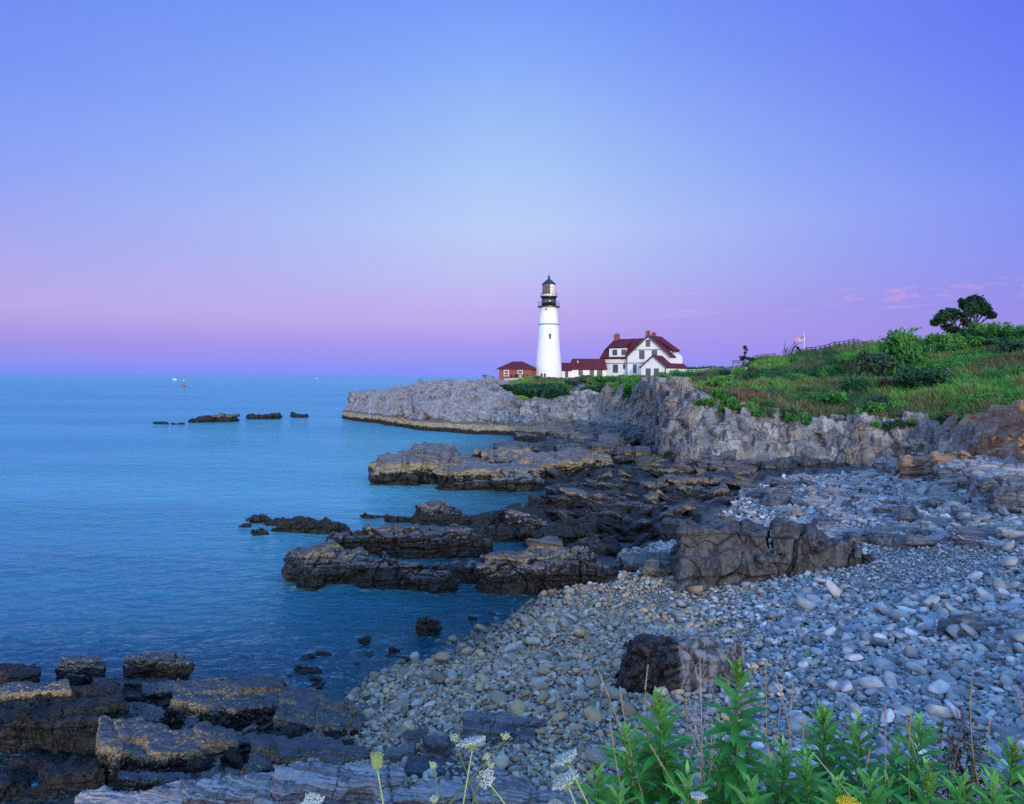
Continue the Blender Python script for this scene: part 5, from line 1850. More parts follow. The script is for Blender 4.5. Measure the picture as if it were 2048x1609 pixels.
# the row in front of the keeper's house
for k, (px, py, w_, h_, kd) in enumerate([(1012, 782, 36, 20, 'dark'), (1030, 790, 44, 28, 'dark'), (1052, 794, 50, 32, 'dark'), (1078, 798, 50, 36, 'dark'), (1104, 796, 50, 34, 'dark'), (1126, 794, 44, 32, 'dark'), (1090, 782, 60, 22, 'dark'),
                                          (1120, 780, 44, 22, 'green'), (1145, 774, 40, 18, 'grey'), (1170, 770, 46, 18, 'grey'), (1192, 772, 50, 24, 'lime'), (1212, 768, 44, 24, 'green'), (1232, 770, 46, 22, 'green'), (1256, 774, 50, 22, 'green'),
                                          (1282, 776, 50, 22, 'green'), (1308, 774, 50, 22, 'dark'), (1335, 768, 50, 30, 'green'), (1358, 762, 44, 28, 'green'), (1384, 762, 50, 26, 'green'), (1412, 762, 50, 22, 'dark'), (1440, 756, 40, 20, 'green'),
                                          (1060, 780, 50, 20, 'dark'), (1210, 784, 60, 22, 'grey'), (1240, 786, 50, 22, 'lime'), (1180, 784, 44, 18, 'dark'), (1290, 790, 40, 16, 'grey'), (1160, 790, 40, 16, 'grey')]):
    shrub(px, py, w_, h_ * .85, kd, 'low leafy bush in the row below the white buildings', 'bushes along the cliff top by the lighthouse', k)
for k, (px, w_, h_, kd) in enumerate([(1385, 50, 12, 'green'), (1412, 50, 13, 'green'), (1440, 44, 12, 'dark')]):
    P = W(px, 744, 172)
    shrub(px, 744, w_, h_, kd, 'distant hedge-like bush behind the pale fence right of the white house', 'bushes behind the pale fence', k, P=P)
for k, (px, py, w_, h_, kd) in enumerate([(1868, 702, 60, 40, 'green'), (1905, 700, 60, 38, 'lime'), (1938, 690, 66, 46, 'green'), (1975, 688, 70, 44, 'dark'), (2010, 688, 70, 46, 'green'), (2045, 690, 70, 46, 'green'),
                                          (1995, 700, 80, 34, 'dark'), (2030, 712, 80, 36, 'dark'), (1960, 705, 70, 34, 'green'), (1890, 715, 70, 34, 'green'), (1925, 712, 60, 30, 'lime'), (2085, 690, 80, 50, 'green')]):
    shrub(px, py, w_, h_, kd, 'leafy bush in the thick hedge along the hilltop under the two dark trees', 'hilltop hedge bushes', k)
kinds = ['green', 'lime', 'dark', 'grey', 'green', 'rust', 'lime']
cnt = 0
while cnt < 230:
    px, py = r.uniform(1400, 2048), r.uniform(705, 845)
    if py < np.interp(px, [1400, 1600, 1750, 1900, 2048], [762, 728, 712, 712, 712]):
        continue
    P = on_hill(px, py)
    qx, qy = proj(P)
    if abs(qx - px) > 6 or abs(qy - py) > 6:
        continue
    kd = kinds[int(r.integers(len(kinds)))]
    w_ = r.uniform(14, 44)
    shrub(px, py, w_, w_ * r.uniform(.35, .7) * (.6 if kd == 'rust' else 1), kd, 'small clump of weeds or low shrub amid the long grass of the slope', 'low shrubs of the grassy slope', int(r.integers(3)), P=P)
    cnt += 1


for k in range(64):
    u = r.uniform(1385, 2060)
    c = int(np.interp(u, ucol, np.arange(NC)))
    P = HPd[RLIP + int(r.integers(-14, 8)), c] + np.array((0, -.35, -.05))
    kd = ('green', 'lime', 'grey', 'dark', 'green', 'rust')[int(r.integers(6))]
    w_ = r.uniform(16, 46)
    shrub(0, 0, w_, w_ * r.uniform(.4, .75), kd, 'weedy clump hanging over the edge of the cliff', 'weeds along the cliff edge', k, P=P)


# ------------------------------------------------------------------ trees
def limb(mb, a, b, r0, r1, rr, bend=0.12, seg=6, n=6):
    a, b = Vector(a), Vector(b)
    L = (b - a).length
    off = Vector((rr.normal(0, bend), rr.normal(0, bend), abs(rr.normal(0, bend)) * .5)) * L
    pts = [a.lerp(b, t) + off * math.sin(math.pi * t) for t in [i / (n - 1) for i in range(n)]]
    mb.tube(pts, [r0 + (r1 - r0) * i / (n - 1) for i in range(n)], seg)
    return pts


def tree(base_px, Y, forks, lobes, cols, label, seed, leaf=0.16, n=5000, r0=0.22, name='tree'):
    rr = np.random.default_rng(seed)
    base = W(base_px[0], base_px[1], Y)
    root = empty(name, tuple(base))
    tag(root, label, 'tree')
    tb = MB()
    L, SUB = [], []
    for (lx, ly, rx, ry) in lobes:
        c = W(lx, ly, Y) - base + np.array((0, rr.normal(0, 0.8), 0))
        s = Y / FPX
        q3 = np.array((rx * s, max(rx, ry) * s * 0.9, ry * s))
        L.append((c, q3, s))
        for _ in range(5):
            dv = rr.normal(0, 1, 3)
            dv /= np.linalg.norm(dv)
            SUB.append((c + dv * q3 * rr.uniform(.45, 1.0), q3 * rr.uniform(.18, .34, 3)))
    for (fx, fy, idx) in forks:
        f = W(fx, fy, Y) - base
        limb(tb, (rr.normal(0, .1), rr.normal(0, .1), -0.6), f, r0, r0 * .6, rr, 0.05)
        for i in idx:
            pts = limb(tb, f, L[i][0], r0 * .55, r0 * .2, rr)
            for _ in range(4):
                e = L[i][0] + rr.normal(0, 0.5, 3) * L[i][1]
                limb(tb, pts[int(rr.integers(2, 5))], e, r0 * .2, r0 * .05, rr, .15, 4, 4)
    tb.build('trunk', M['bark'], root, smooth=True)
    V, F, T = leaf_cloud([(c, q * .97) for c, q, s in L] + SUB, n, leaf, cols, rr, 0.35)
    me_ = np_mesh('crown', V, F, False, [M['leaf']], {'tint': T})
    link('crown', me_, (0, 0, 0), root)
    return root


DARK = ((.012, .04, .022), (.04, .10, .04))
tree((1906, 684), 87, [(1900, 662, [0, 1, 3]), (1915, 660, [2, 4, 5])],
     [(1886, 638, 20, 15), (1872, 645, 10, 8), (1907, 628, 20, 13), (1896, 653, 13, 9), (1920, 634, 12, 11), (1908, 664, 15, 10)], DARK,
     'left and lower of two dark windblown trees on the hilltop', 61, n=15000, leaf=.15)
tree((1946, 680), 88, [(1940, 660, [0, 3, 4]), (1952, 655, [1, 2, 5, 6])],
     [(1936, 622, 14, 17), (1950, 603, 16, 14), (1962, 618, 14, 16), (1931, 608, 11, 13), (1942, 645, 10, 9), (1968, 632, 9, 8), (1974, 624, 7, 6)], DARK,
     'right and taller of two dark windblown trees, standing with bare lower stems', 62, n=15000, leaf=.15)
tree((1487, 724), 112, [(1489, 712, [0, 1, 2]), (1486, 718, [3, 4])],
     [(1492, 695, 5, 4), (1497, 699, 3, 2.5), (1488, 706, 3, 3), (1487, 716, 9, 6), (1503, 718, 8, 3)], DARK, 'small wind-bent tree on the ridge left of the flag', 63, leaf=0.14, n=900, r0=0.12)
rr = np.random.default_rng(64)
_, by0_, bY0_ = skyline(1574, 0)
P = W(1574, by0_, bY0_)
root = empty('bare_bush', tuple(P))
tag(root, 'leafless dark bush leaning right, beside the bending person', 'shrub')
mb = MB()
for (ex, ey) in [(1591, 687), (1586, 697), (1578, 700), (1567, 702), (1563, 706), (1575, 705), (1596, 692), (1582, 706), (1569, 698)]:
    e = W(ex, ey - 4, bY0_) - P
    pts = limb(mb, (0, 0, -0.3), e, 0.07, 0.025, rr, 0.12)
    for _ in range(3):
        limb(mb, pts[int(rr.integers(2, 5))], Vector(e) + Vector(rr.normal(0, .5, 3)), 0.03, 0.012, rr, .15, 4, 4)
mb.build('branch', M['bark'], root)

# ------------------------------------------------------------------ lighthouse
TY = 160.0
ts = TY / FPX
T0 = W(1096.5, 757, TY)
T0z = T0[2]
lh = empty('lighthouse', tuple(T0))
tag(lh, 'tall white tapering lighthouse with a black lantern on top', 'lighthouse')


def th(y):
    return (757 - y) * ts


mb = MB()
mb.lathe([(3.45, -3.0), (3.30, 0.0), (2.98, th(725)), (2.72, th(700)), (2.52, th(676)), (2.36, th(652)), (2.34, th(650.4)), (2.40, th(650.2)), (2.40, th(648.6)), (2.28, th(648.4)),
          (2.12, th(630)), (1.98, th(618)), (2.05, th(616)), (2.3, th(615))], 64)
mb.build('tower', M['white'], lh, smooth=True)
mb = MB()
mb.lathe([(2.42, th(650.4)), (2.47, th(650.2)), (2.47, th(649.0)), (2.40, th(648.8))], 64, cap=False)
mb.build('string_course', M['trim'], lh)
mb = MB()
mb.lathe([(2.2, th(616)), (2.58, th(615.4)), (2.58, th(613.4)), (1.7, th(613.2))], 40)
dk = mb.build('gallery', M['black'], lh)


def railing(rad, z0, z1, n, parent, name='railing'):
    mb = MB()
    for k in range(n):
        t = 2 * math.pi * k / n
        x, y = rad * math.cos(t), rad * math.sin(t)
        mb.tube([(x, y, z0), (x, y, z1)], 0.022, 4)
    for zz in (z1, (z0 + z1) / 2):
        ring = [(rad * math.cos(2 * math.pi * k / 40), rad * math.sin(2 * math.pi * k / 40), zz) for k in range(41)]
        mb.tube(ring, 0.02, 4)
    mb.build(name, M['black'], parent)


railing(2.5, th(613.5), th(604.5), 20, dk)
mb = MB()
mb.lathe([(1.74, th(613.5)), (1.74, th(595.4))], 64)
mb.build('watch_room', M['gloss'], lh, smooth=False)
bpy.data.objects[lh.children[-1].name].data.polygons.foreach_set('use_smooth', np.array([len(p.vertices) == 4 for p in lh.children[-1].data.polygons]))
mb = MB()
mb.lathe([(1.7, th(595.4)), (2.02, th(595.2)), (2.02, th(593.4)), (1.5, th(593.2))], 40)
ug = mb.build('upper_gallery', M['black'], lh)
railing(1.96, th(593.4), th(587), 16, ug)
# lantern room: glass panes, mullions, white parapet, lens
mb = MB()
mb.lathe([(1.52, th(593.4)), (1.52, th(589.5))], 16)
mb.build('lantern_parapet', M['white'], lh)
NPN = 12
for k in range(NPN):
    a0, a1 = 2 * math.pi * (k + .06) / NPN + 0.13, 2 * math.pi * (k + .94) / NPN + 0.13
    mb = MB()
    R = 1.50
    p = [(R * math.cos(a0), R * math.sin(a0)), (R * math.cos(a1), R * math.sin(a1))]
    q_ = [(0.98 * x, 0.98 * y) for x, y in p]
    z0, z1 = th(589.5), th(570.5)
    mb.add([(p[0][0], p[0][1], z0), (p[1][0], p[1][1], z0), (p[1][0], p[1][1], z1), (p[0][0], p[0][1], z1),
            (q_[0][0], q_[0][1], z0), (q_[1][0], q_[1][1], z0), (q_[1][0], q_[1][1], z1), (q_[0][0], q_[0][1], z1)],
           [(0, 1, 2, 3), (5, 4, 7, 6), (0, 4, 5, 1), (3, 2, 6, 7), (1, 5, 6, 2), (0, 3, 7, 4)])
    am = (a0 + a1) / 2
    mb.build('lantern_pane', M['painted_glow'] if math.cos(am) > -0.05 else M['lantern'], lh)  # right-hand panes carry the painted reflection, the rest stay dark glass
mb = MB()
for k in range(NPN):
    a = 2 * math.pi * k / NPN + 0.13
    mb.tube([(1.51 * math.cos(a), 1.51 * math.sin(a), th(589.6)), (1.51 * math.cos(a), 1.51 * math.sin(a), th(570.4))], 0.05, 6)
for zz in (583.3, 577):
    mb.tube([(1.51 * math.cos(2 * math.pi * k / NPN + .13), 1.51 * math.sin(2 * math.pi * k / NPN + .13), th(zz)) for k in range(NPN + 1)], 0.035, 5)
mb.build('lantern_frame', M['black'], lh)
mb = MB()
mb.lathe([(1.46, th(569.4)), (1.68, th(569.8)), (1.66, th(568.6)), (1.0, th(563.5)), (0.42, th(559.4)), (0.25, th(558)), (0.16, th(557)), (0.16, th(556.4)), (0.28, th(555.2)), (0.30, th(554.2)), (0.2, th(553)), (0.05, th(552)), (0.02, th(546))], 16)
mb.build('lantern_roof', M['black'], lh)


def tower_window(px, py, w_, h_, parent):
    z = th(py)
    rad = np.interp(z, [0, th(725), th(700), th(676), th(652), th(630), th(618)], [3.30, 2.98, 2.72, 2.52, 2.36, 2.12, 1.98])
    x = (px - 1096.5 - (757 - py) * 0.0072 * 0) * ts - 0.0
    y = -math.sqrt(max(0.1, rad * rad - x * x))
    f = MB()
    f.box(x - w_ / 2 - .09, x + w_ / 2 + .09, y - 0.07, y + 0.3, z - h_ / 2 - .09, z + h_ / 2 + .09)
    fr = f.build('window', M['trim'], parent)
    g = MB()
    g.box(x - w_ / 2, x + w_ / 2, y - 0.085, y - 0.05, z - h_ / 2, z + h_ / 2)
    g.build('pane', M['window'], fr)


tower_window(1098.2, 674, 0.36, 1.0, lh)
tower_window(1090.6, 621, 0.2, 0.28, lh)

# ------------------------------------------------------------------ keeper's house (turned 40 degrees to the view)
HY_ = 163.0
hs = HY_ / FPX
H0 = W(1254, 755, HY_)
house = empty('keepers_house', tuple(H0), -math.radians(40))
tag(house, "large white keeper's house with dark red roofs and three brick chimneys", 'house')


def hz(y):
    return (755 - y) * hs + 0.2


def poly_prism(mb, pts, axis_from, axis_to, mi=0):
    """prism of a polygon in (a, z) swept along b"""
    n = len(pts)
    vs = [(a, axis_from, z) for a, z in pts] + [(a, axis_to, z) for a, z in pts]
    fs = [tuple(range(n)), tuple(range(2 * n - 1, n - 1, -1))]
    for i in range(n):
        j = (i + 1) % n
        fs.append((j, i, n + i, n + j))
    mb.add(vs, fs, mi)


def roof_slab(mb, quad, th_=0.18, mi=0):
    q = [Vector(p) for p in quad]
    nn = (q[1] - q[0]).cross(q[-1] - q[0]).normalized()
    if nn.z < 0:
        nn = -nn
    n = len(q)
    vs = [tuple(p + nn * th_) for p in q] + [tuple(p) for p in q]
    fs = [tuple(range(n)), tuple(range(2 * n - 1, n - 1, -1))]
    for i in range(n):
        j = (i + 1) % n
        fs.append((j, i, n + i, n + j))
    mb.add(vs, fs, mi)


def win(parent, a0, a1, z0, z1, b, sash=True):
    f = MB()
    fw = 0.13
    f.box(a0 - fw, a1 + fw, b - 0.07, b + 0.05, z1, z1 + fw * 1.2)
    f.box(a0 - fw, a1 + fw, b - 0.09, b + 0.05, z0 - fw, z0)
    f.box(a0 - fw, a0, b - 0.07, b + 0.05, z0, z1)
    f.box(a1, a1 + fw, b - 0.07, b + 0.05, z0, z1)
    if sash:
        zm = (z0 + z1) / 2
        f.box(a0, a1, b - 0.055, b + 0.02, zm - 0.04, zm + 0.04)
        f.box((a0 + a1) / 2 - .025, (a0 + a1) / 2 + .025, b - 0.05, b + 0.02, z0, zm - .04)
        f.box((a0 + a1) / 2 - .025, (a0 + a1) / 2 + .025, b - 0.05, b + 0.02, zm + .04, z1)
    w_ = f.build('window', M['trim'], parent)
    g = MB()
    g.box(a0, a1, b - 0.035, b + 0.04, z0, z1)
    g.build('pane', M['window'], w_)
    return w_


zr, ze, zb_, zL = hz(675.5), hz(716), hz(729), hz(678.5)
W_ = 11.3
# main gabled volume
mb = MB()
poly_prism(mb, [(0, -2.5), (W_, -2.5), (W_, ze), (W_ / 2, zr - .12), (0, ze)], 0.0, 6.1)
mb.box(0.05, 9.9, 6.0, 6.9, -2.5, ze - .3)
# left wing
poly_prism(mb, [(-7.6, -2.5), (0.2, -2.5), (0.2, ze - .1), (-7.6, ze - .1)], 1.0, 8.0)
# dormer on the left wing
mb.box(-5.4, -1.0, 0.62, 5.2, ze - .2, hz(698))
# upper storey on the right
mb.box(8.5, 10.25, 2.4, 5.1, ze - .5, hz(705.5))
# low wing with its own gable
poly_prism(mb, [(6.05, -2.5), (12.2, -2.5), (12.2, hz(737)), (9.1, hz(717)), (6.05, hz(737))], -4.0, 6.4)
mb.build('wall', M['siding'], house)
# roofs
mb = MB()
ov = 0.35
ez = 0.35 * (zr - ze) / (W_ / 2)
roof_slab(mb, [(-ov, -ov, ze - ez), (W_ / 2, -ov, zr), (W_ / 2, 6.2, zr), (-ov, 6.2, ze - ez)])
roof_slab(mb, [(W_ / 2, -ov, zr), (W_ + ov, -ov, ze - ez), (W_ + ov, 2.2, ze - ez), (W_ / 2, 2.2, zr)])
roof_slab(mb, [(W_ / 2, 2.2, zr), (10.9, 2.0, hz(704.5)), (10.9, 5.5, hz(704.5)), (W_ / 2, 6.2, zr)])
roof_slab(mb, [(W_ / 2, 6.2, zr), (10.9, 5.5, hz(704.5)), (W_ / 2, 7.6, ze), (-ov, 7.6, ze)])
# left wing: ridge runs left, lower slope kicks out, clipped far end
roof_slab(mb, [(-8.0, 0.55, ze - .35), (0.3, 0.55, ze - .35), (0.3, 1.9, ze + 1.9), (-7.4, 1.9, ze + 1.9)])
roof_slab(mb, [(-7.4, 1.9, ze + 1.9), (0.3, 1.9, ze + 1.9), (5.0, 4.5, zL), (-6.2, 4.5, zL)])
roof_slab(mb, [(-6.2, 4.5, zL), (5.0, 4.5, zL), (5.0, 8.4, ze - .3), (-8.0, 8.4, ze - .3)])
roof_slab(mb, [(-8.0, 0.55, ze - .35), (-7.4, 1.9, ze + 1.9), (-6.2, 4.5, zL), (-7.4, 7.1, ze + 1.9), (-8.0, 8.4, ze - .3)])
# dormer roof
roof_slab(mb, [(-5.75, 0.25, hz(697.2)), (-0.7, 0.25, hz(697.2)), (-0.7, 4.6, zL - .15), (-5.75, 4.6, zL - .15)])
# low wing
zla, zle = hz(715.5), hz(737)
e2_ = 0.3 * (zla - zle) / 3.05
roof_slab(mb, [(5.75, -4.3, zle - e2_), (9.1, -4.3, zla), (9.1, 6.7, zla), (5.75, 6.7, zle - e2_)], 0.15)
roof_slab(mb, [(9.1, -4.3, zla), (12.5, -4.3, zle - e2_), (12.5, 6.7, zle - e2_), (9.1, 6.7, zla)], 0.15)
rf = mb.build('roof', M['roof'], house)
# barge boards and belt courses
mb = MB()


def bar(p, q_, hh=0.16, dd=0.12):
    p, q_ = Vector(p), Vector(q_)
    up = Vector((0, 0, hh))
    o_ = Vector((0, -dd, 0))
    vs = [p, q_, q_ + up, p + up, p + o_, q_ + o_, q_ + up + o_, p + up + o_]
    mb.add([tuple(v) for v in vs], [(0, 1, 2, 3), (7, 6, 5, 4), (0, 4, 5, 1), (3, 2, 6, 7), (1, 5, 6, 2), (0, 3, 7, 4)])


bar((-ov - .05, -ov - .02, ze - ez - .12), (W_ / 2, -ov - .02, zr - .12), 0.3)
bar((W_ / 2, -ov - .02, zr - .12), (W_ + ov + .05, -ov - .02, ze - ez - .12), 0.3)
bar((5.7, -4.33, zle - e2_ - .1), (9.1, -4.33, zla - .1), 0.25)
bar((9.1, -4.33, zla - .1), (12.55, -4.33, zle - e2_ - .1), 0.25)
bar((0.0, -.005, zb_), (W_, -.005, zb_), .16, .06)
bar((2.0, -.005, hz(703)), (W_ - 2.0, -.005, hz(703)), .14, .06)
bar((-7.6, .995, zb_), (-0.01, .995, zb_), .16, .06)
bar((-7.7, .98, ze - .42), (-0.3, .98, ze - .42), .16, .2)
for a_, b_, z1_ in ((0.0, -.005, ze - .35), (-7.6, .995, ze - .5), (12.15, -4.005, zle - .2)):
    bar((a_ - .1, b_, -2), (a_ + .1, b_, -2), z1_ + 2, .05)
mb.build('trim_board', M['trim'], house)


def pa(px, b):
    return ((px - 1254) * hs - b * math.sin(math.radians(40))) / math.cos(math.radians(40))


win(house, pa(1287, 0), pa(1292.5, 0), hz(695.5), hz(684.5), 0.0, False)
win(house, pa(1276, 0), pa(1283, 0), hz(719.5), hz(705), 0.0)
win(house, pa(1297, 0), pa(1304, 0), hz(719.5), hz(705), 0.0)
win(house, pa(1265.5, 0), pa(1269.5, 0), hz(747), hz(732), 0.0)
win(house, pa(1231.3, 1), pa(1238.7, 1), hz(746.5), hz(732), 1.0)
win(house, pa(1249.6, 1), pa(1251.8, 1), hz(738.5), hz(731.5), 1.0, False)
win(house, pa(1229.8, .62), pa(1236.4, .62), hz(711), hz(702), .62)
win(house, pa(1246.0, .62), pa(1252.4, .62), hz(711), hz(702), .62)
win(house, pa(1280, -4), pa(1286, -4), hz(754), hz(741), -4.0)
win(house, pa(1293.2, -4), pa(1299.2, -4), hz(754), hz(741), -4.0)
for px, b, y0, y1, w_ in ((1242.3, 4.5, 684, 667.5, .85), (1295, 3.0, 684, 664.5, .62), (1309.4, 5.2, 684, 667, .62)):
    mb = MB()
    a = pa(px, b)
    mb.box(a - w_ * .7, a + w_ * .7, b - w_ * .6, b + w_ * .6, hz(y0), hz(y1 + 1))
    mb.box(a - w_ * .78, a + w_ * .78, b - w_ * .68, b + w_ * .68, hz(y1 + 1) + .003, hz(y1))
    mb.box(a - w_ * .3, a + w_ * .3, b - w_ * .3, b + w_ * .3, hz(y1) + .003, hz(y1) + .25)
    mb.build('chimney', M['brick'], rf)
mb = MB()
for a_, b_ in ((10.24, 3.2), (10.24, 4.4)):
    mb.box(a_ - .02, a_ + .04, b_ - .5, b_ + .4, ze + .15, hz(705.5))
mb.build('side_window', M['window'], house)

# ------------------------------------------------------------------ covered link buildings, axis along the view
def link_house(name, label, x0, x1, ye, yr, xr0, xr1, Y, ywin, ybase=758, depth=5.0):
    s = Y / FPX
    O = W(x0, ybase, Y)
    root = empty(name, tuple(O))
    tag(root, label, 'building')

    def X(px):
        return (px - x0) * s

    def Z(py):
        return (ybase - py) * s
    mb = MB()
    mb.box(0, X(x1), 0, depth, -2.0, Z(ye))
    mb.build('wall', M['white'], root)
    mb = MB()
    A = [(X(x0) - .45, -.4, Z(ye) - .1), (X(x1) + .3, -.4, Z(ye) - .1), (X(xr1), depth / 2, Z(yr)), (X(xr0), depth / 2, Z(yr))]
    roof_slab(mb, A, .14)
    roof_slab(mb, [(X(xr0), depth / 2, Z(yr)), (X(xr1), depth / 2, Z(yr)), (X(x1) + .3, depth + .4, Z(ye) - .1), (X(x0) - .45, depth + .4, Z(ye) - .1)], .14)
    roof_slab(mb, [(X(x0) - .45, -.4, Z(ye) - .1), (X(xr0), depth / 2, Z(yr)), (X(x0) - .45, depth + .4, Z(ye) - .1)], .14)
    rf_ = mb.build('roof', M['roof'], root)
    for (a, b, y0, y1, nm) in ywin:
        mb = MB()
        if nm == 'door':
            mb.box(X(a), X(b), -.05, .05, Z(y1), Z(y0))
            mb.build('door', M['trim'], root)
        else:
            win(root, X(a), X(b), Z(y1), Z(y0), 0.0)
    return root, rf_, X, Z


root, rf_, X, Z = link_house('link_building', 'long low white wing with a red roof joining the house to the tower', 1141.5, 1212, 739, 718, 1147, 1212, 164.5,
                             [(1158, 1164.5, 740.5, 750, 'w'), (1180.5, 1187, 740.5, 750, 'w'), (1195, 1203.5, 740.5, 749, 'w')])
mb = MB()
mb.tube([(X(1156), 1.0, Z(726)), (X(1156), 1.0, Z(721.5))], .12, 8)
mb.build('vent_pipe', M['white'], rf_)
root, rf_, X, Z = link_house('entry_shed', 'small white shed with a red roof against the foot of the tower', 1114, 1141.2, 741.5, 726.5, 1123, 1142, 163.6,
                             [(1130, 1136.5, 743, 757, 'door'), (1120, 1123, 747, 750.5, 'w')])
# brick building
by_ = 157.0
bs = by_ / FPX
Bo = W(998, 761, by_)
bh = empty('brick_building', tuple(Bo), -math.radians(14))
tag(bh, 'low red brick building with a hipped red roof, left of the tower', 'building')
bw, bd = 7.55, 5.2


def bz(y):
    return (761 - y) * bs


mb = MB()
mb.box(0, bw, 0, bd, -1.5, bz(737.2))
mb.build('wall', M['brick'], bh)
mb = MB()
e = .45
c_ = [(-e, -e, bz(737.2)), (bw + e, -e, bz(737.2)), (bw + e, bd + e, bz(737.2)), (-e, bd + e, bz(737.2))]
r1_, r2_ = (2.6, bd / 2, bz(722.8)), (bw - 2.6, bd / 2, bz(722.8))
mb.add(c_ + [r1_, r2_] + [(x, y, z - .16) for x, y, z in c_], [(0, 1, 5, 4), (1, 2, 5), (2, 3, 4, 5), (3, 0, 4), (9, 8, 7, 6), (0, 6, 7, 1), (1, 7, 8, 2), (2, 8, 9, 3), (3, 9, 6, 0)])
mb.build('roof', M['roof'], bh)
for a in (1.75, 5.0):
    f = MB()
    f.box(a - .6, a + .6, -.08, .04, bz(752.8), bz(752.0))
    f.box(a - .6, a + .6, -.08, .04, bz(741.6), bz(740.4))
    f.box(a - .6, a - .47, -.08, .04, bz(752), bz(741.6))
    f.box(a + .47, a + .6, -.08, .04, bz(752), bz(741.6))
    f.box(a - .47, a + .47, -.06, .04, bz(747.2), bz(746.4))
    w_ = f.build('window', M['white'], bh)
    g = MB()
    g.box(a - .47, a + .47, -.045, .03, bz(752), bz(747.2))
    g.box(a - .47, a + .47, -.045, .03, bz(746.4), bz(741.6))
    g.build('pane', M['window'], w_)
# parapet wall of the lighthouse yard
Pw = [W(px, py, 151) for px, py in ((1008, 762), (1026, 760.5), (1066, 760), (1112, 760), (1150, 759))]
mb = MB()
for a, b in zip(Pw[:-1], Pw[1:]):
    mb.add([(a[0], a[1], a[2] - 2), (b[0], b[1], b[2] - 2), (b[0], b[1] + .35, b[2] - 2), (a[0], a[1] + .35, a[2] - 2),
            (a[0], a[1], a[2] + .45), (b[0], b[1], b[2] + .45), (b[0], b[1] + .35, b[2] + .45), (a[0], a[1] + .35, a[2] + .45)],
           [(0, 1, 5, 4), (1, 2, 6, 5), (2, 3, 7, 6), (3, 0, 4, 7), (4, 5, 6, 7)])
M['stone_wall'] = simple('pale_wall_stone', (0.5, 0.47, 0.45), .8, .2, 2, .3, .3, .03)
tag(mb.build('yard_wall', M['stone_wall']), 'low pale wall at the cliff top before the brick building and tower', 'wall')


# ------------------------------------------------------------------ fences
def fence(name, label, pts, Y, npost, hpx, mat, rails=2, post=.11, rail=.05, sky=False):
    """pts: foot of the fence along the slope as (px,py), at depth Y (float or pair)"""
    y0, y1 = Y if isinstance(Y, tuple) else (Y, Y)
    xs = [p[0] for p in pts]
    ys = [p[1] for p in pts]
    st = W(xs[0], ys[0], y0)
    root = empty(name, tuple(st))
    tag(root, label, 'fence')
    tops = []
    for k in range(npost):
        f = k / (npost - 1)
        px = xs[0] + (xs[-1] - xs[0]) * f
        py = np.interp(px, xs, ys)
        Yk = y0 + (y1 - y0) * f
        if sky:
            _, py, Yk = skyline(px, 2.5)
        P = W(px, py, Yk) - st
        h = hpx / FPX * Yk
        mb = MB()
        mb.tube([(P[0], P[1], P[2] - .6), (P[0] + random.gauss(0, .03), P[1], P[2] + h)], post / 2, 6)
        mb.build('post', mat, root)
        tops.append((P, h))
    for j in range(rails):
        mb = MB()
        zf = .93 - j * .42
        mb.tube([(p[0], p[1] - .06, p[2] + h * zf) for p, h in tops], rail, 6)
        mb.build('rail', mat, root)
    return root


fence('rail_fence', 'dark rail fence climbing the skyline right of the flagpole', [(1612, 711), (1660, 703), (1700, 698), (1745, 694)], (106, 98), 15, 10.5, M['darkwood'], 2, .16, .055, True)
fence('rail_fence', 'weathered rail fence along the ridge right of the small wind-bent tree', [(1466, 726), (1508, 727), (1550, 726)], (116, 114), 8, 9.0, M['wood'], 2, .15, .06, True)
fence('rail_fence', 'pale rail fence between the white house and the ridge', [(1372, 748), (1400, 747), (1436, 744)], (150, 148), 9, 8, M['palewood'], 3, .2, .09)
fence('rail_fence', 'thin rail fence along the path at the right edge', [(1962, 789), (2000, 792), (2060, 797)], (63, 58), 4, 13, M['darkwood'], 1, .09, .03)
fence('rail_fence', 'two rough posts and a rail beside the bending person', [(1584, 716), (1592, 715.5), (1602, 714)], (105, 105), 3, 9, M['darkwood'], 1, .16, .06, True)
# the trodden path
r = np.random.default_rng(15)
pth = [(1856, 722), (1880, 730), (1905, 745), (1930, 758), (1950, 768), (1962, 780), (1975, 790), (1998, 800), (2040, 812)]
cp = np.array([on_hill(*p) for p in pth])
tt = np.linspace(0, len(pth) - 1, 90)
cc = np.stack([np.interp(tt, range(len(pth)), cp[:, a]) for a in range(3)], -1)
ks = np.ones(9) / 9
for a in range(3):
    cc[4:-4, a] = np.convolve(cc[:, a], ks, 'valid')
d = np.gradient(cc, axis=0)
sd_ = np.stack([d[:, 1], -d[:, 0], d[:, 0] * 0], -1)
sd_ /= np.linalg.norm(sd_, axis=1, keepdims=True) + 1e-9
wd = (0.75 + 0.15 * np.sin(tt * 5))[:, None]
up = np.array((0, 0, .42))
PV = np.stack([cc - sd_ * wd + up, cc - sd_ * wd * .4 + up + np.array((0, 0, .03)), cc + sd_ * wd * .4 + up + np.array((0, 0, .03)), cc + sd_ * wd + up], 1)
m_path = simple('path_gravel', (0.34, 0.31, 0.30), .9, .2, 3, .35, .4, .03)
tag(link('path', np_mesh('path', PV.reshape(-1, 3), grid_faces(90, 4), True, [m_path])), 'trodden gravel path down the slope', kind='structure')

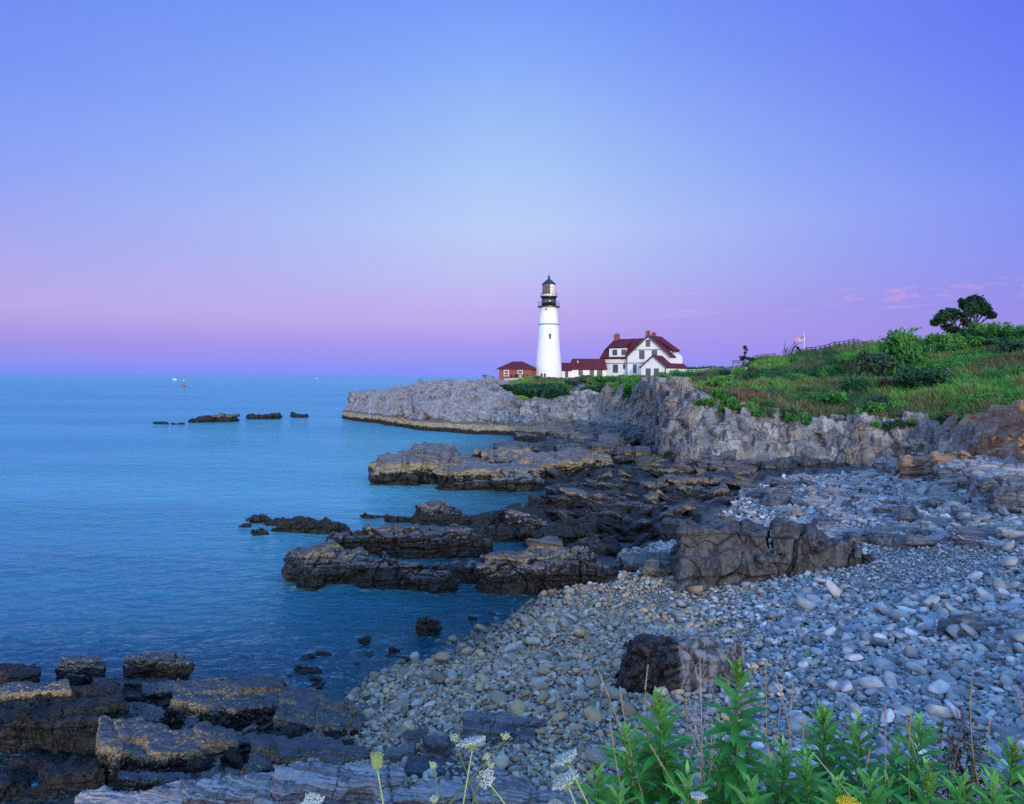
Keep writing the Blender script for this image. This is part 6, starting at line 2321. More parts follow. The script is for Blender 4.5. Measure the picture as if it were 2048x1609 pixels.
# ------------------------------------------------------------------ flag
FY = 128.0
fb = W(1608, 716, FY)
fs_ = FY / FPX
fp = empty('flagpole', tuple(fb))
tag(fp, 'slim white flagpole beyond the ridge', 'flagpole')
mb = MB()
mb.tube([(0, 0, -1), (0, 0, 48 * fs_)], [.07, .045], 8)
mb.lathe([(0.02, 48 * fs_), (0.1, 48 * fs_ + .08), (0.02, 48 * fs_ + .18)], 10)
mb.build('pole', M['white'], fp, smooth=True)
fl_mats = [simple('flag_red', (.55, .05, .06), .8, .2, 3, .1, 0), simple('flag_white', (.75, .72, .72), .8, .2, 3, .05, 0), simple('flag_blue', (.02, .03, .12), .8, .2, 3, .1, 0)]
mb = MB()
FW_, FH_, nx_ = 17 * fs_, 9.5 * fs_, 18


def flp(i, j):
    u, v = i / nx_, j / 13
    return (-.06 - u * FW_ * .92, .18 * math.sin(u * 7 + v), (46 - 3) * fs_ - v * FH_ - u * 3.4 * fs_ + .05 * math.sin(u * 9))


for j in range(13):
    for i in range(nx_):
        mi = 2 if (i < nx_ * .4 and j < 7) else (0 if j % 2 == 0 else 1)
        mb.add([flp(i, j), flp(i + 1, j), flp(i + 1, j + 1), flp(i, j + 1)], [(0, 1, 2, 3)], mi)
for j in range(4):      # rows of small white stars
    for i in range(5):
        x, y, z = flp(.7 + i * 1.35, .9 + j * 1.6)
        s_ = .05
        star = []
        for q in range(10):
            rr_ = s_ if q % 2 == 0 else s_ * .4
            star.append((x + rr_ * math.sin(q * math.pi / 5), y - .02, z + rr_ * math.cos(q * math.pi / 5)))
        mb.add(star, [tuple(range(10))], 1)
fl = mb.build('flag', fl_mats, None, loc=tuple(fb))
tag(fl, 'small flag with stripes and a dark blue corner flying left from its pole', 'flag')

# ------------------------------------------------------------------ people
M['skin'] = simple('skin', (.45, .27, .19), .6, .3, 6, .1, 0)
M['hair'] = simple('hair', (.03, .022, .018), .7, .3, 20, .3, 0)


def person(P, yaw, lean, shirt, trousers, label, group=None, hscale=1.0):
    """one continuous skinned body: standing (lean 0) or bending forward"""
    bm = bmesh.new()
    sk = bm.verts.layers.skin.verify()
    rad = {}

    def v(p, r_):
        x = bm.verts.new(p)
        rad[x] = r_
        return x

    def chain(a, lst):
        for p, r_ in lst:
            b_ = v(p, r_)
            bm.edges.new((a, b_))
            a = b_
        return a
    cl, sl = math.cos(lean), math.sin(lean)

    def up(x, y, z):      # torso point rotated forward about the hips
        dz_ = z - .95
        return (x, y * cl - dz_ * sl, .95 + dz_ * cl + y * sl)
    pel = v((0, 0, .95), .155)
    ch = chain(pel, [(up(0, 0, 1.12), .145), (up(0, .01, 1.30), .165), (up(0, 0, 1.43), .12)])
    neck = chain(ch, [(up(0, -.01, 1.50), .062)])
    head = chain(neck, [(up(0, -.03, 1.58), .088), (up(0, -.03, 1.68), .098), (up(0, -.02, 1.745), .065)])
    for s in (-1, 1):
        sh = chain(ch, [(up(s * .19, 0, 1.42), .07)])
        ax = lean > .3
        el = up(s * .25, -.12 if ax else .02, 1.14)
        ha = up(s * .16, -.42, 1.02) if ax else up(s * .25, -.14, .90)
        chain(sh, [(el, .045), (ha, .032), ((ha[0], ha[1] - .05, ha[2] - .07), .034), ((ha[0], ha[1] - .07, ha[2] - .14), .018)])
        hip = chain(pel, [((s * .10, 0, .86), .105)])
        chain(hip, [((s * .115, -.02, .48), .068), ((s * .12, .03, .09), .045), ((s * .125, -.07, .04), .042), ((s * .13, -.15, .03), .028)])
    for x in bm.verts:
        x[sk].radius = (rad[x], rad[x])
    bm.verts.ensure_lookup_table()
    bm.verts[0][sk].use_root = True
    tmp = bpy.data.meshes.new('tmp')
    bm.to_mesh(tmp)
    bm.free()
    o = bpy.data.objects.new('tmp', tmp)
    COL.objects.link(o)
    o.modifiers.new('s', 'SKIN')
    sb = o.modifiers.new('u', 'SUBSURF')
    sb.levels = 1
    me_ = bpy.data.meshes.new_from_object(o.evaluated_get(bpy.context.evaluated_depsgraph_get()))
    bpy.data.objects.remove(o)
    bpy.data.meshes.remove(tmp)
    me_.materials.clear()
    for m_ in (shirt, trousers, M['skin']):
        me_.materials.append(m_)
    hc = Vector(up(0, -.03, 1.64))
    for p in me_.polygons:
        c = p.center
        p.use_smooth = True
        p.material_index = 1 if c.z < .97 and c.y > -.3 and abs(c.x) < .24 and not (lean > .3 and c.y < -.2) else 0
        if (c - hc).length < .15:
            p.material_index = 2
    body = link('person', me_, tuple(P))
    body.rotation_euler = (0, 0, yaw)
    body.scale = (hscale,) * 3
    tag(body, label, 'person', group)
    mb = MB()
    hv = [up(.105 * math.cos(t) * math.cos(a), -.005 + .115 * math.sin(t) * math.cos(a), 1.675 + .105 * math.sin(a)) for a in (0, .5, 1.0, 1.5) for t in [k * math.pi / 6 for k in range(12)]]
    fsx = [(r_ * 12 + k, r_ * 12 + (k + 1) % 12, (r_ + 1) * 12 + (k + 1) % 12, (r_ + 1) * 12 + k) for r_ in range(3) for k in range(12)]
    mb.add(hv, fsx)
    mb.build('hair', M['hair'], body, smooth=True)
    return body


def cloth(n, c):
    return simple(n, c, .85, .2, 8, .2, .1)


CB, CJ, CG, CWh, CR, CN = cloth('black_cloth', (.012, .012, .016)), cloth('denim', (.05, .07, .13)), cloth('lime_cloth', (.22, .55, .12)), cloth('white_cloth', (.6, .6, .6)), cloth('maroon_cloth', (.10, .02, .03)), cloth('navy_cloth', (.02, .025, .06))
P = W(*skyline(1599, -3))
person(P, -math.radians(75), 0.85, CB, CB, 'person in black bending far forward on the ridge below the flag', hscale=1.12)
YP = 152.5
for px, py, sh, tr, lb, yw in ((1023, 762.0, CN, CB, 'person in navy by the brick wall, leftmost of the sightseers', .4), (1031, 762, CR, CB, 'person in maroon by the brick wall', -.5), (1034.5, 762, CB, CB, 'person in black beside the one in maroon', .3),
                               (1040, 763, CG, CWh, 'person in a bright lime green top before the brick building', .1), (1046, 762, CB, CJ, 'person in black and jeans right of the lime green top', 2.0), (1055, 762, CR, CN, 'person in maroon and navy near the brick corner', 1.2),
                               (1083, 761.5, CB, CB, 'left one of two people in black at the foot of the tower', .2), (1089.5, 761.5, CB, CN, 'right one of two people in dark clothes at the foot of the tower', -.4)):
    person(W(px, py, YP), yw, 0, sh, tr, lb)

# ------------------------------------------------------------------ buoy and boats
m_red = simple('buoy_red', (.38, .06, .045), .5, .4, 3, .2, .1)
bY = 455.0
bp = G(367.5, 774, 0.0)
bu = empty('buoy', tuple(bp))
tag(bu, 'red channel buoy with a lattice tower, far out on the water', 'buoy')
mb = MB()
mb.lathe([(1.0, -.5), (1.3, 0.1), (1.35, .7), (1.1, .95), (.5, 1.0)], 20)
mb.build('float', m_red, bu, smooth=True)
mb = MB()
for k in range(4):
    a = k * math.pi / 2 + .4
    mb.tube([(.8 * math.cos(a), .8 * math.sin(a), .9), (.42 * math.cos(a), .42 * math.sin(a), 3.4)], .07, 5)
for z_, r_ in ((1.8, .66), (2.6, .54)):
    mb.tube([(r_ * math.cos(k * math.pi / 2 + .4), r_ * math.sin(k * math.pi / 2 + .4), z_) for k in range(5)], .05, 5)
mb.lathe([(.62, 2.5), (.62, 3.5), (.3, 3.6)], 12)
mb.build('tower', m_red, bu)
mb = MB()
mb.lathe([(.2, 3.6), (.25, 3.9), (.22, 4.3), (.05, 4.45)], 10)
mb.build('lamp', M['white'], bu)


def boat(px, py, L, label, sail):
    P = G(px, py, 0.0)
    root = empty('sailing_boat' if sail else 'motor_boat', tuple(P), 0.5)
    tag(root, label, 'boat')
    mb = MB()
    secs = [(-.5, .28, .45), (-.25, .36, .42), (.1, .36, .42), (.35, .22, .48), (.52, .02, .6)]
    vs, fs = [], []
    for x, w_, f in secs:
        vs += [(x * L, -w_ * L * .42, f * L * .2), (x * L, -w_ * L * .28, -.3), (x * L, w_ * L * .28, -.3), (x * L, w_ * L * .42, f * L * .2)]
    for i in range(len(secs) - 1):
        for k in range(3):
            fs.append((i * 4 + k, i * 4 + k + 1, i * 4 + k + 5, i * 4 + k + 4))
        fs.append((i * 4 + 3, i * 4, i * 4 + 4, i * 4 + 7))
    fs.append((0, 1, 2, 3))
    mb.add(vs, fs)
    mb.build('hull', M['white'], root)
    if sail:
        mb = MB()
        mb.tube([(0, 0, 0), (0, 0, L * 1.25)], .06, 6)
        mb.build('mast', M['trim'], root)
        mb = MB()
        mb.add([(-.03, 0, L * .22), (-.45 * L, .1 * L, L * .25), (-.05, .02 * L, L * 1.2), (-.03, 0.04, L * .22), (-.45 * L, .1 * L + .04, L * .25), (-.05, .02 * L + .04, L * 1.2)], [(0, 1, 2), (5, 4, 3), (0, 3, 4, 1), (1, 4, 5, 2)])
        mb.add([(.05, 0, L * .2), (.5 * L, .02 * L, L * .18), (.02, .01 * L, L * 1.05), (.05, .04, L * .2), (.5 * L, .02 * L + .04, L * .18), (.02, .01 * L + .04, L * 1.05)], [(0, 1, 2), (5, 4, 3), (0, 3, 4, 1), (1, 4, 5, 2)])
        mb.build('sail', M['white'], root)
    else:
        mb = MB()
        mb.box(-.2 * L, .15 * L, -.1 * L, .1 * L, .12 * L, .3 * L)
        mb.build('cabin', M['white'], root)


boat(351, 761, 3.0, 'tiny white sailing boat near the horizon, right one above the red buoy', True)
boat(346.5, 760.5, 2.6, 'tiny white sailing boat near the horizon, left one above the red buoy', True)
boat(633.5, 757.5, 5.5, 'tiny pale motor boat on the horizon, left of the spit', False)

# ------------------------------------------------------------------ foreground plants on the bluff
M['weedleaf'] = leaf_mat('goldenrod_leaf', 0.42, True, rough=0.45)
M['stem'] = simple('green_stem', (.10, .16, .05), .6, .3, 20, .3, .1)
M['redstem'] = simple('brown_stem', (.13, .09, .05), .7, .3, 20, .3, .1)
M['straw'] = simple('dry_straw', (.33, .235, .13), .8, .2, 20, .3, .1)
M['grey_straw'] = simple('grey_dead_stem', (.30, .26, .25), .85, .2, 20, .3, .1)
M['umbel'] = simple('white_petals', (.58, .62, .55), .7, .2, 30, .1, 0)
M['budpale'] = simple('pale_bud', (.45, .52, .30), .7, .2, 30, .2, 0)
M['umbelgreen'] = simple('pale_green_bracts', (.34, .44, .17), .7, .2, 20, .25, .1)
M['yellow'] = simple('yellow_florets', (.75, .48, .02), .7, .2, 60, .3, .2)


def add_leaf(V, F, T, base, d, nrm, L, Wd, droop, col, seg=6, curl=.25):
    """a pointed, folded, drooping leaf blade"""
    b0 = len(V)
    side = d.cross(nrm).normalized()
    p = base.copy()
    dd = d.copy()
    for i in range(seg + 1):
        f = i / seg
        w_ = Wd * (math.sin(math.pi * min(1, f * .96 + .04)) ** .8) * (1 - .25 * f)
        V.append(p + side * w_ + nrm * w_ * curl)
        V.append(p.copy())
        V.append(p - side * w_ + nrm * w_ * curl)
        sh = 1.0 + .25 * (f - .4)
        T += [tuple(c * sh * 1.05 for c in col), tuple(min(1, c * 1.25) for c in col), tuple(c * sh * .92 for c in col)]
        dd = (dd + Vector((0, 0, -droop / seg)) * (0.4 + f)).normalized()
        p = p + dd * (L / seg)
        nrm = side.cross(dd).normalized()
        if nrm.z < -.2:
            nrm = -nrm
    for i in range(seg):
        a = b0 + i * 3
        F += [(a, a + 1, a + 4, a + 3), (a + 1, a + 2, a + 5, a + 4)]


def goldenrod(px, py, Y, label, seed, lean=(0, 0), bud=True, height=None, dens=1.0, lsize=1.0, bright=1.0, group=None):
    rr = random.Random(seed)
    top = Vector(W(px, py, Y))
    bx0 = top.x - lean[0]
    by0 = top.y - lean[1]
    zb0 = z_bluff(bx0, by0) - .05
    base = Vector((bx0, by0, zb0))
    root = empty('goldenrod', tuple(base))
    tag(root, label, 'plant', group)
    H = top - base
    n = 14
    pts = []
    for i in range(n):
        f = i / (n - 1)
        pts.append(Vector((H.x * f ** 1.6 + .006 * math.sin(f * 9 + seed), H.y * f ** 1.6 + .006 * math.cos(f * 8 + seed), H.z * f)))
    mb = MB()
    mb.tube([tuple(p) for p in pts], [.0065 - .0045 * i / (n - 1) for i in range(n)], 6)
    mb.build('stem', M['stem'], root, smooth=True)
    V, F, T = [], [], []
    Lh = H.z
    nl = int(Lh * 100 * dens)
    ang = rr.uniform(0, 6)
    for i in range(nl):
        f = .10 + .90 * (i / nl) ** .92
        ang += 2.399 + rr.uniform(-.25, .25)
        q = f * (n - 1)
        a = min(n - 2, int(q))
        p = pts[a].lerp(pts[a + 1], q - a)
        tf = (1 - f) * Lh          # metres below the tip
        prof = min(1.0, .30 + tf / .22)
        L = (.122 * prof) * rr.uniform(.82, 1.15) * lsize
        el = .95 - min(1.0, tf / .20) * .75 + rr.uniform(-.15, .15)
        d = Vector((math.cos(ang) * math.cos(el), math.sin(ang) * math.cos(el), math.sin(el)))
        nr = Vector((-math.cos(ang) * math.sin(el), -math.sin(ang) * math.sin(el), math.cos(el)))
        young = max(0, 1 - tf / .20)
        g = rr.uniform(.8, 1.25) * bright
        col = ((.06 + .14 * young) * g, (.31 + .17 * young) * g, (.055 + .02 * young) * g)
        add_leaf(V, F, T, p, d, nr, L, L * .135, .35 + .5 * min(1, tf / .3) * rr.uniform(.4, 1.2), col)
        if young < .7 and rr.random() < .30:      # axillary tuft
            for _ in range(3):
                a2 = ang + rr.uniform(-.8, .8)
                e2 = el + rr.uniform(.1, .6)
                d2 = Vector((math.cos(a2) * math.cos(e2), math.sin(a2) * math.cos(e2), math.sin(e2)))
                n2 = Vector((-math.cos(a2) * math.sin(e2), -math.sin(a2) * math.sin(e2), math.cos(e2)))
                add_leaf(V, F, T, p + d * .006, d2, n2, L * .45, L * .05, .3, tuple(c * 1.15 for c in col), 4)
    me_ = np_mesh('foliage', [tuple(v) for v in V], F, True, [M['weedleaf']], {'tint': np.array(T)})
    link('foliage', me_, (0, 0, 0), root)
    if bud:
        V, F, T = [], [], []
        for i in range(46):
            f = rr.uniform(.0, 1)
            p = pts[-1] + Vector((0, 0, -.075 * f + .012))
            a = rr.uniform(0, 6.28)
            e_ = .7 + rr.uniform(-.3, .4)
            d = Vector((math.cos(a) * math.cos(e_), math.sin(a) * math.cos(e_), math.sin(e_)))
            nr = Vector((-math.cos(a) * math.sin(e_), -math.sin(a) * math.sin(e_), math.cos(e_)))
            add_leaf(V, F, T, p, d, nr, .016 + .022 * f, .003 + .001 * f, .1, (.26 * rr.uniform(.8, 1.2), .36, .05), 3)
        me_ = np_mesh('flower_bud', [tuple(v) for v in V], F, True, [M['weedleaf']], {'tint': np.array(T)})
        link('flower_bud', me_, (0, 0, 0), root)
    return root


GR = [  # px, py, Y, lean, bud, label
    (1478, 1328, 2.30, (.03, .02), True, 'tallest green leafy stem, its budding tip rising across the black boulder'),
    (1318, 1392, 2.35, (-.05, .0), True, 'second tallest leafy stem with a yellow-green tuft, left of the black boulder front'),
    (1650, 1424, 2.45, (.0, .02), True, 'leafy stem with a pointed yellow-green tip in the middle of the cobbles'),
    (1718, 1436, 2.40, (.02, .02), False, 'darker leafy stem right of the pointed yellow-green tip'),
    (1838, 1440, 2.45, (.03, .0), False, 'leafy stem with a broad flat-topped rosette left of the dark bush'),
    (1250, 1456, 2.30, (-.03, .0), False, 'slim leafy stem at the left end of the tall group'),
    (1296, 1448, 2.55, (.0, .0), False, 'leafy stem close behind the second tallest one'),
    (1442, 1446, 2.50, (-.02, .0), False, 'short leafy stem tucked left of the tallest stem'),
    (1570, 1492, 2.25, (.02, .0), False, 'leafy stem with an open star-shaped top, right of the tallest stem'),
    (1795, 1494, 2.50, (-.02, .0), False, 'leafy stem between the rosette stem and the darker one'),
    (2026, 1492, 2.30, (.03, .0), True, 'leafy stem with a budding tip at the right edge'),
    (1192, 1540, 2.20, (-.02, .0), False, 'leftmost leafy stem, low beside the white flower heads'),
    (1376, 1545, 2.05, (.0, .0), False, 'low leafy top in front, below the dead branching stem'),
    (1616, 1505, 2.2, (.0, .0), False, 'low leafy stem between star-shaped top and pointed tip'),
    (1745, 1550, 2.05, (.02, .0), False, 'low leafy tuft at the front, right of the yellow flower'),
    (1858, 1540, 2.0, (.0, .0), True, 'low leafy tuft with a yellowing spray at the front'),
    (1925, 1556, 2.1, (.0, .0), False, 'low leafy tuft below the dark bush'),
    (1985, 1560, 2.05, (.0, .0), False, 'low leafy tuft left of the right-edge stem'),
    (1500, 1560, 2.05, (.0, .0), False, 'low leafy tuft in front of the tallest stem'),
    (1240, 1570, 2.05, (.0, .0), False, 'low leafy tuft right of the leftmost stem'),
    (1680, 1560, 2.0, (.0, .0), False, 'low leafy tuft left of the yellow flower'),
    (1440, 1520, 2.3, (.0, .0), False, 'shaded leafy stem behind the front tufts, left of the tallest stem'),
    (1540, 1530, 2.4, (.0, .0), False, 'shaded leafy stem behind the front tufts, right of the tallest stem'),
    (1330, 1510, 2.35, (.0, .0), False, 'shaded leafy stem below the second tallest one'),
    (1775, 1560, 2.3, (.0, .0), False, 'shaded leafy stem behind the front tufts near the yellow flower'),
    (2060, 1560, 2.1, (.0, .0), False, 'leafy tuft cut off by the right edge'),
]
for i, (px, py, Y, le, bd, lb) in enumerate(GR):
    goldenrod(px, py, Y, lb, 900 + i, le, bd, dens=1.0 + .2 * (i % 3), lsize=(1.12 if i < 5 else 1.0), bright=(.8 if 'shaded' in lb or 'darker' in lb else 1.0))  # stems called shaded get dimmer leaf colour, their shade painted in


def grass_stalk(px, py, px2, py2, Y, head, mat, label, seed, group=None, thick=.0016):
    rr = random.Random(seed)
    top = Vector(W(px, py, Y))
    low = Vector(W(px2, py2, Y))
    d = (low - top)
    t_ = (top.z - (z_bluff(low.x, Y) - .02)) / max(.05, top.z - low.z)
    base = top + d * min(t_, 3.0)
    root = empty('grass_stalk', tuple(base))
    tag(root, label, 'grass', group)
    n = 12
    sag = rr.uniform(-.03, .03)
    pts = [(top - base) * (i / (n - 1)) + Vector((sag * math.sin(math.pi * i / (n - 1)), 0, 0)) for i in range(n)]
    mb = MB()
    mb.tube([tuple(p) for p in pts], [thick * (1.25 - .6 * i / (n - 1)) for i in range(n)], 5)
    mb.build('stem', mat, root)
    if head > 0:
        mb = MB()
        hl = head / FPX * Y
        ax = (pts[-1] - pts[-2]).normalized()
        for k in range(46):
            f = k / 45
            p = pts[-1] - ax * hl * (1 - f)
            a = rr.uniform(0, 6.28)
            s_ = Vector((math.cos(a), math.sin(a), 0))
            L = rr.uniform(.005, .011) * (1.0 - .6 * f)
            q = p + ax * L + s_ * L * .32
            mb.tube([tuple(p), tuple(p.lerp(q, .5) + s_ * .0012), tuple(q)], [.0009, .0016, .0003], 4, cap=False)
        mb.build('seed_head', M['straw'], root)
    return root


SG = [(1195, 1338, 1222, 1440, 2.3, 60), (1240, 1374, 1256, 1450, 2.3, 40), (1296, 1330, 1303, 1400, 2.4, 50), (1372, 1395, 1384, 1490, 2.4, 40), (1424, 1377, 1426, 1440, 2.4, 50), (1455, 1352, 1460, 1420, 2.4, 40),
      (1480, 1318, 1490, 1400, 2.5, 50), (1526, 1452, 1545, 1560, 2.3, 46), (1551, 1350, 1562, 1420, 2.4, 50), (1566, 1366, 1563, 1500, 2.4, 0), (1586, 1360, 1586, 1480, 2.45, 60), (1532, 1340, 1533, 1480, 2.5, 40),
      (1944, 1350, 1952, 1440, 2.4, 56), (2034, 1372, 2050, 1450, 2.4, 46), (1770, 1410, 1764, 1560, 2.3, 30), (1822, 1420, 1826, 1520, 2.4, 40), (1812, 1445, 1838, 1570, 2.3, 44), (1220, 1442, 1250, 1560, 2.2, 50),
      (1300, 1490, 1370, 1600, 2.1, 60), (1740, 1500, 1735, 1600, 2.3, 30), (1404, 1480, 1412, 1600, 2.3, 0), (1980, 1430, 1985, 1540, 2.4, 40), (1605, 1440, 1612, 1560, 2.4, 40)]
for i, (a, b, c, d, Y, hd) in enumerate(SG):
    grass_stalk(a, b, c, d, Y, hd, M['straw'], 'thin dry grass stalk with a straw-coloured seed head among the green stems', 70 + i, 'dry grass stalks of the foreground')
grass_stalk(1625, 1505, 1720, 1612, 2.0, 0, M['grey_straw'], 'long bare dead stem slanting down to the right at the front', 99, thick=.0026)
# dead branching stem
rr = np.random.default_rng(44)
tp = W(1400, 1316, 2.35)
bs_ = np.array((tp[0] - .01, tp[1], z_bluff(tp[0], tp[1]) - .03))
root = empty('dead_weed', tuple(bs_))
tag(root, 'tall bare grey dead weed with forked twigs, in front of the black boulder', 'plant')
mb = MB()
main = limb(mb, (0, 0, 0), tp - bs_, .0045, .0016, rr, .01, 6, 14)
for (ex, ey, k) in ((1385, 1395, 8), (1418, 1400, 8), (1424, 1440, 7), (1372, 1410, 7), (1412, 1340, 11), (1393, 1330, 12), (1430, 1470, 6), (1380, 1450, 7)):
    pts = limb(mb, main[k], W(ex, ey, 2.35 + rr.normal(0, .05)) - bs_, .0022, .0008, rr, .06, 5, 7)
    for _ in range(3):
        limb(mb, pts[4], Vector(pts[-1]) + Vector(rr.normal(0, .015, 3)) + Vector((0, 0, .01)), .0010, .0004, rr, .08, 4, 4)
for _ in range(10):
    limb(mb, main[-1], Vector(main[-1]) + Vector((rr.normal(0, .010), rr.normal(0, .01), .012)), .0009, .0006, rr, .1, 4, 3)
mb.build('branch', M['grey_straw'], root)


# umbels
def umbel_plant(px, py, Y, foot, rad_px, tilt, label, seed, kind='open'):
    rr = random.Random(seed)
    top = Vector(W(px, py, Y))
    low = Vector(W(foot[0], foot[1], Y))
    d = low - top
    t_ = (top.z - (z_bluff(low.x, Y) - .02)) / max(.05, top.z - low.z)
    base = top + d * min(t_, 4.0)
    root = empty('wild_carrot', tuple(base))
    tag(root, label, 'plant')
    n = 12
    hd = top - base
    pts = [Vector((hd.x * (i / (n - 1)) ** 1.2, 0, hd.z * i / (n - 1))) for i in range(n)]
    mb = MB()
    mb.tube([tuple(p) for p in pts], [.0034 - .0014 * i / (n - 1) for i in range(n)], 7)
    mb.build('stem', M['umbelgreen'] if kind != 'bud' else M['stem'], root, smooth=True)
    R = rad_px * (.82 if kind == 'open' else .8) / FPX * Y
    ax = Vector((math.sin(tilt[0]), math.sin(tilt[1]), 1)).normalized()
    sx = ax.cross(Vector((0, 1, 0))).normalized()
    sy = ax.cross(sx)
    o_ = pts[-1]
    ray_mb, fl_mb = MB(), MB()
    if kind == 'open':
        nr = 34
        for k in range(nr):
            rr_ = R * math.sqrt((k + .6) / nr)
            a = k * 2.399
            tip = o_ + (sx * math.cos(a) + sy * math.sin(a)) * rr_ + ax * (R * .52 - .10 * rr_)
            ray_mb.tube([tuple(o_), tuple(o_.lerp(tip, .55) + ax * -.08 * rr_), tuple(tip)], [.0009, .0007, .0006], 4, cap=False)
            for _ in range(13):
                q = tip + (sx * rr.gauss(0, 1) + sy * rr.gauss(0, 1)) * R * .085 + ax * rr.uniform(.0, .006)
                w_ = rr.uniform(.0014, .0028)
                b1 = Vector((rr.gauss(0, 1), rr.gauss(0, 1), rr.gauss(0, .4))).normalized() * w_
                b2 = ax.cross(b1).normalized() * w_
                up_ = ax * w_ * .6
                fl_mb.add([tuple(q - b1), tuple(q - b2 + up_), tuple(q + b1), tuple(q + b2 + up_), tuple(q - ax * w_)], [(0, 1, 2, 3), (0, 3, 4), (1, 0, 4), (2, 1, 4), (3, 2, 4)])
        for k in range(12):       # hanging bracts
            a = k * 6.283 / 12
            e_ = (sx * math.cos(a) + sy * math.sin(a))
            ray_mb.tube([tuple(o_), tuple(o_ + e_ * R * .3 - ax * .004), tuple(o_ + e_ * R * .45 - ax * R * .25)], [.0008, .0006, .0002], 4, cap=False)
    else:                          # closed like a bird's nest, or a small bud
        nr = 40 if kind == 'nest' else 16
        for k in range(nr):
            a = k * 2.399
            f = math.sqrt((k + .5) / nr)
            e_ = (sx * math.cos(a) + sy * math.sin(a))
            hh = R * 2.6 * (1 - .12 * rr.random()) if kind == 'nest' else R * 1.4
            p1 = o_ + e_ * R * .75 * f + ax * hh * .25
            p2 = o_ + e_ * R * 1.02 * f + ax * hh * .62
            p3 = o_ + e_ * R * (.80 if kind == 'nest' else 1.1) * f + ax * hh
            ray_mb.tube([tuple(o_), tuple(p1), tuple(p2), tuple(p3)], [.0012, .0012, .001, .0008], 5, cap=False)
            for _ in range(7):
                q = p3 + Vector((rr.gauss(0, .0035), rr.gauss(0, .0035), rr.gauss(0, .003)))
                w_ = rr.uniform(.0012, .0024)
                fl_mb.add([tuple(q + Vector((w_, 0, 0))), tuple(q + Vector((0, w_, 0))), tuple(q + Vector((-w_, 0, 0))), tuple(q + Vector((0, -w_, 0))), tuple(q + Vector((0, 0, w_ * 1.6)))],
                          [(0, 1, 4), (1, 2, 4), (2, 3, 4), (3, 0, 4)])
    ray_mb.build('ray', M['umbelgreen'], root)
    fl_mb.build('flower_head', M['umbel'] if kind == 'open' else M['umbelgreen'] if kind == 'nest' else M['budpale'], root)
    return root


umbel_plant(755, 1541, 1.95, (765, 1609), 14, (-.05, 0), 'closed green flower head like a bird nest on a stout pale stem', 1, 'nest')
umbel_plant(945, 1497, 2.15, (929, 1609), 33, (-.22, .25), 'largest white flower head seen from the side, on a pale stem', 2)
umbel_plant(974, 1562, 2.25, (1005, 1609), 22, (-.35, -.75), 'white flower head facing the viewer, below the largest one', 3)
umbel_plant(1136, 1528, 2.1, (1170, 1609), 31, (-.50, .15), 'upper of two white flower heads tilted up to the right beside the leafy stems', 4)
umbel_plant(1136, 1573, 2.0, (1149, 1609), 35, (-.55, .1), 'lower of two white flower heads tilted up to the right beside the leafy stems', 5)
umbel_plant(624, 1612, 2.0, (620, 1680), 24, (.2, -.2), 'half hidden flower head cut off by the bottom edge, leftmost', 6)
umbel_plant(1397, 1601, 2.0, (1392, 1640), 19, (.0, .2), 'small flat white flower head at the bottom edge among the leaves', 7)
for i, (px, py, ft, lb) in enumerate([(910, 1483, (934, 1560), 'small bud on a bending stalk left of the largest white flower head'), (1012, 1480, (965, 1540), 'small bud on a slanting stalk right of the largest white flower head'),
                                      (865, 1538, (885, 1609), 'small bud on a thin stalk right of the bird nest head'), 
                                      (868, 1606, (868, 1640), 'pale bud at the bottom edge right of the bird nest head'), (974, 1520, (962, 1560), 'small green bud between the largest head and the slanting stalk'),
                                      (982, 1538, (985, 1600), 'small green bud above the viewer-facing flower head'),
]):
    umbel_plant(px, py, 2.2 + .03 * (i % 3), ft, 6.5, (random.uniform(-.3, .3), 0), lb, 20 + i, 'bud')
# yellow flower cluster
P = W(1697, 1611, 1.95)
zb0 = z_bluff(P[0], P[1])
root = empty('yellow_flower', (P[0], P[1], zb0))
tag(root, 'flat yellow flower cluster at the bottom edge', 'flower')
mb = MB()
mb.tube([(0, 0, 0), (0, 0, P[2] - zb0)], .003, 6)
mb.build('stem', M['stem'], root)
mb = MB()
for k in range(90):
    rr_ = .032 * math.sqrt((k + .5) / 90)
    a = k * 2.399
    x, y, z = rr_ * math.cos(a), rr_ * math.sin(a), P[2] - zb0 + .012 - 4 * rr_ ** 2 + random.uniform(0, .002)
    mb.lathe([(.0022, z - .003), (.0028, z), (.001, z + .0015)], 6, cx=x, cy=y)
mb.build('flower_head', M['yellow'], root)
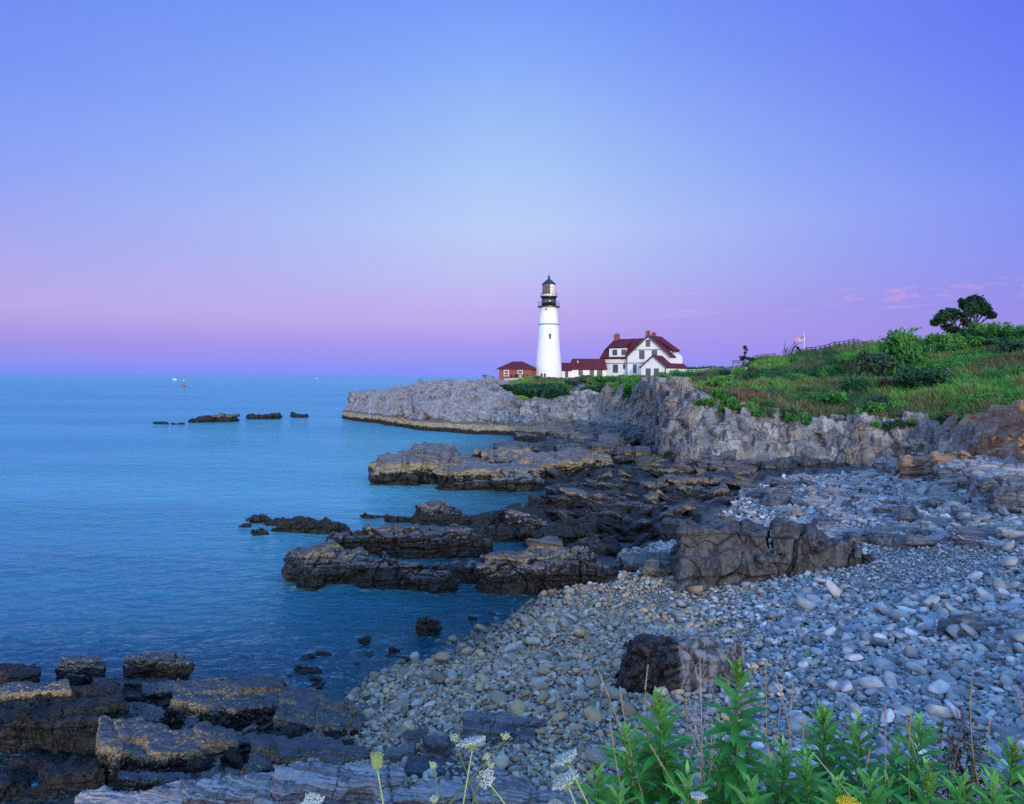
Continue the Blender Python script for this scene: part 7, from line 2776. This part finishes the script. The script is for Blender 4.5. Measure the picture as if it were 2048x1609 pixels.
# dark bush
P = np.array(W(1925, 1560, 2.75))
zb0 = z_bluff(P[0], P[1])
root = empty('dark_bush', (P[0], P[1], zb0))
tag(root, 'dark scrubby bush with a reddish tuft on top, behind the green stems at right', 'shrub')
mb = MB()
rr = np.random.default_rng(8)
V, F, T = [], [], []
for (ex, ey, kind_) in [(1885, 1465, 0), (1900, 1475, 0), (1870, 1480, 0), (1930, 1442, 1), (1940, 1448, 1), (1922, 1452, 1), (1945, 1500, 0), (1962, 1490, 0), (1895, 1500, 2), (1915, 1490, 2), (1930, 1480, 2), (1905, 1510, 2), (1945, 1515, 2), (1960, 1505, 2), (1920, 1515, 2)]:
    e_ = W(ex, ey, 2.75 + rr.normal(0, .04)) - np.array((P[0], P[1], zb0))
    pts = limb(mb, (rr.normal(0, .02), 0, 0), e_, .004, .0014, rr, .05, 5, 9)
    for k in range(34):
        q = Vector(pts[int(rr.integers(5, 9))]) + Vector(rr.normal(0, .016, 3))
        a, el = rr.uniform(0, 6.28), rr.uniform(-.1, 1.2)
        d = Vector((math.cos(a) * math.cos(el), math.sin(a) * math.cos(el), math.sin(el)))
        nr = Vector((-math.cos(a) * math.sin(el), -math.sin(a) * math.sin(el), math.cos(el)))
        col = {0: (.06, .13, .025), 1: (.13, .04, .022), 2: (.02, .028, .012)}[kind_]
        add_leaf(V, F, T, q, d, nr, rr.uniform(.02, .04), .0055, .2, tuple(c * rr.uniform(.7, 1.3) for c in col), 4)
mb.build('branch', M['redstem'], root)
link('foliage', np_mesh('foliage', [tuple(v) for v in V], F, True, [M['weedleaf']], {'tint': np.array(T)}), (0, 0, 0), root)
# undergrowth grass on the bluff, mostly below the view
r = np.random.default_rng(19)
n = 1500
Xg = r.uniform(-.1, 2.4, n)
Yg = r.uniform(1.7, 3.0, n)
P = np.stack([Xg, Yg, np.array([z_bluff(a, b) for a, b in zip(Xg, Yg)])], -1)
t = np.where(r.random((n, 1)) < .35, np.array((.26, .2, .10)), np.array((.05, .15, .03)))
V, F, T = blades(P, r.uniform(.18, .42, n), np.full(n, .0022), t, r, .25, 3)
me = np_mesh('bluff_grass', V, F, False, [M['grass']], {'tint': T})
tag(link('bluff_grass', me), 'thin tangled grass under the leafy stems', 'grass', kind='stuff')
